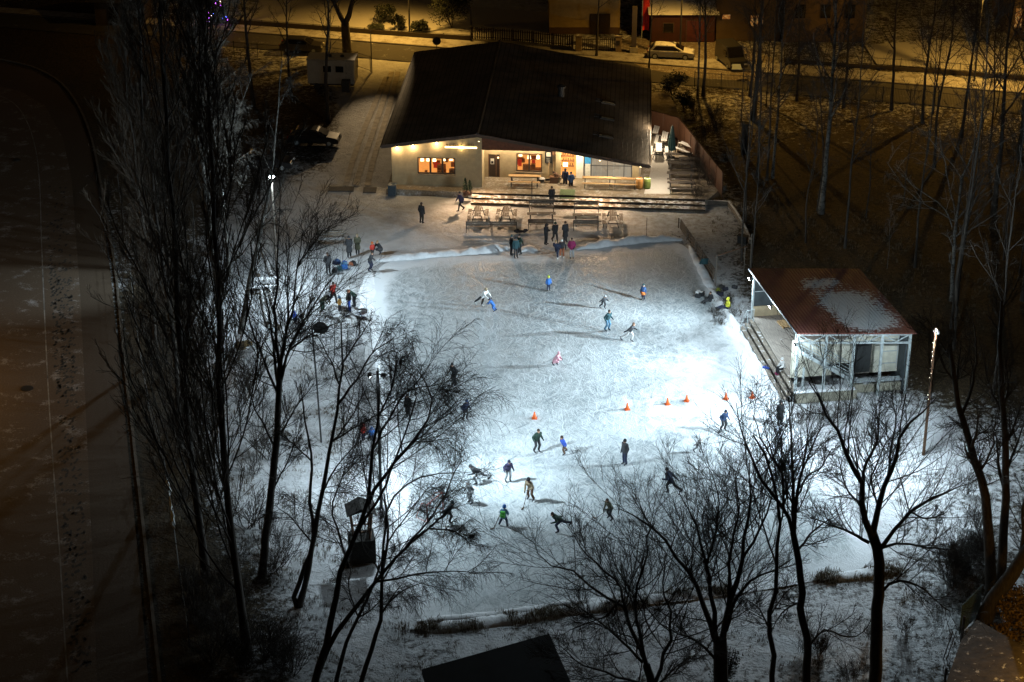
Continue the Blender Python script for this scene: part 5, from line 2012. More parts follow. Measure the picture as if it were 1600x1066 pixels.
# frame: posts and truss
FR = M('frame_steel', (.4, .45, .46), .55, .3, 3)
posts = [0.0, 1.93, 3.85, 5.78, 7.7]
for i, x in enumerate(posts):
    mb = MB()
    mb.box((x, 0.02, hp(x, 0) / 2), (.16, .16, hp(x, 0)))
    if i == 0:
        mb.box((x + .55, .15, 1.2), (.12, .12, 2.4))
    mb.build('post', FR, pav)
for x in (0.0, PW - .1):
    mb = MB()
    mb.box((x, PD - .15, hp(x, PD - .2) / 2), (.14, .14, hp(x, PD - .2)))
    mb.build('post', FR, pav)
mb = MB()
mb.bar((0, .0, hp(0, 0) - .06), (PW, .0, hp(PW, 0) - .06), .2, .16)
mb.bar((.09, .03, hp(0, 0) - .72), (PW - .09, .03, hp(PW, 0) - .72), .12, .12)
for a_, b_ in zip(posts[:-1], posts[1:]):
    m_ = (a_ + b_) / 2
    mb.bar((a_ + .1, .02, hp(a_, 0) - .15), (m_, .02, hp(m_, 0) - .66), .06)
    mb.bar((m_, .025, hp(m_, 0) - .66), (b_ - .1, .02, hp(b_, 0) - .15), .06)
mb.build('truss', FR, pav)
# stairs up to the loft with railings
mb = MB()
A_, B_ = Vector((.15, .75, 3.55)), Vector((4.05, .75, 1.05))
for dy in (-.38, .38):
    mb.bar(A_ + Vector((0, dy, 0)), B_ + Vector((0, dy, 0)), .05, .22)
for k in range(13):
    p = A_.lerp(B_, (k + .5) / 13)
    mb.box((p.x, p.y, p.z), (.28, .7, .04))
stair = mb.build('stair', FR, pav)
for dy in (-.4, .4):
    mb = MB()
    for hh in (.5, 1.0):
        mb.bar(A_ + Vector((0, dy, hh)), B_ + Vector((0, dy, hh)), .045)
    for k in range(5):
        p = A_.lerp(B_, k / 4) + Vector((0, dy, 0))
        mb.bar(p, p + Vector((0, 0, 1.0)), .045)
    mb.build('railing', FR, stair)
# hand rail at the far left corner
mb = MB()
mb.tube([(-.1, PD - 1.0, FL), (-.1, PD - 1.0, FL + .95), (-.6, PD - 1.0, FL + .9), (-1.0, PD - 1.0, .75), (-1.05, PD - 1.0, 0)], .03, 8)
mb.tube([(-.55, PD - 1.0, .2), (-.55, PD - 1.0, FL + .9)], .025, 8)
mb.build('handrail', FR, pav)


def flood(parent, pos, target, name='floodlight', s=1.0, lit=LAMPC):
    """housing + lit face aimed at the target (parent space)"""
    pos, target = Vector(pos), Vector(target)
    d = (target - pos).normalized()
    q = d.to_track_quat('-Z', 'Y')
    h = MB()
    h.box((0, 0, .06), (.42 * s, .3 * s, .1))
    for k in range(5):
        h.box((-.16 * s + k * .08 * s, 0, .14), (.012, .26 * s, .07))
    ho = h.build(name, METALD, parent)
    ho.location = pos
    ho.rotation_mode = 'QUATERNION'
    ho.rotation_quaternion = q
    f = MB()
    f.box((0, 0, .004), (.36 * s, .24 * s, .012))
    f.build('lamp_face', lit, ho)
    return ho, pos + d * .05


L1p = (-.35, PD - .05, hp(0, PD) - .45)
L2p = (-.3, .0, hp(0, 0) - .85)
flood(pav, L1p, (-15, PD - 2, 0), s=.6)
flood(pav, L2p, (-15, 2, 0), s=.6)
Laddp = (-.35, 6.0, hp(0, 6) - .45)
flood(pav, Laddp, (-15, 6, 0), s=.6)  # middle floodlight added to join the pools of the other two
# pallet on the stage
pp = pl(2.15, PD - 1.9, FL)
print('pallet', PX(pp))
mb = MB()
for k in range(5):
    mb.box((0, -.5 + k * .25, .13), (1.2, .16, .03))
for k in (-.52, 0, .52):
    mb.box((k, 0, .07), (.1, 1.1, .09))
o = mb.build('pallet', WOODL, loc=pp)
o.rotation_euler = (0, 0, PZ + .15)
tag(o, 'pale wooden pallet lying on the stage floor', 'pallet')
person(0, 0, 1.62, 'sitedge', -70, 'lgrey', 'black', ('beanie', 'lgrey'), 'person in a pale jacket sitting on the edge of the stage', False, bt='magenta', group='people standing around the rink', at=pl(.0, 3.2, FL - .1))
# ------------------------------------------------------------------ tables and benches
def make_table(mat, label, L=2.05, top=.75, group=None, frame=METALD):
    t = thing('picnic_table', label, 'table', (0, 0, 0), 0, group)
    mb = MB()
    for k in range(3):
        mb.box((0, -.18 + k * .18, top), (L, .165, .045))
    mb.build('tabletop', mat, t, bevel=.006)
    for s in (-1, 1):
        mb = MB()
        for k in range(2):
            mb.box((0, s * (.62 + k * .15), .45), (L, .14, .04))
        mb.build('bench_seat', mat, t, bevel=.006)
    for s in (-1, 1):
        mb = MB()
        x = s * (L / 2 - .25)
        mb.bar((x, -.72, .4), (x, .72, .4), .06)
        for k in (-1, 1):
            mb.bar((x, k * .28, top - .03), (x, k * .5, 0), .06)
            mb.bar((x, k * .72, .42), (x, k * .78, 0), .06)
        mb.build('frame', frame, t)
    return t


TG = 'picnic tables on the snow in front of the terrace'
proto = make_table(WOODG, 'weathered picnic table seen end-on, left of two behind the double bench', L=2.3, group=TG)


def tb(px, py, rz, label, group, z=0.0, src=None, first=False):
    p = G(px, py, z)
    if first:
        src.location, src.rotation_euler = p, (0, 0, R(rz))
        return src
    return dup(src or proto, p, R(rz), label, group)


tb(747, 343, 88, '', TG, src=proto, first=True)
tb(791, 343, 86, 'weathered picnic table seen end-on, right of two behind the double bench', TG)
tb(846, 347, 2, 'weathered picnic table set broadside, just above the walking pair on the bank', TG)
tb(917, 349, 0, 'weathered picnic table set broadside, next to the tall end-on table with thin legs', TG)
tb(957, 350, 88, 'narrow picnic table with thin legs, rightmost in front of the steps', TG)


def make_bench(mat, label, L=2.05, group=None):
    t = thing('park_bench', label, 'bench', (0, 0, 0), 0, group)
    mb = MB()
    for k in range(3):
        mb.box((0, -.2 + k * .17, .46), (L, .15, .04))
    mb.build('seat', mat, t, bevel=.006)
    mb = MB()
    for k in range(2):
        mb.box((0, -.32 - k * .03, .68 + k * .2), (L, .04, .16))
    mb.build('backrest', mat, t, bevel=.006)
    for s in (-1, 1):
        mb = MB()
        x = s * (L / 2 - .04)
        mb.bar((x, -.38, 0), (x, -.38, .88), .05)
        mb.bar((x, .22, 0), (x, .22, .46), .06)
        mb.bar((x, -.36, .42), (x, .24, .42), .05)
        mb.bar((x, -.36, .06), (x, .24, .06), .04)
        mb.build('leg_frame', METALD, t)
    return t


BG = 'park benches around the tables'
bench = make_bench(WOODG, 'left bench of the double bench with its back to the ice', group=BG)
bench.location = G(748, 361)
dup(bench, G(788, 361), 0, 'right bench of the double bench with its back to the ice', BG)
dup(bench, G(846, 331), R(180), 'bench at the upper side of the broadside table above the walking pair', BG)
dup(bench, G(845, 357), 0, 'bench at the lower side of the broadside table above the walking pair', BG)
dup(bench, G(916, 333), R(180), 'bench at the upper side of the broadside table beside the thin-legged table', BG)
dup(bench, G(915, 358), 0, 'dark stacked bench at the lower side of the broadside table beside the thin-legged table', BG)
bs = make_bench(WOODS, 'snow covered bench between the left trees and the person in the long dark coat', group=BG)
bs.location = G(518, 382)
bs.rotation_euler = (0, 0, R(184))
dup(bs, G(516, 374), R(3), 'snow covered bench standing back to back behind the one near the left trees', BG)

ter = make_table(WOODL, 'pine table under the restaurant window, longest of the row by the wall', 2.7, group='pine tables along the restaurant wall')
ter.location, ter.rotation_euler = bl(11.15, .9, .46), (0, 0, RZ)
dup(ter, bl(17.3, .9, .46), RZ, 'pine table in front of the curtained glass, beside the entrance', 'pine tables along the restaurant wall', (.95, .9, 1))
dup(ter, bl(19.6, .8, .46), RZ, 'pine table in front of the curtained glass, next to the barrels', 'pine tables along the restaurant wall', (.74, .9, 1))

SG = 'snowed tables packed on the side terrace'
st = make_table(WOODD, 'dark table at the front of the packed side terrace', 2.3, group=SG)
st.location, st.rotation_euler = G(1064, 298, .46), (0, 0, R(-3))
for i, (x, y, rz, lb) in enumerate([(1063, 283, -3, 'dark table second from the front of the packed side terrace'), (1064, 267, -2, 'dark table in the middle of the packed side terrace'),
                                    (1060, 253, 0, 'dark table just in front of the closed teal parasol'), (1081, 260, -3, 'dark table in the middle of the side terrace, by the brown fence')]):
    dup(st, G(x, y, .46), R(rz), lb, SG)
sw = make_table(WOODS, 'snow covered table beside the restaurant wall, front one of the upright pair', 2.3, group=SG)
sw.location, sw.rotation_euler = G(1029, 243, .46), (0, 0, R(86))
dup(sw, G(1038, 226, .46), R(82), 'snow covered table beside the restaurant wall, behind the front one', SG)
dup(sw, G(1025, 214, .46), R(80), 'snow covered table farthest back on the side terrace', SG)
dup(sw, G(1076, 240, .46), R(-52), 'snow covered table set along the brown fence', SG)
# parasol
pr = thing('closed_parasol', 'closed teal parasol standing among the packed tables', 'parasol', G(1049, 246, .46))
mb = MB()
mb.tube([(0, 0, 0), (0, 0, 3.0)], .03, 8)
mb.lathe([(.3, 0), (.3, .08), (.05, .12)], 12)
mb.build('pole', METALD, pr)
mb = MB()
prof = [(.0, 2.95), (.08, 2.85), (.16, 2.3), (.24, 1.6), (.3, .95), (.26, .7), (.05, .62)]
n = 16
vs = [(r * (1 + .22 * (k % 2)) * math.cos(2 * math.pi * k / n), r * (1 + .22 * (k % 2)) * math.sin(2 * math.pi * k / n), z) for r, z in prof for k in range(n)]
mb.add(vs, [(j * n + k, j * n + (k + 1) % n, (j + 1) * n + (k + 1) % n, (j + 1) * n + k) for j in range(len(prof) - 1) for k in range(n)])
mb.build('canopy', M('parasol_teal', (.015, .06, .065), .8, .25, 4), pr)
# barrels, bins, pots
for px_, col, lb in ((999, (.5, .24, .06), 'orange barrel at the right end of the restaurant wall'), (1011, (.2, .27, .06), 'green barrel beside the orange one')):
    mb = MB()
    mb.lathe([(.27, 0), (.3, .1), (.31, .3), (.32, .34), (.31, .38), (.31, .58), (.32, .62), (.3, .66), (.28, .86), (.25, .9), (.25, .87), (0.02, .87)], 18, mi=0)
    o = mb.build('barrel', M('barrel_' + lb.split()[0], col, .6, .25, 4, snow=.5), loc=G(px_, 294, .46), smooth=True)
    tag(o, lb, 'barrel', 'barrels by the wall')
wb = thing('litter_bin', 'blue grey bin standing at the left corner of the restaurant', 'bin', G(613, 306), R(-4))
mb = MB()
mb.prism([(-.33, -.3, .05), (.33, -.3, .05), (.33, .3, .05), (-.33, .3, .05)], (0, 0, .9))
mb.build('bin_body', M('bin_blue', (.03, .05, .07), .6, .25), wb, bevel=.03)
mb = MB()
mb.box((0, 0, 1.0), (.72, .66, .08), rx=.08)
mb.build('lid', M('bin_lid', (.05, .075, .1), .5, .2, snow=.3), wb, bevel=.02)
for s in (-1, 1):
    mb = MB()
    mb.tube([(s * .3, .27, .1), (s * .36, .27, .1)], .1, 12)
    mb.build('wheel', BLACKP, wb)
for px_, h_, lb in ((727, 1.15, 'taller potted conifer at the left end of the terrace steps'), (734, .95, 'shorter potted conifer beside the taller one on the steps')):
    t = thing('potted_conifer', lb, 'potted plant', G(px_, 305, .44), 0, 'potted conifers')
    mb = MB()
    mb.lathe([(.16, 0), (.21, .32), (.23, .34), (.2, .34), (.02, .3)], 14)
    mb.build('pot', M('pot_clay', (.12, .06, .04), .8), t)
    mb = MB()
    r_ = random.Random(int(px_))
    for k in range(420):
        z = r_.random()
        a_ = r_.uniform(0, 6.28)
        rr = .26 * (1 - z) ** .6 * r_.uniform(.6, 1.05)
        p = Vector((rr * math.cos(a_), rr * math.sin(a_), .34 + z * h_))
        d_ = Vector((math.cos(a_) * .5, math.sin(a_) * .5, 1)).normalized() * .1
        n_ = Vector((-math.sin(a_), math.cos(a_), 0)) * .035
        mb.add([p - n_, p + n_, p + d_], [(0, 1, 2)])
    mb.build('foliage', M('conifer_green', (.02, .04, .02), .8, .4), t)
# snow heap by pots
mb = MB()
for k in range(5):
    mb.ell((rl.uniform(-.3, .3), rl.uniform(-.2, .2), 0), (.35, .28, .3 * rl.uniform(.5, 1)), 10, 6)
struct(mb.build('snow_heap', SNOW, loc=G(742, 306, .1), smooth=True))
# things leaning by the wall
t = thing('broom', 'long handled broom leaning on the wall beside the menu board', 'broom', bl(13.05, 2.1, .46), RZ, 'tools on the wall')
mb = MB()
mb.tube([(0, -.25, .12), (.1, .17, 1.55)], .018, 8)
mb.build('handle', WOODL, t)
mb = MB()
mb.box((0, -.27, .08), (.4, .07, .16))
mb.build('brush', METALD, t)
t = thing('snow_shovel', 'snow shovel leaning on the wall next to the broom', 'shovel', bl(13.5, 2.0, .46), RZ, 'tools on the wall')
mb = MB()
mb.tube([(0, -.25, .4), (.06, .1, 1.6)], .018, 8)
mb.build('handle', WOODL, t)
mb = MB()
mb.box((-.01, -.3, .2), (.45, .03, .42), rx=.28)
mb.build('blade', M('shovel_blade', (.3, .25, .18), .5), t)
mb = MB()
mb.lathe([(.22, 0), (.3, .3), (.32, .32), (.3, .3), (.02, .22)], 16)
tag(mb.build('tub', M('tub_black', (.02, .02, .022), .5, snow=.6), loc=bl(12.55, 1.5, .46)), 'round black tub under the menu board', 'tub')
mb = MB()
mb.box((0, 0, .25), (.7, .5, .5))
mb.box((0, 0, .51), (.76, .56, .05))
o = mb.build('wooden_box', WOOD, loc=bl(13.6, 1.5, .46))
o.rotation_euler = (0, 0, RZ)
tag(o, 'brown wooden box on the terrace left of the entrance', 'box')
mb = MB()
mb.tube([(0, 0, -.1), (0, 0, 2.3)], .03, 8)
mb.ell((0, 0, 2.3), (.045, .045, .045), 8, 5)
tag(mb.build('thin_post', METALD, loc=G(831, 325)), 'thin dark post rising from the snow in front of the steps', 'post')
mb = MB()
mb.tube([(0, 0, -.1), (0, 0, 1.5)], .022, 8)
mb.ell((0, 0, 1.5), (.035, .035, .035), 8, 5)
tag(mb.build('thin_post', METALD, loc=G(1010, 368)), 'short thin stake above the right part of the snow bank', 'post')
mb = MB()
r_ = random.Random(4)
for k in range(9):
    mb.ell((r_.uniform(-.5, .5), r_.uniform(-.2, .2), .12), (.16, .13, .13), 9, 6)
o = mb.build('boots_and_bags', M('bag_black', (.02, .02, .025), .8, .4), loc=G(814, 363), smooth=True)
tag(o, 'small dark heap of bags at the right end of the double bench', 'bags')


# bags and belongings by the ice -------------------------------------------------
def bag_heap(px, py, items, label, seed):
    t = thing('bag_heap', label, 'bags', G(px, py))
    r_ = random.Random(seed)
    for i, (nm, c) in enumerate(items):
        mb = MB()
        x, y, a_ = r_.uniform(-.9, .9), r_.uniform(-.35, .35), r_.uniform(0, 3)
        mb.box((0, 0, .16), (.5, .3, .3))
        mb.box((0, -.17, .12), (.3, .08, .18))
        mb.tube([(-.12, .1, .3), (-.08, .1, .42), (.08, .1, .42), (.12, .1, .3)], .015, 6)
        o = mb.build(nm, CLOTH[c], t, bevel=.05)
        o.location = (x, y, 0)
        o.rotation_euler = (r_.uniform(-.3, .3), 0, a_)
        o.scale = (r_.uniform(.7, 1.1),) * 3
    return t


bag_heap(541, 413, [('rucksack', 'dblue'), ('rucksack', 'royal'), ('sports_bag', 'black'), ('sports_bag', 'rust'), ('rucksack', 'navy'), ('sports_bag', 'sky')], 'heap of blue and rust bags left of the upper snow bank', 1)
bag_heap(521, 423, [('rucksack', 'blue'), ('sports_bag', 'teal'), ('sports_bag', 'charcoal')], 'blue and teal bags at the feet of the charcoal person', 2)
bag_heap(1106, 462, [('sports_bag', 'black'), ('sports_bag', 'charcoal'), ('rucksack', 'navy'), ('rucksack', 'white')], 'black and white bags at the right bank', 3)
bag_heap(1132, 453, [('rucksack', 'lime'), ('sports_bag', 'black'), ('sports_bag', 'navy'), ('sports_bag', 'charcoal')], 'bags with a lime rucksack behind the sitting person in yellow', 4)
bag_heap(1192, 582, [('rucksack', 'royal'), ('sports_bag', 'mustard')], 'blue and mustard bags on the snow below the sitter on the stage', 5)
t = thing('jacket', 'teal jacket hung over the planks at the upper right ice corner', 'jacket', G(1101, 420))
mb = MB()
mb.box((0, 0, .62), (.55, .12, .5))
mb.box((-.3, 0, .6), (.14, .12, .5), ry=.35)
mb.box((.3, 0, .6), (.14, .12, .5), ry=-.35)
mb.build('jacket_body', CLOTH['teal'], t, bevel=.04)
# stack of planks along the corner of the ice
mb = MB()
a_, b_ = G(1062, 356), G(1116, 436)
d_ = (b_ - a_).normalized()
nrm_ = Vector((-d_.y, d_.x, 0))
for k in range(3):
    for i in range(3):
        p = a_.lerp(b_, i / 3 + .01) + nrm_ * (.0 + k * .02)
        q = a_.lerp(b_, (i + 1) / 3 - .01) + nrm_ * (.0 + k * .02)
        mb.bar(p + Vector((0, 0, .15 + k * .26)), q + Vector((0, 0, .15 + k * .26)), .06, .24)
for i in range(5):
    p = a_.lerp(b_, i / 4) + nrm_ * -.1
    mb.bar(p, p + Vector((0, 0, .85)), .1)
tag(mb.build('rink_board', M('rink_planks', (.1, .075, .055), .85, .35, 3, snow=.35)), 'low dark plank barrier slanting along the upper right corner of the ice', 'barrier')
# goal frames
t = thing('pole_rack', 'tall rack of thin poles behind the stage with a crossbar', 'frame', G(1118, 446))
p1, p2 = G(1162, 430) - G(1118, 446), G(1152, 418) - G(1118, 446)
for p in (Vector(), p1):
    mb = MB()
    mb.tube([p + Vector((0, 0, -.1)), p + Vector((0, 0, 2.5))], .035, 8)
    mb.build('pole', WOODG, t)
mb = MB()
mb.tube([Vector((-.1, 0, 2.4)), p1 + Vector((.1, 0, 2.4))], .04, 8)
mb.build('crossbar', WOOD, t)
mb = MB()
p = G(1172, 420) - G(1118, 446)
mb.tube([p, p + Vector((0, 0, 2.9))], .035, 8)
mb.build('pole', WOODG, t)
mb = MB()
p = G(1160, 380)
mb.box((0, 0, .3), (.75, .4, .6))
mb.box((0, 0, .63), (.85, .5, .06))
o = mb.build('utility_box', M('box_dark', (.012, .011, .01), .8), loc=p)
o.rotation_euler = (0, 0, -.5)
tag(o, 'dark box beside the kerb above the stage', 'box')
# hockey sticks, backpack, goal


def stick(hand_, blade, label, px=None):
    mb = MB()
    h_, b_ = Vector(hand_), Vector(blade)
    d_ = (b_ - h_).normalized()
    mb.bar(h_ - d_ * .35, b_, .035, .028)
    s_ = Vector((d_.x, d_.y, 0)).normalized()
    mb.bar(b_, b_ + s_ * .28, .08, .03)
    return tag(mb.build('hockey_stick', M('stick_wood', (.08, .05, .03), .6)), label, 'hockey stick', 'hockey sticks')


def stick_at(foot, blade, hz, label, off=(0, 0)):
    a = G(*foot)
    stick((a.x + off[0], a.y + off[1], hz), G(*blade, .03), label)


stick_at((953, 813), (932, 810), .8, 'long hockey stick stretched to the left by the player in olive', (-.25, -.2))
stick_at((829, 783), (818, 793), .82, 'hockey stick in front of the player in the camel jacket', (-.2, -.25))
stick_at((787, 823), (772, 825), .7, 'hockey stick of the child with the green backpack', (-.25, .05))
stick_at((700, 820), (694, 836), .8, 'hockey stick held by the skater next to the goal', (0, -.35))
bp = thing('backpack', 'bright green backpack on the child in blue', 'backpack', G(787, 823), R(160))
mb = MB()
mb.box((0, .17, .93), (.3, .16, .4), rx=.12)
mb.box((0, .27, .86), (.22, .06, .2))
mb.build('bag', CLOTH['green'], bp, bevel=.04)
for s in (-1, 1):
    mb = MB()
    mb.tube([(s * .1, .1, 1.08), (s * .12, -.02, 1.12), (s * .13, -.14, .98)], .018, 6)
    mb.build('strap', CLOTH['black'], bp)
og = thing('hi_vis_panel', 'orange sports bib on the child in the upper right of the ice', 'bib', G(1005, 469), R(-30))
mb = MB()
mb.lathe([(.19, .48), (.2, .56), (.19, .7)], 14, (0, -.01, 0))
mb.build('bib', CLOTH['orange'], og, smooth=True)
gl_ = thing('hockey_goal', 'red framed hockey goal half hidden by the weeping twigs', 'goal', G(680, 806), R(60))
mb = MB()
for x in (-.9, .9):
    mb.tube([(x, 0, 0), (x, 0, 1.2)], .03, 8)
    mb.tube([(x, 0, 1.2), (x * .8, .5, 1.1), (x * .8, .9, 0), (x, 0, 0)], .02, 6)
mb.tube([(-.9, 0, 1.2), (.9, 0, 1.2)], .03, 8)
mb.build('frame', M('goal_red', (.5, .06, .03), .5), gl_)
mb = MB()
for k in range(13):
    x = -.72 + k * .12
    mb.tube([(x * 1.2, .02, 1.18), (x, .5, 1.08), (x, .9, .02)], .006, 3)
for z, y in ((1.0, .53), (.8, .6), (.6, .68), (.4, .76), (.2, .83)):
    mb.tube([(-.74, y, z), (.74, y, z)], .006, 3)
mb.build('net', M('net_grey', (.25, .25, .25), .9), gl_)

# cones ----------------------------------------------------------------------------
def make_cone(label):
    t = thing('traffic_cone', label, 'cone', (0, 0, 0), 0, 'orange cones in a row across the ice')
    mb = MB()
    mb.box((0, 0, .02), (.36, .36, .04))
    mb.build('base', M('cone_base', (.55, .1, .02), .6), t, bevel=.01)
    mb = MB()
    mb.lathe([(.14, .04), (.035, .48), (.03, .5), (.01, .5)], 14)
    mb.build('body', M('cone_orange', (.8, .15, .03), .55, .1), t, smooth=True)
    return t


cn = make_cone('orange cone standing alone left of the row, above the child in royal blue')
cn.location = G(835, 654)
for x, y, lb in ((980, 640, 'orange cone second from the left of the row'), (1043, 632, 'orange cone in the middle of the row'), (1073, 627, 'orange cone just right of the middle one'),
                 (1134, 624, 'orange cone second from the stage'), (1175, 622, 'orange cone nearest the stage')):
    dup(cn, G(x, y), .3 * x, lb)

# left side: snowed table, logs, panel pole, lookout ----------------------------------
lt_ = make_table(WOODS, 'snow covered table among leaning beams left of the rink', 2.3, group='snowed table by the beams')
lt_.location, lt_.rotation_euler = G(414, 450), (0, 0, R(12))
for i, (x, y, x2, y2, z2, lb) in enumerate([(404, 430, 396, 398, .1, 'short dark beam left of the snowed table'), (424, 432, 409, 386, .2, 'dark beam lying above the snowed table'),
                                          (418, 505, 408, 452, .3, 'beam lying below the snowed table, left one'), (436, 510, 421, 450, .3, 'beam lying below the snowed table, right one')]):
    mb = MB()
    a_, b_ = G(x, y, .12), G(x2, y2, .12 + z2)
    mb.tube([a_, b_], [.17, .14], 10)
    mb.tube([a_.lerp(b_, .5), a_.lerp(b_, .55)], [.18, .165], 10)
    tag(mb.build('wooden_beam', M('beam_grey', (.16, .13, .1), .9, .35, 4, snow=.7)), lb, 'beam', 'beams beside the snowed table')
t = thing('panel_on_pole', 'dark six-sided panel mounted high on a leaning pole among the left trees', 'sign', G(502, 690))  # dark panel on a pole, like a floodlight's back; carries no sign
hh = hs(t.location, 512)
mb = MB()
mb.tube([(0, 0, -.1), (-.1, 0, hh * .5), (-.25, 0, hh)], .06, 8)
mb.build('pole', METALD, t)
mb = MB()
mb.prism([(-.2, -.1, hh + .15), (.15, -.1, hh + .42), (.5, -.1, hh + .35), (.85, -.1, hh + .02), (.5, -.1, hh - .42), (-.1, -.1, hh - .3)], (0, .12, 0))
mb.build('panel', BLACKP, t)
mb = MB()
mb.bar((-.24, -.02, hh - .1), (.4, -.02, hh - .1), .05)
mb.build('bracket', METALD, t)
lo = thing('lookout_hut', 'small wooden lookout with a pitched roof on splayed posts over a dark boxed base', 'hut', G(566, 872), R(10))
mb = MB()
mb.box((0, 0, .75), (1.5, 1.3, 1.5))
mb.build('base_box', M('box_tarred', (.018, .016, .014), .9, .3), lo)
for sx in (-1, 1):
    for sy in (-1, 1):
        mb = MB()
        mb.bar((sx * .45, sy * .4, 1.5), (sx * .62, sy * .5, 3.3), .1)
        mb.build('post', WOOD, lo)
mb = MB()
mb.prism([(-.85, -.75, 3.25), (0, -.75, 3.7), (.85, -.75, 3.25), (0, -.75, 3.5)], (0, 1.5, 0))
mb.build('roof', M('hut_felt', (.02, .018, .016), .95, .3), lo)
mb = MB()
for s in (-1, 1):
    mb.bar((-.5, s * .42, 2.0), (.5, s * .42, 2.0), .07)
    mb.bar((s * .5, -.42, 2.0), (s * .5, .42, 2.0), .07)
mb.build('railing', WOOD, lo)
# torn banner on a wire fence between field and trees
wf = thing('wire_fence', 'sagging wire fence along the kerb of the sports field', 'fence', G(230, 700))
o_ = wf.location
pts_ = [(186, 300), (203, 420), (216, 540), (232, 640), (258, 740), (272, 830), (283, 920), (296, 1010)]
for x, y in pts_:
    mb = MB()
    p = G(x, y) - o_
    mb.tube([p + Vector((0, 0, -.1)), p + Vector((0, 0, 1.6))], .035, 6)
    mb.build('post', METALD, wf)
mb = MB()
for z in (.3, .8, 1.3, 1.55):
    mb.tube([G(x, y) - o_ + Vector((0, 0, z)) for x, y in pts_], .008, 4)
mb.build('wire', METALG, wf)
tb_ = thing('torn_banner', 'torn white plastic banner hanging on the wire fence', 'banner', G(262, 765))
mb = MB()
r_ = random.Random(6)
for seg, w0 in (((.0, .2), .55), ((-.2, -4.0), .2)):
    pass
prev = None
q0, q1 = G(262, 765), G(274, 850)
n_ = 14
vs = []
for i in range(n_):
    p = q0.lerp(q1, i / (n_ - 1)) - q0
    top_ = 1.55 - .1 * math.sin(i * .9)
    dep_ = (.75, .95, .6, .2, .12, .1, .1, .12, .35, .7, 1.0, 1.2, .9, .3)[i]
    vs += [p + Vector((.05 * math.sin(i * 1.7), 0, top_)), p + Vector((.16 * math.sin(i * 2.3), .08 * math.cos(i), top_ - dep_))]
mb.add(vs, [(2 * i, 2 * i + 1, 2 * i + 3, 2 * i + 2) for i in range(n_ - 1)])
mb.add([v + Vector((.012, .012, 0)) for v in vs], [(2 * i + 2, 2 * i + 3, 2 * i + 1, 2 * i) for i in range(n_ - 1)])
mb.build('sheet', M('banner_white', (.5, .52, .52), .6, .2), tb_)

# bottom: dark shed, mesh fence, hedge ---------------------------------------------------
hz = 4.2
c1, c2, c3, c4 = G(858, 990, hz), G(659, 1046, hz), G(700, 1190, hz), G(925, 1140, hz)
sh = thing('dark_shed', 'black flat roofed shed cut by the bottom edge of the picture', 'shed', (c1 + c2 + c3 + c4) / 4 * 1.0)
sh.location.z = 0
o_ = sh.location.copy()
mb = MB()
mb.prism([c - o_ for c in (c1, c2, c3, c4)], (0, 0, -.25))
mb.build('roof', M('shed_felt', (.006, .006, .0065), .95, .4, 1.5), sh)
mb = MB()
cc = (c1 + c2 + c3 + c4) / 4
mb.prism([(c.lerp(cc, .06) - o_) * 1.0 - Vector((0, 0, .25)) for c in (c1, c2, c3, c4)], (0, 0, -hz + .15))
mb.build('walls', WOODD, sh)
# rusty lean-to bottom right
q1, q2, q3, q4 = G(1526, 968, 2.2), G(1502, 1000, 2.0), G(1470, 1090, 1.7), G(1640, 1110, 1.9)
q5 = G(1600, 1010, 2.2)
ls = thing('lean_to', 'low lean-to with a corrugated snow-dusted roof and green side panel, bottom right corner', 'shed', G(1540, 1060))
o_ = ls.location.copy()
mb = MB()
mb.prism([q - o_ for q in (q1, q2, q3, q4, q5)], (0, 0, -.08))
mb.build('roof', M('leanto_felt', (.06, .05, .042), .9, .5, 2.5, .5, snow=.25), ls)
mb = MB()
s1, s2 = G(1498, 992, 0), G(1528, 962, 0)
mb.prism([s1 - o_, s2 - o_, s2 - o_ + Vector((0, 0, 2.0)), s1 - o_ + Vector((0, 0, 1.9))], (.06, .04, 0))
mb.build('side_panel', M('panel_green', (.07, .12, .115), .4, .3), ls)
mb = MB()
for p in (G(1502, 1003), G(1474, 1085), G(1600, 1030)):
    p = p - o_
    mb.bar(p, p + Vector((0, 0, 1.65)), .12)
mb.build('post', WOODD, ls)
t = thing('paired_stakes', 'pair of thin stakes standing in the snow at the bottom right', 'stakes', G(1474, 1028))
for dx in (0, .18):
    mb = MB()
    mb.tube([(dx, 0, -.1), (dx + .35, 0, 1.7)], .03, 6)
    mb.build('stake', WOODG, t)


def bush(name, px, py, r, h, label, mat, seed, n=900, leaf=.09, group=None, cat='bush'):
    t = thing(name, label, cat, G(px, py), seed, group)
    r_ = random.Random(seed)
    mb = MB()
    for k in range(6):
        a_ = r_.uniform(0, 6.28)
        mb.tube([(0, 0, -.05), (math.cos(a_) * r * .4, math.sin(a_) * r * .4, h * .5), (math.cos(a_) * r * .7, math.sin(a_) * r * .7, h * .85)], [.04, .03, .012], 5)
    mb.build('stems', BARK, t)
    mb = MB()
    cl = [(Vector((r_.uniform(-1, 1) * r * .6, r_.uniform(-1, 1) * r * .6, h * r_.uniform(.35, .8))), r_.uniform(.25, .5)) for _ in range(11)]
    for k in range(n):
        c_, cr = r_.choice(cl)
        d_ = Vector((r_.gauss(0, 1), r_.gauss(0, 1), r_.gauss(0, 1))).normalized()
        p = c_ + Vector((d_.x * r, d_.y * r, d_.z * h * .7)) * cr * r_.random() ** .4
        p.z = max(p.z, .05)
        a = Vector((r_.gauss(0, 1), r_.gauss(0, 1), r_.gauss(0, 1))).normalized() * leaf
        b = a.orthogonal().normalized() * leaf * .5
        mb.add([p - a, p + b, p + a, p - b], [(0, 1, 2, 3)])
    mb.build('foliage', mat, t)
    return t


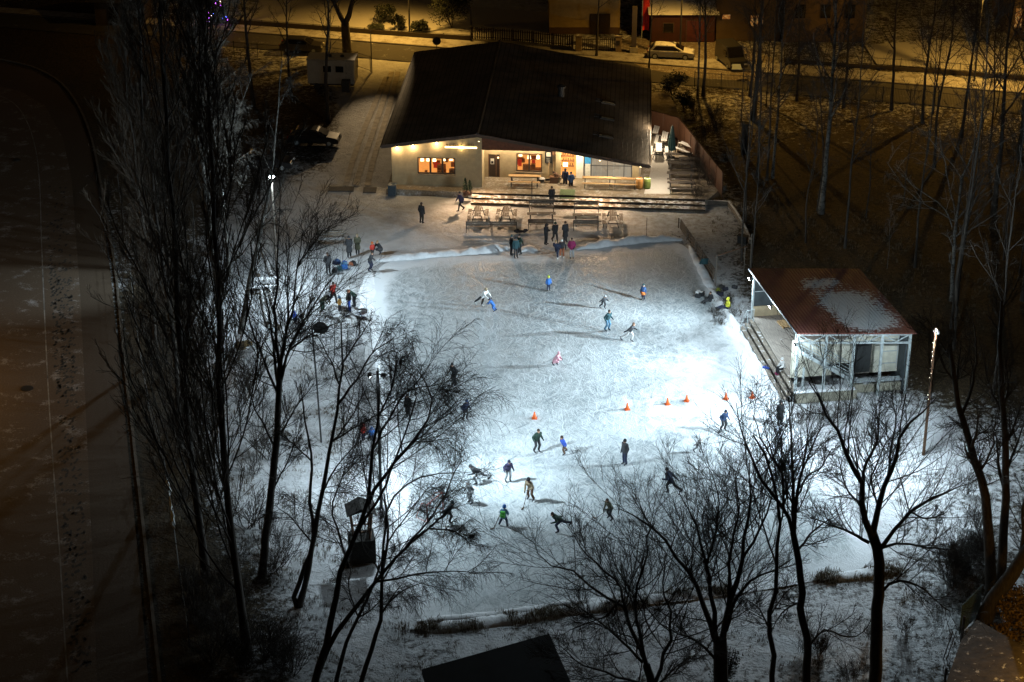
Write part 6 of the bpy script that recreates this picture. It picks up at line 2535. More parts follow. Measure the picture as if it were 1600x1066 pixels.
LEAFD = M('evergreen_dark', (.018, .024, .014), .8, .4, 3)
LEAFO = M('dry_leaves', (.2, .13, .05), .85, .4, 3)
bush('hedge_bush', 1592, 985, 2.0, 2.6, 'ochre leaved hedge lit amber in the bottom right corner', LEAFO, 31, 2600, .1)
bush('hedge_bush', 1572, 1003, 1.0, 1.2, 'small ochre bush left of the amber hedge', LEAFO, 32, 900, .08)
BGp = 'dark bushes in the garden across the street'
for px_, py_, r_0, h_0, lb, sd in ((599, 36, 1.5, 2.0, 'round dark evergreen bush in the middle of the snowy garden'), (626, 46, 1.2, 1.4, 'dark evergreen bush left of the three near the garden wall'),
                                 (655, 50, 1.2, 1.3, 'low dark evergreen bush close to the garden wall'), (590, 50, .9, .9, 'small dark bush under the round one'), (707, 44, 3.0, 5.5, 'huge dark conifer at the top edge beside the picket fence')) and [
        (599, 36, 1.5, 2.2, 'round dark evergreen bush in the middle of the snowy garden', 41), (626, 47, 1.1, 1.6, 'dark evergreen bush close to the garden wall, tallest there', 42),
        (657, 50, 1.2, 1.2, 'low wide evergreen bush close to the garden wall', 43), (588, 49, .9, .9, 'small dark bush under the round one', 44), (706, 44, 3.0, 6.0, 'huge dark conifer at the top edge beside the picket fence', 45)]:
    bush('garden_bush', px_, py_, r_0, h_0, lb, LEAFD, sd, 1500 if r_0 < 2 else 5000, .12, BGp)
bush('juniper_bush', 1050, 150, 1.5, 2.2, 'dark evergreen bush behind the right roof corner', LEAFD, 51, 1600, .1)
bush('juniper_bush', 1068, 172, 1.2, 1.6, 'dark evergreen bush at the back end of the brown fence', LEAFD, 52, 1300, .1)
bush('leaf_heap', 380, 545, .8, .5, 'brown heap of leaves at the foot of the leaning birch', LEAFO, 53, 700, .09)
bush('ivy_clump', 1130, 1085, .75, 3.2, 'ivy climbing the thick trunk at the bottom centre right', LEAFD, 54, 2600, .08)
# ------------------------------------------------------------------ fences
def fence_run(name, pts, label, cat, group=None, h=1.5, post_every=2.6, style='bars', mat=METALD, z=0.0, base=0.0, basemat=None):
    o_ = G(*pts[0], z)
    t = thing(name, label, cat, o_, 0, group)
    w = [G(x, y, z) - o_ for x, y in pts]
    L = sum((b - a).length for a, b in zip(w[:-1], w[1:]))
    n = max(2, int(L / post_every) + 1)
    P, _ = resample([tuple(p) for p in w], n) if len(w) > 2 else (np.linspace(np.array(w[0]), np.array(w[1]), n + 1), 0)
    for p in P[:90]:
        mb = MB()
        mb.box((p[0], p[1], h / 2), (.08, .08, h + .1))
        mb.build('post', mat, t)
    for a, b in zip(P[:-1], P[1:]):
        a, b = Vector(a), Vector(b)
        d = (b - a)
        mb = MB()
        l = d.length
        u_ = d / l
        a2, b2 = a + u_ * .05, b - u_ * .05
        if style == 'bars':
            for zz in (base + .12, h - .1):
                mb.bar(a2 + Vector((0, 0, zz)), b2 + Vector((0, 0, zz)), .03, .04)
            k = int(l / .14)
            for i in range(1, k):
                p = a.lerp(b, i / k)
                mb.bar(p + Vector((0, 0, base + .05)), p + Vector((0, 0, h)), .022)
        elif style == 'picket':
            for zz in (base + .2, h - .22):
                mb.bar(a2 + Vector((0, 0, zz)), b2 + Vector((0, 0, zz)), .05, .07)
            k = int(l / .24)
            for i in range(k):
                p = a.lerp(b, (i + .5) / k) + Vector((0, -.05, 0))
                mb.bar(p + Vector((0, 0, base + .02)), p + Vector((0, 0, h)), .12, .025)
        elif style == 'board':
            k = max(1, int(l / .16))
            for i in range(k):
                p, q = a2.lerp(b2, i / k), a2.lerp(b2, (i + .94) / k)
                mb.bar((p + q) / 2 + Vector((0, 0, .05)), (p + q) / 2 + Vector((0, 0, h - .05)), .03, (q - p).length) if False else mb.prism([p + Vector((0, 0, .05)), q + Vector((0, 0, .05)), q + Vector((0, 0, h - .05)), p + Vector((0, 0, h - .05))], (-.03 * u_.y, .03 * u_.x, 0))
        mb.build('panel', mat, t)
        if style == 'board':
            mb = MB()
            mb.bar(a + Vector((0, 0, h)), b + Vector((0, 0, h)), .14, .05)
            mb.build('cap_rail', mat, t)
        if base:
            mb = MB()
            mb.bar(a + Vector((0, 0, base / 2)), b + Vector((0, 0, base / 2)), .2, base)
            mb.build('plinth', basemat or CONC, t)
    return t


FENCEB = M('fence_brown', (.055, .02, .007), .75, .25, 2, .1, stretch=(4, 4, .5))
fence_run('board_fence', [(1060, 222), (1128, 308)], 'tall brown board fence slanting along the side terrace', 'fence', 'brown board fences', 2.2, 2.2, 'board', FENCEB, z=.3)
fence_run('board_fence', [(1012, 208), (1059, 221)], 'short brown board fence closing the back of the side terrace', 'fence', 'brown board fences', 2.2, 2.0, 'board', FENCEB, z=.3)
FG = 'railings along the near side of the street'
fence_run('bar_fence', [(1085, 135), (1240, 147), (1420, 163), (1640, 185)], 'dark vertical bar railing between the park and the street', 'fence', FG, 1.5, 2.6, 'bars')
fence_run('bar_fence', [(452, 92), (520, 97), (562, 106), (579, 112)], 'dark vertical bar railing curving behind the white trailer', 'fence', FG, 1.6, 2.4, 'bars')
fence_run('bar_fence', [(150, 70), (300, 82), (440, 93)], 'dark bar railing behind the left tree belt', 'fence', FG, 1.5, 2.8, 'bars')
PK = M('picket_dark', (.05, .035, .02), .8, .3)
fence_run('picket_fence', [(737, 64), (805, 68), (895, 77)], 'dark picket fence on a pale plinth in front of the yellow house', 'fence', None, 1.5, 2.6, 'picket', PK, base=.25)
fence_run('garden_fence', [(330, 36), (450, 44), (600, 55), (735, 64)], 'low dark garden wall with a thin wire top across the street', 'fence', None, .62, 3.0, 'bars', METALD, base=.5, basemat=M('wall_dark', (.04, .03, .02), .9))
fence_run('garden_fence', [(1225, 97), (1330, 105), (1450, 113), (1640, 128)], 'dark garden wall with railing across the street, right part', 'fence', None, 1.2, 3.0, 'bars', METALD, base=.35, basemat=M('wall_dark2', (.04, .03, .02), .9))
for px_, lb in ((904, 'left stone gate pillar by the picket fence'), (966, 'right stone gate pillar with a dark box on it')):
    t = thing('gate_pillar', lb, 'pillar', G(px_, 80), 0, 'gate pillars')
    mb = MB()
    mb.box((0, 0, .8), (.62, .6, 1.6))
    mb.build('shaft', M('pillar_stone', (.22, .17, .11), .9, .3, 3), t, bevel=.02)
    mb = MB()
    mb.box((0, 0, 1.65), (.74, .72, .1))
    mb.build('cap', STEPM, t)
    if px_ > 950:
        mb = MB()
        mb.box((-.05, -.33, .95), (.34, .08, .5))
        mb.build('letter_box', BLACKP, t)
gt = thing('garden_gate', 'dark barred gate between the two stone pillars', 'gate', G(935, 80))
for s in (-1, 1):
    mb = MB()
    for k in range(8):
        mb.bar((s * (.15 + k * .21), 0, .12), (s * (.15 + k * .21), 0, 1.35), .07)
    for z in (.2, 1.2):
        mb.bar((s * .08, .03, z), (s * 1.7, .03, z), .06)
    mb.build('leaf', PK, gt)


# ------------------------------------------------------------------ houses
def house(name, px0, px1, py, depth, h, label, wmat, rmat=None, roof_h=1.2, openings=(), plinth=None, flat=False, over=.4):
    a, b = G(px0, py), G(px1, py)
    w = b.x - a.x
    t = thing(name, label, 'house', a)
    mb = MB()
    mb.box((w / 2, depth / 2, h / 2), (w, depth, h))
    mb.build('walls', wmat, t)
    mb = MB()
    if flat:
        mb.box((w / 2, depth / 2, h + .15), (w + over * 2, depth + over * 2, .3))
    else:
        mb.prism([(-over, -over, h), (-over, depth / 2, h + roof_h), (-over, depth + over, h)], (w + 2 * over, 0, 0))
    mb.build('roof', rmat or METALD, t)
    if plinth:
        mb = MB()
        mb.box((w / 2, -.03, .35), (w + .02, .06, .7))
        mb.build('plinth', plinth, t)
    for kind, u0, u1, z0, z1, m in openings:
        mb = MB()
        mb.box(((u0 + u1) / 2, -.02, (z0 + z1) / 2), (u1 - u0 + .16, .06, z1 - z0 + .16))
        f = mb.build(kind, FRAMEM, t)
        mb = MB()
        mb.box(((u0 + u1) / 2, -.07, (z0 + z1) / 2), (u1 - u0, .04, z1 - z0))
        mb.build('pane' if kind == 'window' else 'door_leaf', m, f)
    return t


DG = M('dark_glass', (.012, .011, .01), .1)
STW = lit_window('street_window', .35)
YEL = plaster('plaster_yellow', (.48, .36, .16))
house('yellow_house', 858, 968, 53, 9, 6.2, 'pale yellow house with a brown plinth and dark doorway behind the picket fence', YEL, M('tile_roof', (.08, .05, .04), .8), 2.5,
      [('door', 4.3, 6.3, .1, 2.1, M('garage_brown', (.06, .04, .025), .7)), ('window', 1.0, 2.2, 4.0, 5.4, DG), ('window', 4.2, 5.4, 4.0, 5.4, DG)], M('plinth_brown', (.1, .06, .035), .9))
house('red_garage', 1018, 1116, 66, 7, 3.0, 'dark red garage under a snow-laden roof beside the hanging red flag', M('plaster_red', (.035, .008, .006), .9, .3, 2), M('garage_roof', (.1, .08, .07), .9, snow=1.2), .8,
      [('door', 3.6, 5.6, .1, 2.3, M('door_red', (.06, .01, .008), .6)), ('window', 1.2, 2.2, 1.1, 2.0, DG)], flat=False)
house('dark_house', 1118, 1218, 64, 9, 6.0, 'unlit brown house with two small lit windows above the white van', plaster('plaster_brown', (.08, .055, .03)), M('tile_roof2', (.05, .035, .03), .8), 2.0,
      [('window', .6, 1.4, 2.35, 2.8, STW), ('window', 3.5, 4.3, 1.6, 2.7, STW), ('window', 4.5, 4.8, 1.6, 2.7, STW)])
house('dark_house', 1222, 1350, 66, 9, 6.5, 'dark ochre house with unlit windows behind the street trees', plaster('plaster_ochre', (.1, .065, .03)), M('tile_roof3', (.05, .035, .03), .8), 2.0,
      [('window', 1.2, 2.2, 2.6, 4.0, DG), ('window', 3.8, 4.8, 2.6, 4.0, DG), ('window', 6.3, 7.3, 2.6, 4.0, DG)])
house('corner_house', 1578, 1680, 60, 9, 5.0, 'house at the top right edge with a lit window', plaster('plaster_grey', (.12, .09, .06)), None, 2.0, [('window', .3, 1.0, 1.2, 3.2, STW)])
house('garden_shed', 150, 225, 40, 5, 2.6, 'low dark shed behind the sports field at the top left', M('shed_wood', (.06, .045, .03), .9), None, 1.0, [('door', 1.5, 2.5, .1, 2.0, DG)])
fl = thing('hanging_flag', 'long red flag hanging from a pole beside the red garage', 'flag', G(1004, 60))
mb = MB()
mb.tube([(-.1, 0, 0), (-.1, 0, 7)], .05, 8)
mb.build('flagpole', METALG, fl)
mb = MB()
vs = []
for i in range(14):
    z = 6.6 - i * .44
    for k in range(5):
        vs.append((-.04 + k * .17, .07 * math.sin(k * 1.6 + i * .35), z))
mb.add(vs, [(i * 5 + k, i * 5 + k + 1, i * 5 + k + 6, i * 5 + k + 5) for i in range(13) for k in range(4)])
mb.add([(x, y + .015, z) for x, y, z in vs], [(i * 5 + k + 5, i * 5 + k + 6, i * 5 + k + 1, i * 5 + k) for i in range(13) for k in range(4)])
mb.build('cloth', M('flag_red', (.75, .03, .015), .7, .15), fl)
ks = thing('pillar_post', 'tall dark post beside the red flag', 'post', G(990, 82))
mb = MB()
mb.box((0, 0, 2.4), (.5, .5, 4.8))
mb.build('shaft', WOODD, ks)
mb = MB()
mb.box((0, 0, .3), (.8, .8, .6))
mb.build('foot', CONC, ks)

# christmas tree -------------------------------------------------------------------------
xt = thing('christmas_tree', 'christmas tree with blue and violet lights behind the left tree belt', 'christmas tree', G(338, 38))
mb = MB()
mb.tube([(0, 0, 0), (0, 0, 4.2)], [.09, .02], 8)
mb.build('trunk', BARK, xt)
mb = MB()
r_ = random.Random(2)
for k in range(2600):
    z = r_.random() ** 1.2
    a_ = r_.uniform(0, 6.28)
    rr = 1.3 * (1 - z) * r_.random() ** .5 + .03
    p = Vector((rr * math.cos(a_), rr * math.sin(a_), .5 + 3.8 * z - .15 * rr))
    d_ = Vector((math.cos(a_), math.sin(a_), -.3)).normalized() * .2
    n_ = Vector((-math.sin(a_), math.cos(a_), 0)) * .04
    mb.add([p - n_, p + n_, p + d_], [(0, 1, 2)])
mb.build('crown', M('xmas_green', (.02, .05, .025), .8, .3), xt)
for col, nm, n_ in (((.1, .15, 1), 'blue', 26), ((.6, .1, 1), 'violet', 24), ((1, .6, .5), 'pink', 8)):
    mb = MB()
    for k in range(n_):
        z = r_.random() ** 1.1
        a_ = r_.uniform(math.pi, 2 * math.pi)
        rr = 1.32 * (1 - z) + .05
        mb.ell((rr * math.cos(a_), rr * math.sin(a_), .5 + 3.8 * z), (.05, .05, .05), 6, 4)
    mb.build('light_string', M('xmas_' + nm, col, .5, 0, emit=col, es=9), xt)

# vehicles ---------------------------------------------------------------------------------
def car(name, px, py, rz, col, label, L=4.4, Wd=1.78, Hh=1.48, van=False, snow=0.0, group='parked cars'):
    t = thing(name, label, 'van' if van else 'car', G(px, py), R(rz), group)
    paint, nt, b = new_mat('paint_' + label.split()[0] + str(int(px)))
    b.inputs['Base Color'].default_value = (*col, 1)
    b.inputs['Roughness'].default_value = .35
    b.inputs['Metallic'].default_value = .2
    b.inputs['Coat Weight'].default_value = .4
    if snow:
        paint = M('carpaint_snow%d' % int(px), col, .45, .1, 2, snow=snow)
    h = L / 2
    if van:
        lower = [(-h, .3), (-h, 1.0), (-h + .05, Hh - .1), (-h + .3, Hh), (h - 1.6, Hh), (h - .9, 1.15), (h - .1, .95), (h, .6), (h, .3)]
        secs = lower
        cab = None
    else:
        lower = [(-h, .28), (-h + .02, .75), (-h + .12, .92), (h - 1.15, .92), (h - .15, .78), (h, .6), (h, .28)]
        cab = [(-h + .25, .9), (-h + .75, Hh - .05), (-h + 1.1, Hh), (.35, Hh - .02), (h - 1.05, .92)]
    mb = MB()

    def hull(poly, w0, w1, zs):
        n = len(poly)
        vs = []
        for s in (-1, 1):
            for f_, in ((1.0,),):
                for x, z in poly:
                    k = max(0, min(1, (z - zs[0]) / (zs[1] - zs[0])))
                    vs.append((x, s * (w0 + (w1 - w0) * k) / 2, z))
        mb.add(vs, [tuple(range(n)), tuple(range(2 * n - 1, n - 1, -1))] + [(i, n + i, n + (i + 1) % n, (i + 1) % n) for i in range(n)])
    hull(lower, Wd, Wd * (.9 if van else .97), (.3, Hh if van else .95))
    if cab:
        hull(cab, Wd * .95, Wd * .74, (.9, Hh))
    mb.build('body', paint, t, bevel=.05)
    gm = DG
    if cab:
        for s in (-1, 1):
            mb = MB()
            ks_ = lambda z: s * (Wd * .95 + (Wd * .74 - Wd * .95) * (z - .9) / (Hh - .9)) / 2 * 1.012
            q = [(-h + .55, .98), (-h + .9, Hh - .12), (.25, Hh - .12), (h - 1.3, .98)]
            mb.prism([(x, ks_(z), z) for x, z in q], (0, .012 * s, 0))
            mb.build('side_window', gm, t)
        mb = MB()
        z0, z1 = .98, Hh - .1
        mb.prism([(h - 1.08, -.72, z0), (h - 1.08, .72, z0), (.46, .6, z1), (.46, -.6, z1)], (.03, 0, .03))
        mb.build('windscreen', gm, t)
        mb = MB()
        mb.prism([(-h + .3, -.7, z0), (-h + .3, .7, z0), (-h + .66, .58, z1), (-h + .66, -.58, z1)], (-.03, 0, .03))
        mb.build('rear_window', gm, t)
    else:
        mb = MB()
        mb.prism([(h - .93, -.75, 1.22), (h - .93, .75, 1.22), (h - 1.55, .72, Hh - .08), (h - 1.55, -.72, Hh - .08)], (.03, 0, .02))
        mb.build('windscreen', gm, t)
        for s in (-1, 1):
            mb = MB()
            mb.box((h - 1.75, s * Wd * .475, 1.45), (.8, .04, .5))
            mb.build('side_window', gm, t)
    for x in (-h + .8, h - .85):
        for s in (-1, 1):
            mb = MB()
            mb.tube([(x, s * (Wd / 2 - .2), .32), (x, s * (Wd / 2 + .01), .32)], .32, 18)
            w = mb.build('wheel', BLACKP, t)
            mb = MB()
            mb.tube([(x, s * (Wd / 2 + .0), .32), (x, s * (Wd / 2 + .02), .32)], .19, 14)
            mb.build('rim', METALG, w)
    for s in (-1, 1):
        mb = MB()
        mb.box((h - .06, s * Wd * .36, .68), (.12, .34, .14))
        mb.build('headlight', M('headlight_glass', (.6, .6, .58), .1), t)
        mb = MB()
        mb.box((-h + .03, s * Wd * .4, .8), (.08, .26, .14))
        mb.build('tail_light', M('tail_red', (.25, .01, .01), .3), t)
        mb = MB()
        mb.box((h - 1.5 if not van else h - 1.1, s * (Wd / 2 + .08), 1.0 if not van else 1.3), (.12, .18, .13))
        mb.build('mirror', BLACKP, t)
    return t


car('parked_car', 1048, 90, -8, (.22, .22, .22), 'silver estate car with a snow-dusted roof parked in the yard behind the restaurant', 4.7, snow=.7)
car('parked_car', 1142, 101, -75, (.03, .03, .03), 'dark van with a pale blue sheet on its bonnet, parked by the brown house', 4.6, 1.9, 2.1, van=True)
car('parked_car', 492, 224, -6, (.006, .006, .007), 'black car parked on the grass left of the drive', 4.6)
car('parked_car', 418, 262, -4, (.025, .025, .028), 'black car in the shade behind the left lamp post', 4.6)
car('parked_car', 472, 80, -5, (.03, .028, .025), 'dark car on the street behind the bar railing', 4.4)
mb = MB()
mb.prism([(-.5, -.3, 0), (.5, -.3, 0), (.4, .5, .3), (-.4, .5, .3)], (0, 0, .05))
o = mb.build('blue_sheet', M('sheet_blue', (.4, .5, .58), .6, .1), loc=G(1151, 108, .95))
tag(o, 'pale blue sheet lying over the bonnet of the dark van', 'sheet')
# trailer
tr_ = thing('site_trailer', 'white site trailer with a snowy roof and dark windows beside the drive', 'trailer', G(518, 140), R(-4))
TL, TH = 4.6, 2.35
mb = MB()
mb.box((0, 1.1, .55 + TH / 2), (TL, 2.2, TH))
mb.build('body', M('trailer_white', (.5, .48, .42), .6, .15, 2), tr_, bevel=.06)
mb = MB()
mb.box((0, 1.1, .6 + TH), (TL + .1, 2.3, .1))
mb.build('roof', M('trailer_roof', (.4, .38, .34), .8, snow=1.2), tr_)
for x in (-.2, 1.0):
    mb = MB()
    mb.lathe([(.2, 0), (.2, .12), (.1, .2)], 10, (x, 1.0, .66 + TH))
    mb.build('roof_vent', METALD, tr_)
for x, w_ in ((-.35, .75), (.85, .75)):
    mb = MB()
    mb.box((x, -.02, 2.05), (w_, .06, .6))
    mb.build('window', DG, tr_)
mb = MB()
mb.box((1.75, -.02, 1.75), (.75, .05, 1.9))
d = mb.build('door', M('trailer_door', (.42, .4, .35), .6), tr_)
mb = MB()
mb.box((1.5, -.06, 1.7), (.04, .06, .16))
mb.build('handle', METALD, d)
mb = MB()
mb.box((1.5, -.5, .6), (.8, .7, 1.1))
mb.build('step_box', METALD, tr_)
for x in (-1.4, -.6):
    mb = MB()
    mb.tube([(x, -.05, .3), (x, .15, .3)], .3, 14)
    mb.build('wheel', BLACKP, tr_)
mb = MB()
mb.box((0, 1.1, .42), (TL - .3, 1.6, .24))
mb.build('chassis', METALD, tr_)
# street sign, poles, manhole
t = thing('round_sign', 'round street sign seen from behind, on a pole at the left roof corner', 'sign', G(683, 105))
mb = MB()
mb.tube([(0, 0, 0), (0, 0, 3.0)], .04, 8)
mb.build('pole', METALD, t)
mb = MB()
mb.tube([(0, -.04, 2.7), (0, 0, 2.7)], .42, 20)
mb.build('plate', BLACKP, t)
for px_, py_, h_, lb in ((581, 112, 4.2, 'thin dark pole at the corner of the railing by the drive'), (1158, 190, 5.2, 'thin dark pole in the park near the brown fence')):
    mb = MB()
    mb.tube([(0, 0, -.1), (0, 0, h_)], [.06, .04], 8)
    mb.ell((0, 0, h_), (.06, .06, .05), 8, 5)
    tag(mb.build('thin_pole', METALD, loc=G(px_, py_)), lb, 'pole')
mb = MB()
mb.box((0, 0, 1.4), (.55, .55, 2.8))
mb.box((0, 0, 2.83), (.65, .65, .08))
tag(mb.build('wrapped_post', M('wrap_dark', (.02, .02, .02), .9), loc=G(1162, 240)), 'dark narrow column standing in the park behind the brown fence', 'post')
mb = MB()
mb.lathe([(.42, 0), (.42, .02), (.36, .025), (.02, .025)], 20)
tag(mb.build('manhole_cover', METALD, loc=G(42, 607, .01)), 'round dark manhole cover on the sports field', 'manhole cover')
mb = MB()
mb.lathe([(.34, 0), (.34, .02), (.3, .025), (.02, .025)], 20)
tag(mb.build('manhole_cover', METALD, loc=G(26, 250, .01)), 'small dark cover near the far end of the sports field', 'manhole cover')
# ------------------------------------------------------------------ lights
def lamp(name, kind, loc, power, col, target=None, radius=.12, angle=120, blend=1.0, parent=None):
    d = bpy.data.lights.new(name, kind)
    d.energy = power
    d.color = col
    d.shadow_soft_size = radius
    o = bpy.data.objects.new(name, d)
    COL.objects.link(o)
    o.location = loc
    if kind == 'SPOT':
        d.spot_size = R(angle)
        d.spot_blend = blend
    if target is not None:
        o.rotation_euler = (Vector(target) - Vector(loc)).to_track_quat('-Z', 'Y').to_euler()
    return o


COOL = (.73, .905, 1.0)
WARM = (1.0, .70, .36)
SOD = (1.0, .52, .09)
# stage floodlights, the middle one added to fill the ice between
for (lx, ly, lz), tg, pw in ((L1p, (700, 430), 6000), (Laddp, (680, 530), 6500), (L2p, (640, 650), 6000)):
    p = pl(lx, ly, lz)
    t = G(*tg, 1.2)
    p = p + (t - p).normalized() * .6
    lamp('stage_flood', 'POINT', p, 900, COOL, None, .15)
    lamp('stage_flood_long', 'SPOT', p, 17000, COOL, t + Vector((0, 0, 1.5)), .15, 66, 1.0)
    lamp('stage_flood_far', 'SPOT', p, pw, COOL, t + Vector((0, 0, 1.2)), .15, 112, 1.0)
lamp('stage_inner', 'SPOT', pl(.3, 3, hp(.3, 3) - .4), 260, COOL, pl(3, 3, 1), .2, 140, 1.0)


def mast(px, py, hh, label, aims, group, pole=FR, scale=1.2):
    b = G(px, py)
    t = thing('floodlight_mast', label, 'floodlight mast', b, 0, group)
    mb = MB()
    mb.tube([(0, 0, -.1), (0, 0, hh * .5), (0, 0, hh + .2)], [.1, .085, .07], 10)
    mb.build('pole', pole, t)
    mb = MB()
    mb.bar((-.22, 0, hh), (.22, 0, hh), .06)
    mb.build('crossarm', METALD, t)
    out = []
    for i, a in enumerate(aims):
        x = -.4 + .8 * i / max(1, len(aims) - 1) if len(aims) > 1 else 0
        out.append(flood(t, (x, 0, hh - .1), Vector(G(*a)) - b, s=scale)[1] + b)
    return out, b


MG = 'floodlight masts around the rink'
pm, b1 = mast(433, 432, 8.2, 'floodlight mast with a lit head among the left trees', [(470, 520)], MG, WOODG, 1.0)
h1 = b1 + Vector((0, 0, 8.0))
lamp('mast_flood', 'SPOT', h1 + Vector((.2, -.4, 0)), 3500, COOL, G(600, 470), .2, 150, 1.0)
lamp('mast_flood', 'SPOT', h1 + Vector((.3, -.3, 0)), 3500, COOL, G(800, 520), .2, 90, 1.0)
lamp('mast_flood', 'SPOT', h1 + Vector((.1, -.5, 0)), 5000, COOL, G(430, 560), .2, 130, 1.0)
lamp('mast_flood', 'POINT', h1 + Vector((0, -.4, 0)), 900, COOL, None, .2)
lamp('mast_flood', 'SPOT', h1 + Vector((-.3, -.3, 0)), 9000, COOL, G(95, 450), .2, 44, 1.0)
pm, b3 = mast(596, 792, 9.0, 'floodlight mast hidden behind the twin-stemmed weeping birch', [(760, 790), (700, 700)], MG, METALD, .8)
h3 = b3 + Vector((.2, 0, 8.9))
lamp('mast_flood', 'SPOT', h3 + Vector((.3, 0, 0)), 15000, COOL, G(980, 690), .2, 90, 1.0)
lamp('mast_flood', 'SPOT', h3 + Vector((.3, .2, 0)), 5000, COOL, G(640, 800), .2, 165, 1.0)
lamp('mast_flood', 'SPOT', h3 + Vector((-.1, .1, -.2)), 2500, COOL, G(560, 690), .2, 150, 1.0)
bR = G(1443, 709)
hR = hs(bR, 518)
pm, b4 = mast(1443, 709, hR, 'floodlight mast with a lit strip right of the stage', [(1330, 720)], MG, WOOD, .8)
mb = MB()
for i in range(16):
    mb.ell((-.12 + .05 * (i % 2), -.08, hR - .15 - i * hR * .035), (.02, .02, .03), 6, 4)
tmast = [o for o in bpy.data.objects if o.get('label', '').startswith('floodlight mast with a lit strip')][0]
mb.build('light_string', M('string_warm', (1, .9, .7), .5, 0, emit=(1, .9, .75), es=5), tmast)
lamp('mast_flood', 'SPOT', Vector((bR.x - .4, bR.y - .35, hR - .2)), 9500, COOL, G(1180, 850), .15, 150, 1.0)
lamp('mast_flood', 'SPOT', Vector((bR.x - .5, bR.y - .2, hR - .1)), 21000, COOL, G(860, 620), .15, 74, 1.0)
lamp('mast_flood', 'POINT', Vector((bR.x - .3, bR.y - .3, hR + .1)), 4200, COOL, None, .15)

# restaurant
for u_ in (.5, 1.85, 3.85):
    lamp('eave_light', 'POINT', bl(u_, -.34, RA.z + hroof(u_) - T - .42), 75, WARM, None, .06)
lamp('sign_light_lamp', 'POINT', bl(5.9, -.22, RA.z + 3.5), 26, (1, .72, .3), None, .1)
for u_ in (8.6, 10.4, 12.2):
    lamp('ceiling_light', 'POINT', bl(u_, 1.85, RA.z + 3.2), 210, (1, .78, .48), None, .08)
lamp('entrance_light', 'POINT', bl(14.9, 1.6, RA.z + 2.6), 420, (1, .78, .48), None, .1)
lamp('glass_light', 'POINT', bl(18.2, 1.0, RA.z + 2.2), 330, (1, .8, .52), None, .15)
lamp('side_eave_light', 'POINT', bl(22.4, .0, RA.z + 2.5), 480, (1, .8, .55), None, .1)
lamp('side_wall_light', 'POINT', bl(22.3, 9, RA.z + 2.6), 600, (1, .76, .48), None, .1)
lamp('added_front_light', 'SPOT', bl(7.4, -.75, RA.z + 3.9), 3600, (1, .64, .36), bl(8, -5, 0), .2, 104, 1.0)  # unseen warm spots added to light the snow before the terrace
lamp('added_front_light', 'SPOT', bl(17.5, -.75, RA.z + 2.7), 2200, (1, .64, .36), bl(17, -5, 0), .2, 104, 1.0)
for u_, z_ in ((7.4, 4.2), (17.5, 2.75)):
    flood(rest, (u_, -.42, z_), (u_, -3, 1.0), 'added_floodlight', .3, LAMPW)  # housings added for the two front spots


# street lamps with sodium heads
def street_lamp(px, py, hh, power, label, arm=-1.2, aim=None, cut=False, ang=30):
    b = G(px, py)
    t = thing('street_lamp', label, 'street lamp', b, 0, 'sodium street lamps')
    mb = MB()
    mb.tube([(0, 0, 0), (0, 0, hh * .6), (0, 0, hh), (arm * .3, -.3, hh + .35), (arm, -.9, hh + .4)], [.1, .08, .06, .05, .04], 8)
    mb.build('pole', METALD, t)
    mb = MB()
    mb.box((arm * 1.25, -1.1, hh + .38), (.6, .26, .14))
    hd = mb.build('lamp_head', METALG, t)
    mb = MB()
    mb.box((arm * 1.25, -1.1, hh + .3), (.5, .2, .03))
    mb.build('lamp_glass', M('sodium_glass', (1, .6, .2), .5, 0, emit=SOD, es=25), hd)
    p = b + Vector((arm * 1.25, -1.1, hh + .2))
    if cut:
        lamp('street_light', 'SPOT', p, power, SOD, p + Vector((-.15, -.05, -1)), .12, 128, .5)
    else:
        lamp('street_light', 'POINT', p, power, SOD, None, .12)
    if aim:
        lamp('street_light_side', 'SPOT', p, aim[1], (1, .68, .34) if ang < 30 else SOD, G(*aim[0]), .12, ang, 1.0)


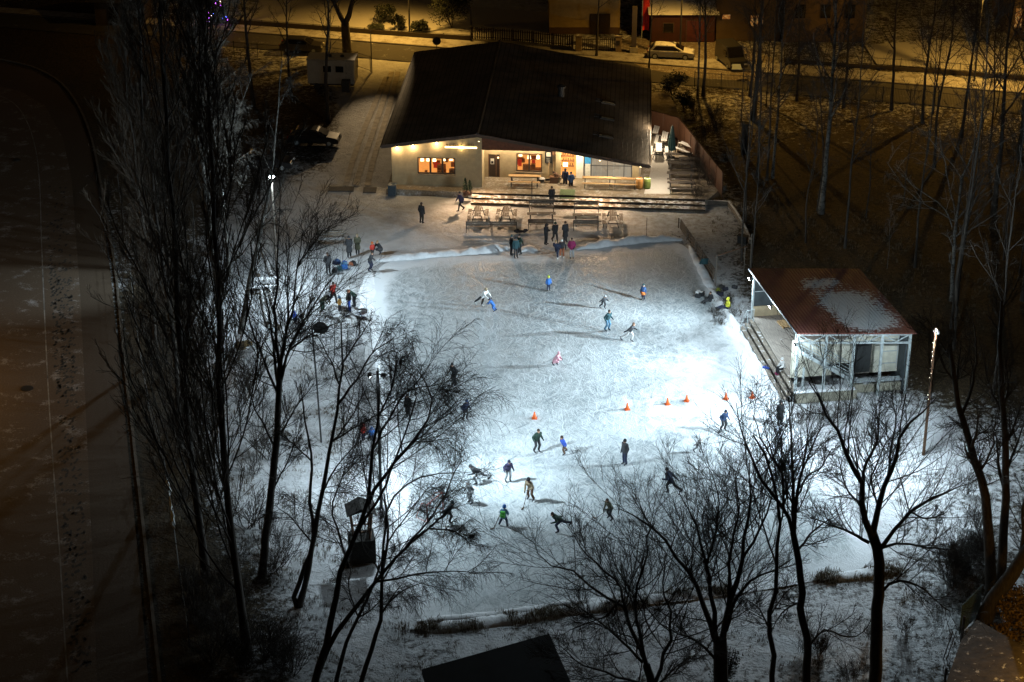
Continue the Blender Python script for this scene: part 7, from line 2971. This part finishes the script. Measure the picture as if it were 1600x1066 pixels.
street_lamp(640, 57, 8.2, 6500, 'street lamp opposite the left end of the restaurant', -1.2, ((568, 225), 24000), True, 22)
street_lamp(1062, 92, 9.0, 3600, 'street lamp by the yard with the silver car', .8, ((1275, 215), 8500), True, 64)
street_lamp(1522, 128, 9.0, 6000, 'street lamp at the right end of the street', .6)
street_lamp(330, 50, 9.0, 900, 'street lamp behind the christmas tree', -.8)
street_lamp(-260, 620, 9.0, 2600, 'added unseen lamp warming the sports field from the left', .8)  # no lamp known here; added to warm the dark field
lamp('garden_lamp', 'POINT', G(1650, 1005, 4.6), 420, SOD, None, .2)
t = thing('garden_lantern', 'garden lantern just outside the bottom right corner', 'lantern', G(1655, 1005))
mb = MB()
mb.tube([(0, 0, 0), (0, 0, 4.0)], .05, 8)
mb.build('pole', METALD, t)
mb = MB()
mb.lathe([(.12, 4.1), (.2, 4.4), (.05, 4.5)], 10)
mb.build('lamp_glass', M('lantern_glow', (1, .6, .2), .5, 0, emit=SOD, es=10), t)

# sky: night, glow of the town
w = bpy.data.worlds.new('World')
S.world = w
w.use_nodes = True
nt = w.node_tree
bg = nt.nodes['Background']
sk = nt.nodes.new('ShaderNodeTexSky')
sk.sky_type = 'NISHITA'
sk.sun_disc = False
sk.sun_elevation = R(-6)
sk.sun_rotation = R(200)
bg2 = nt.nodes.new('ShaderNodeBackground')
bg2.inputs['Color'].default_value = (1, .67, .4, 1)
bg2.inputs['Strength'].default_value = .0062
add = nt.nodes.new('ShaderNodeAddShader')
nt.links.new(sk.outputs[0], bg.inputs['Color'])
bg.inputs['Strength'].default_value = .05
nt.links.new(bg.outputs[0], add.inputs[0])
nt.links.new(bg2.outputs[0], add.inputs[1])
nt.links.new(add.outputs[0], nt.nodes['World Output'].inputs['Surface'])

# camera
cd = bpy.data.cameras.new('Camera')
cam = bpy.data.objects.new('Camera', cd)
COL.objects.link(cam)
cam.location = (0, 0, HC)
cam.rotation_euler = (math.pi / 2 - DEP, 0, 0)
cd.sensor_width = 36
cd.lens = F / 1600 * 36
cd.clip_start = 1
cd.clip_end = 3000
S.camera = cam
S.view_settings.view_transform = 'Standard'
S.view_settings.look = 'None'
S.view_settings.exposure = 0
S.view_settings.gamma = 1
S.render.engine = 'CYCLES'
S.cycles.use_denoising = True
S.cycles.max_bounces = 5
S.cycles.diffuse_bounces = 3
S.cycles.sample_clamp_indirect = 3
S.cycles.caustics_reflective = False
S.cycles.caustics_refractive = False
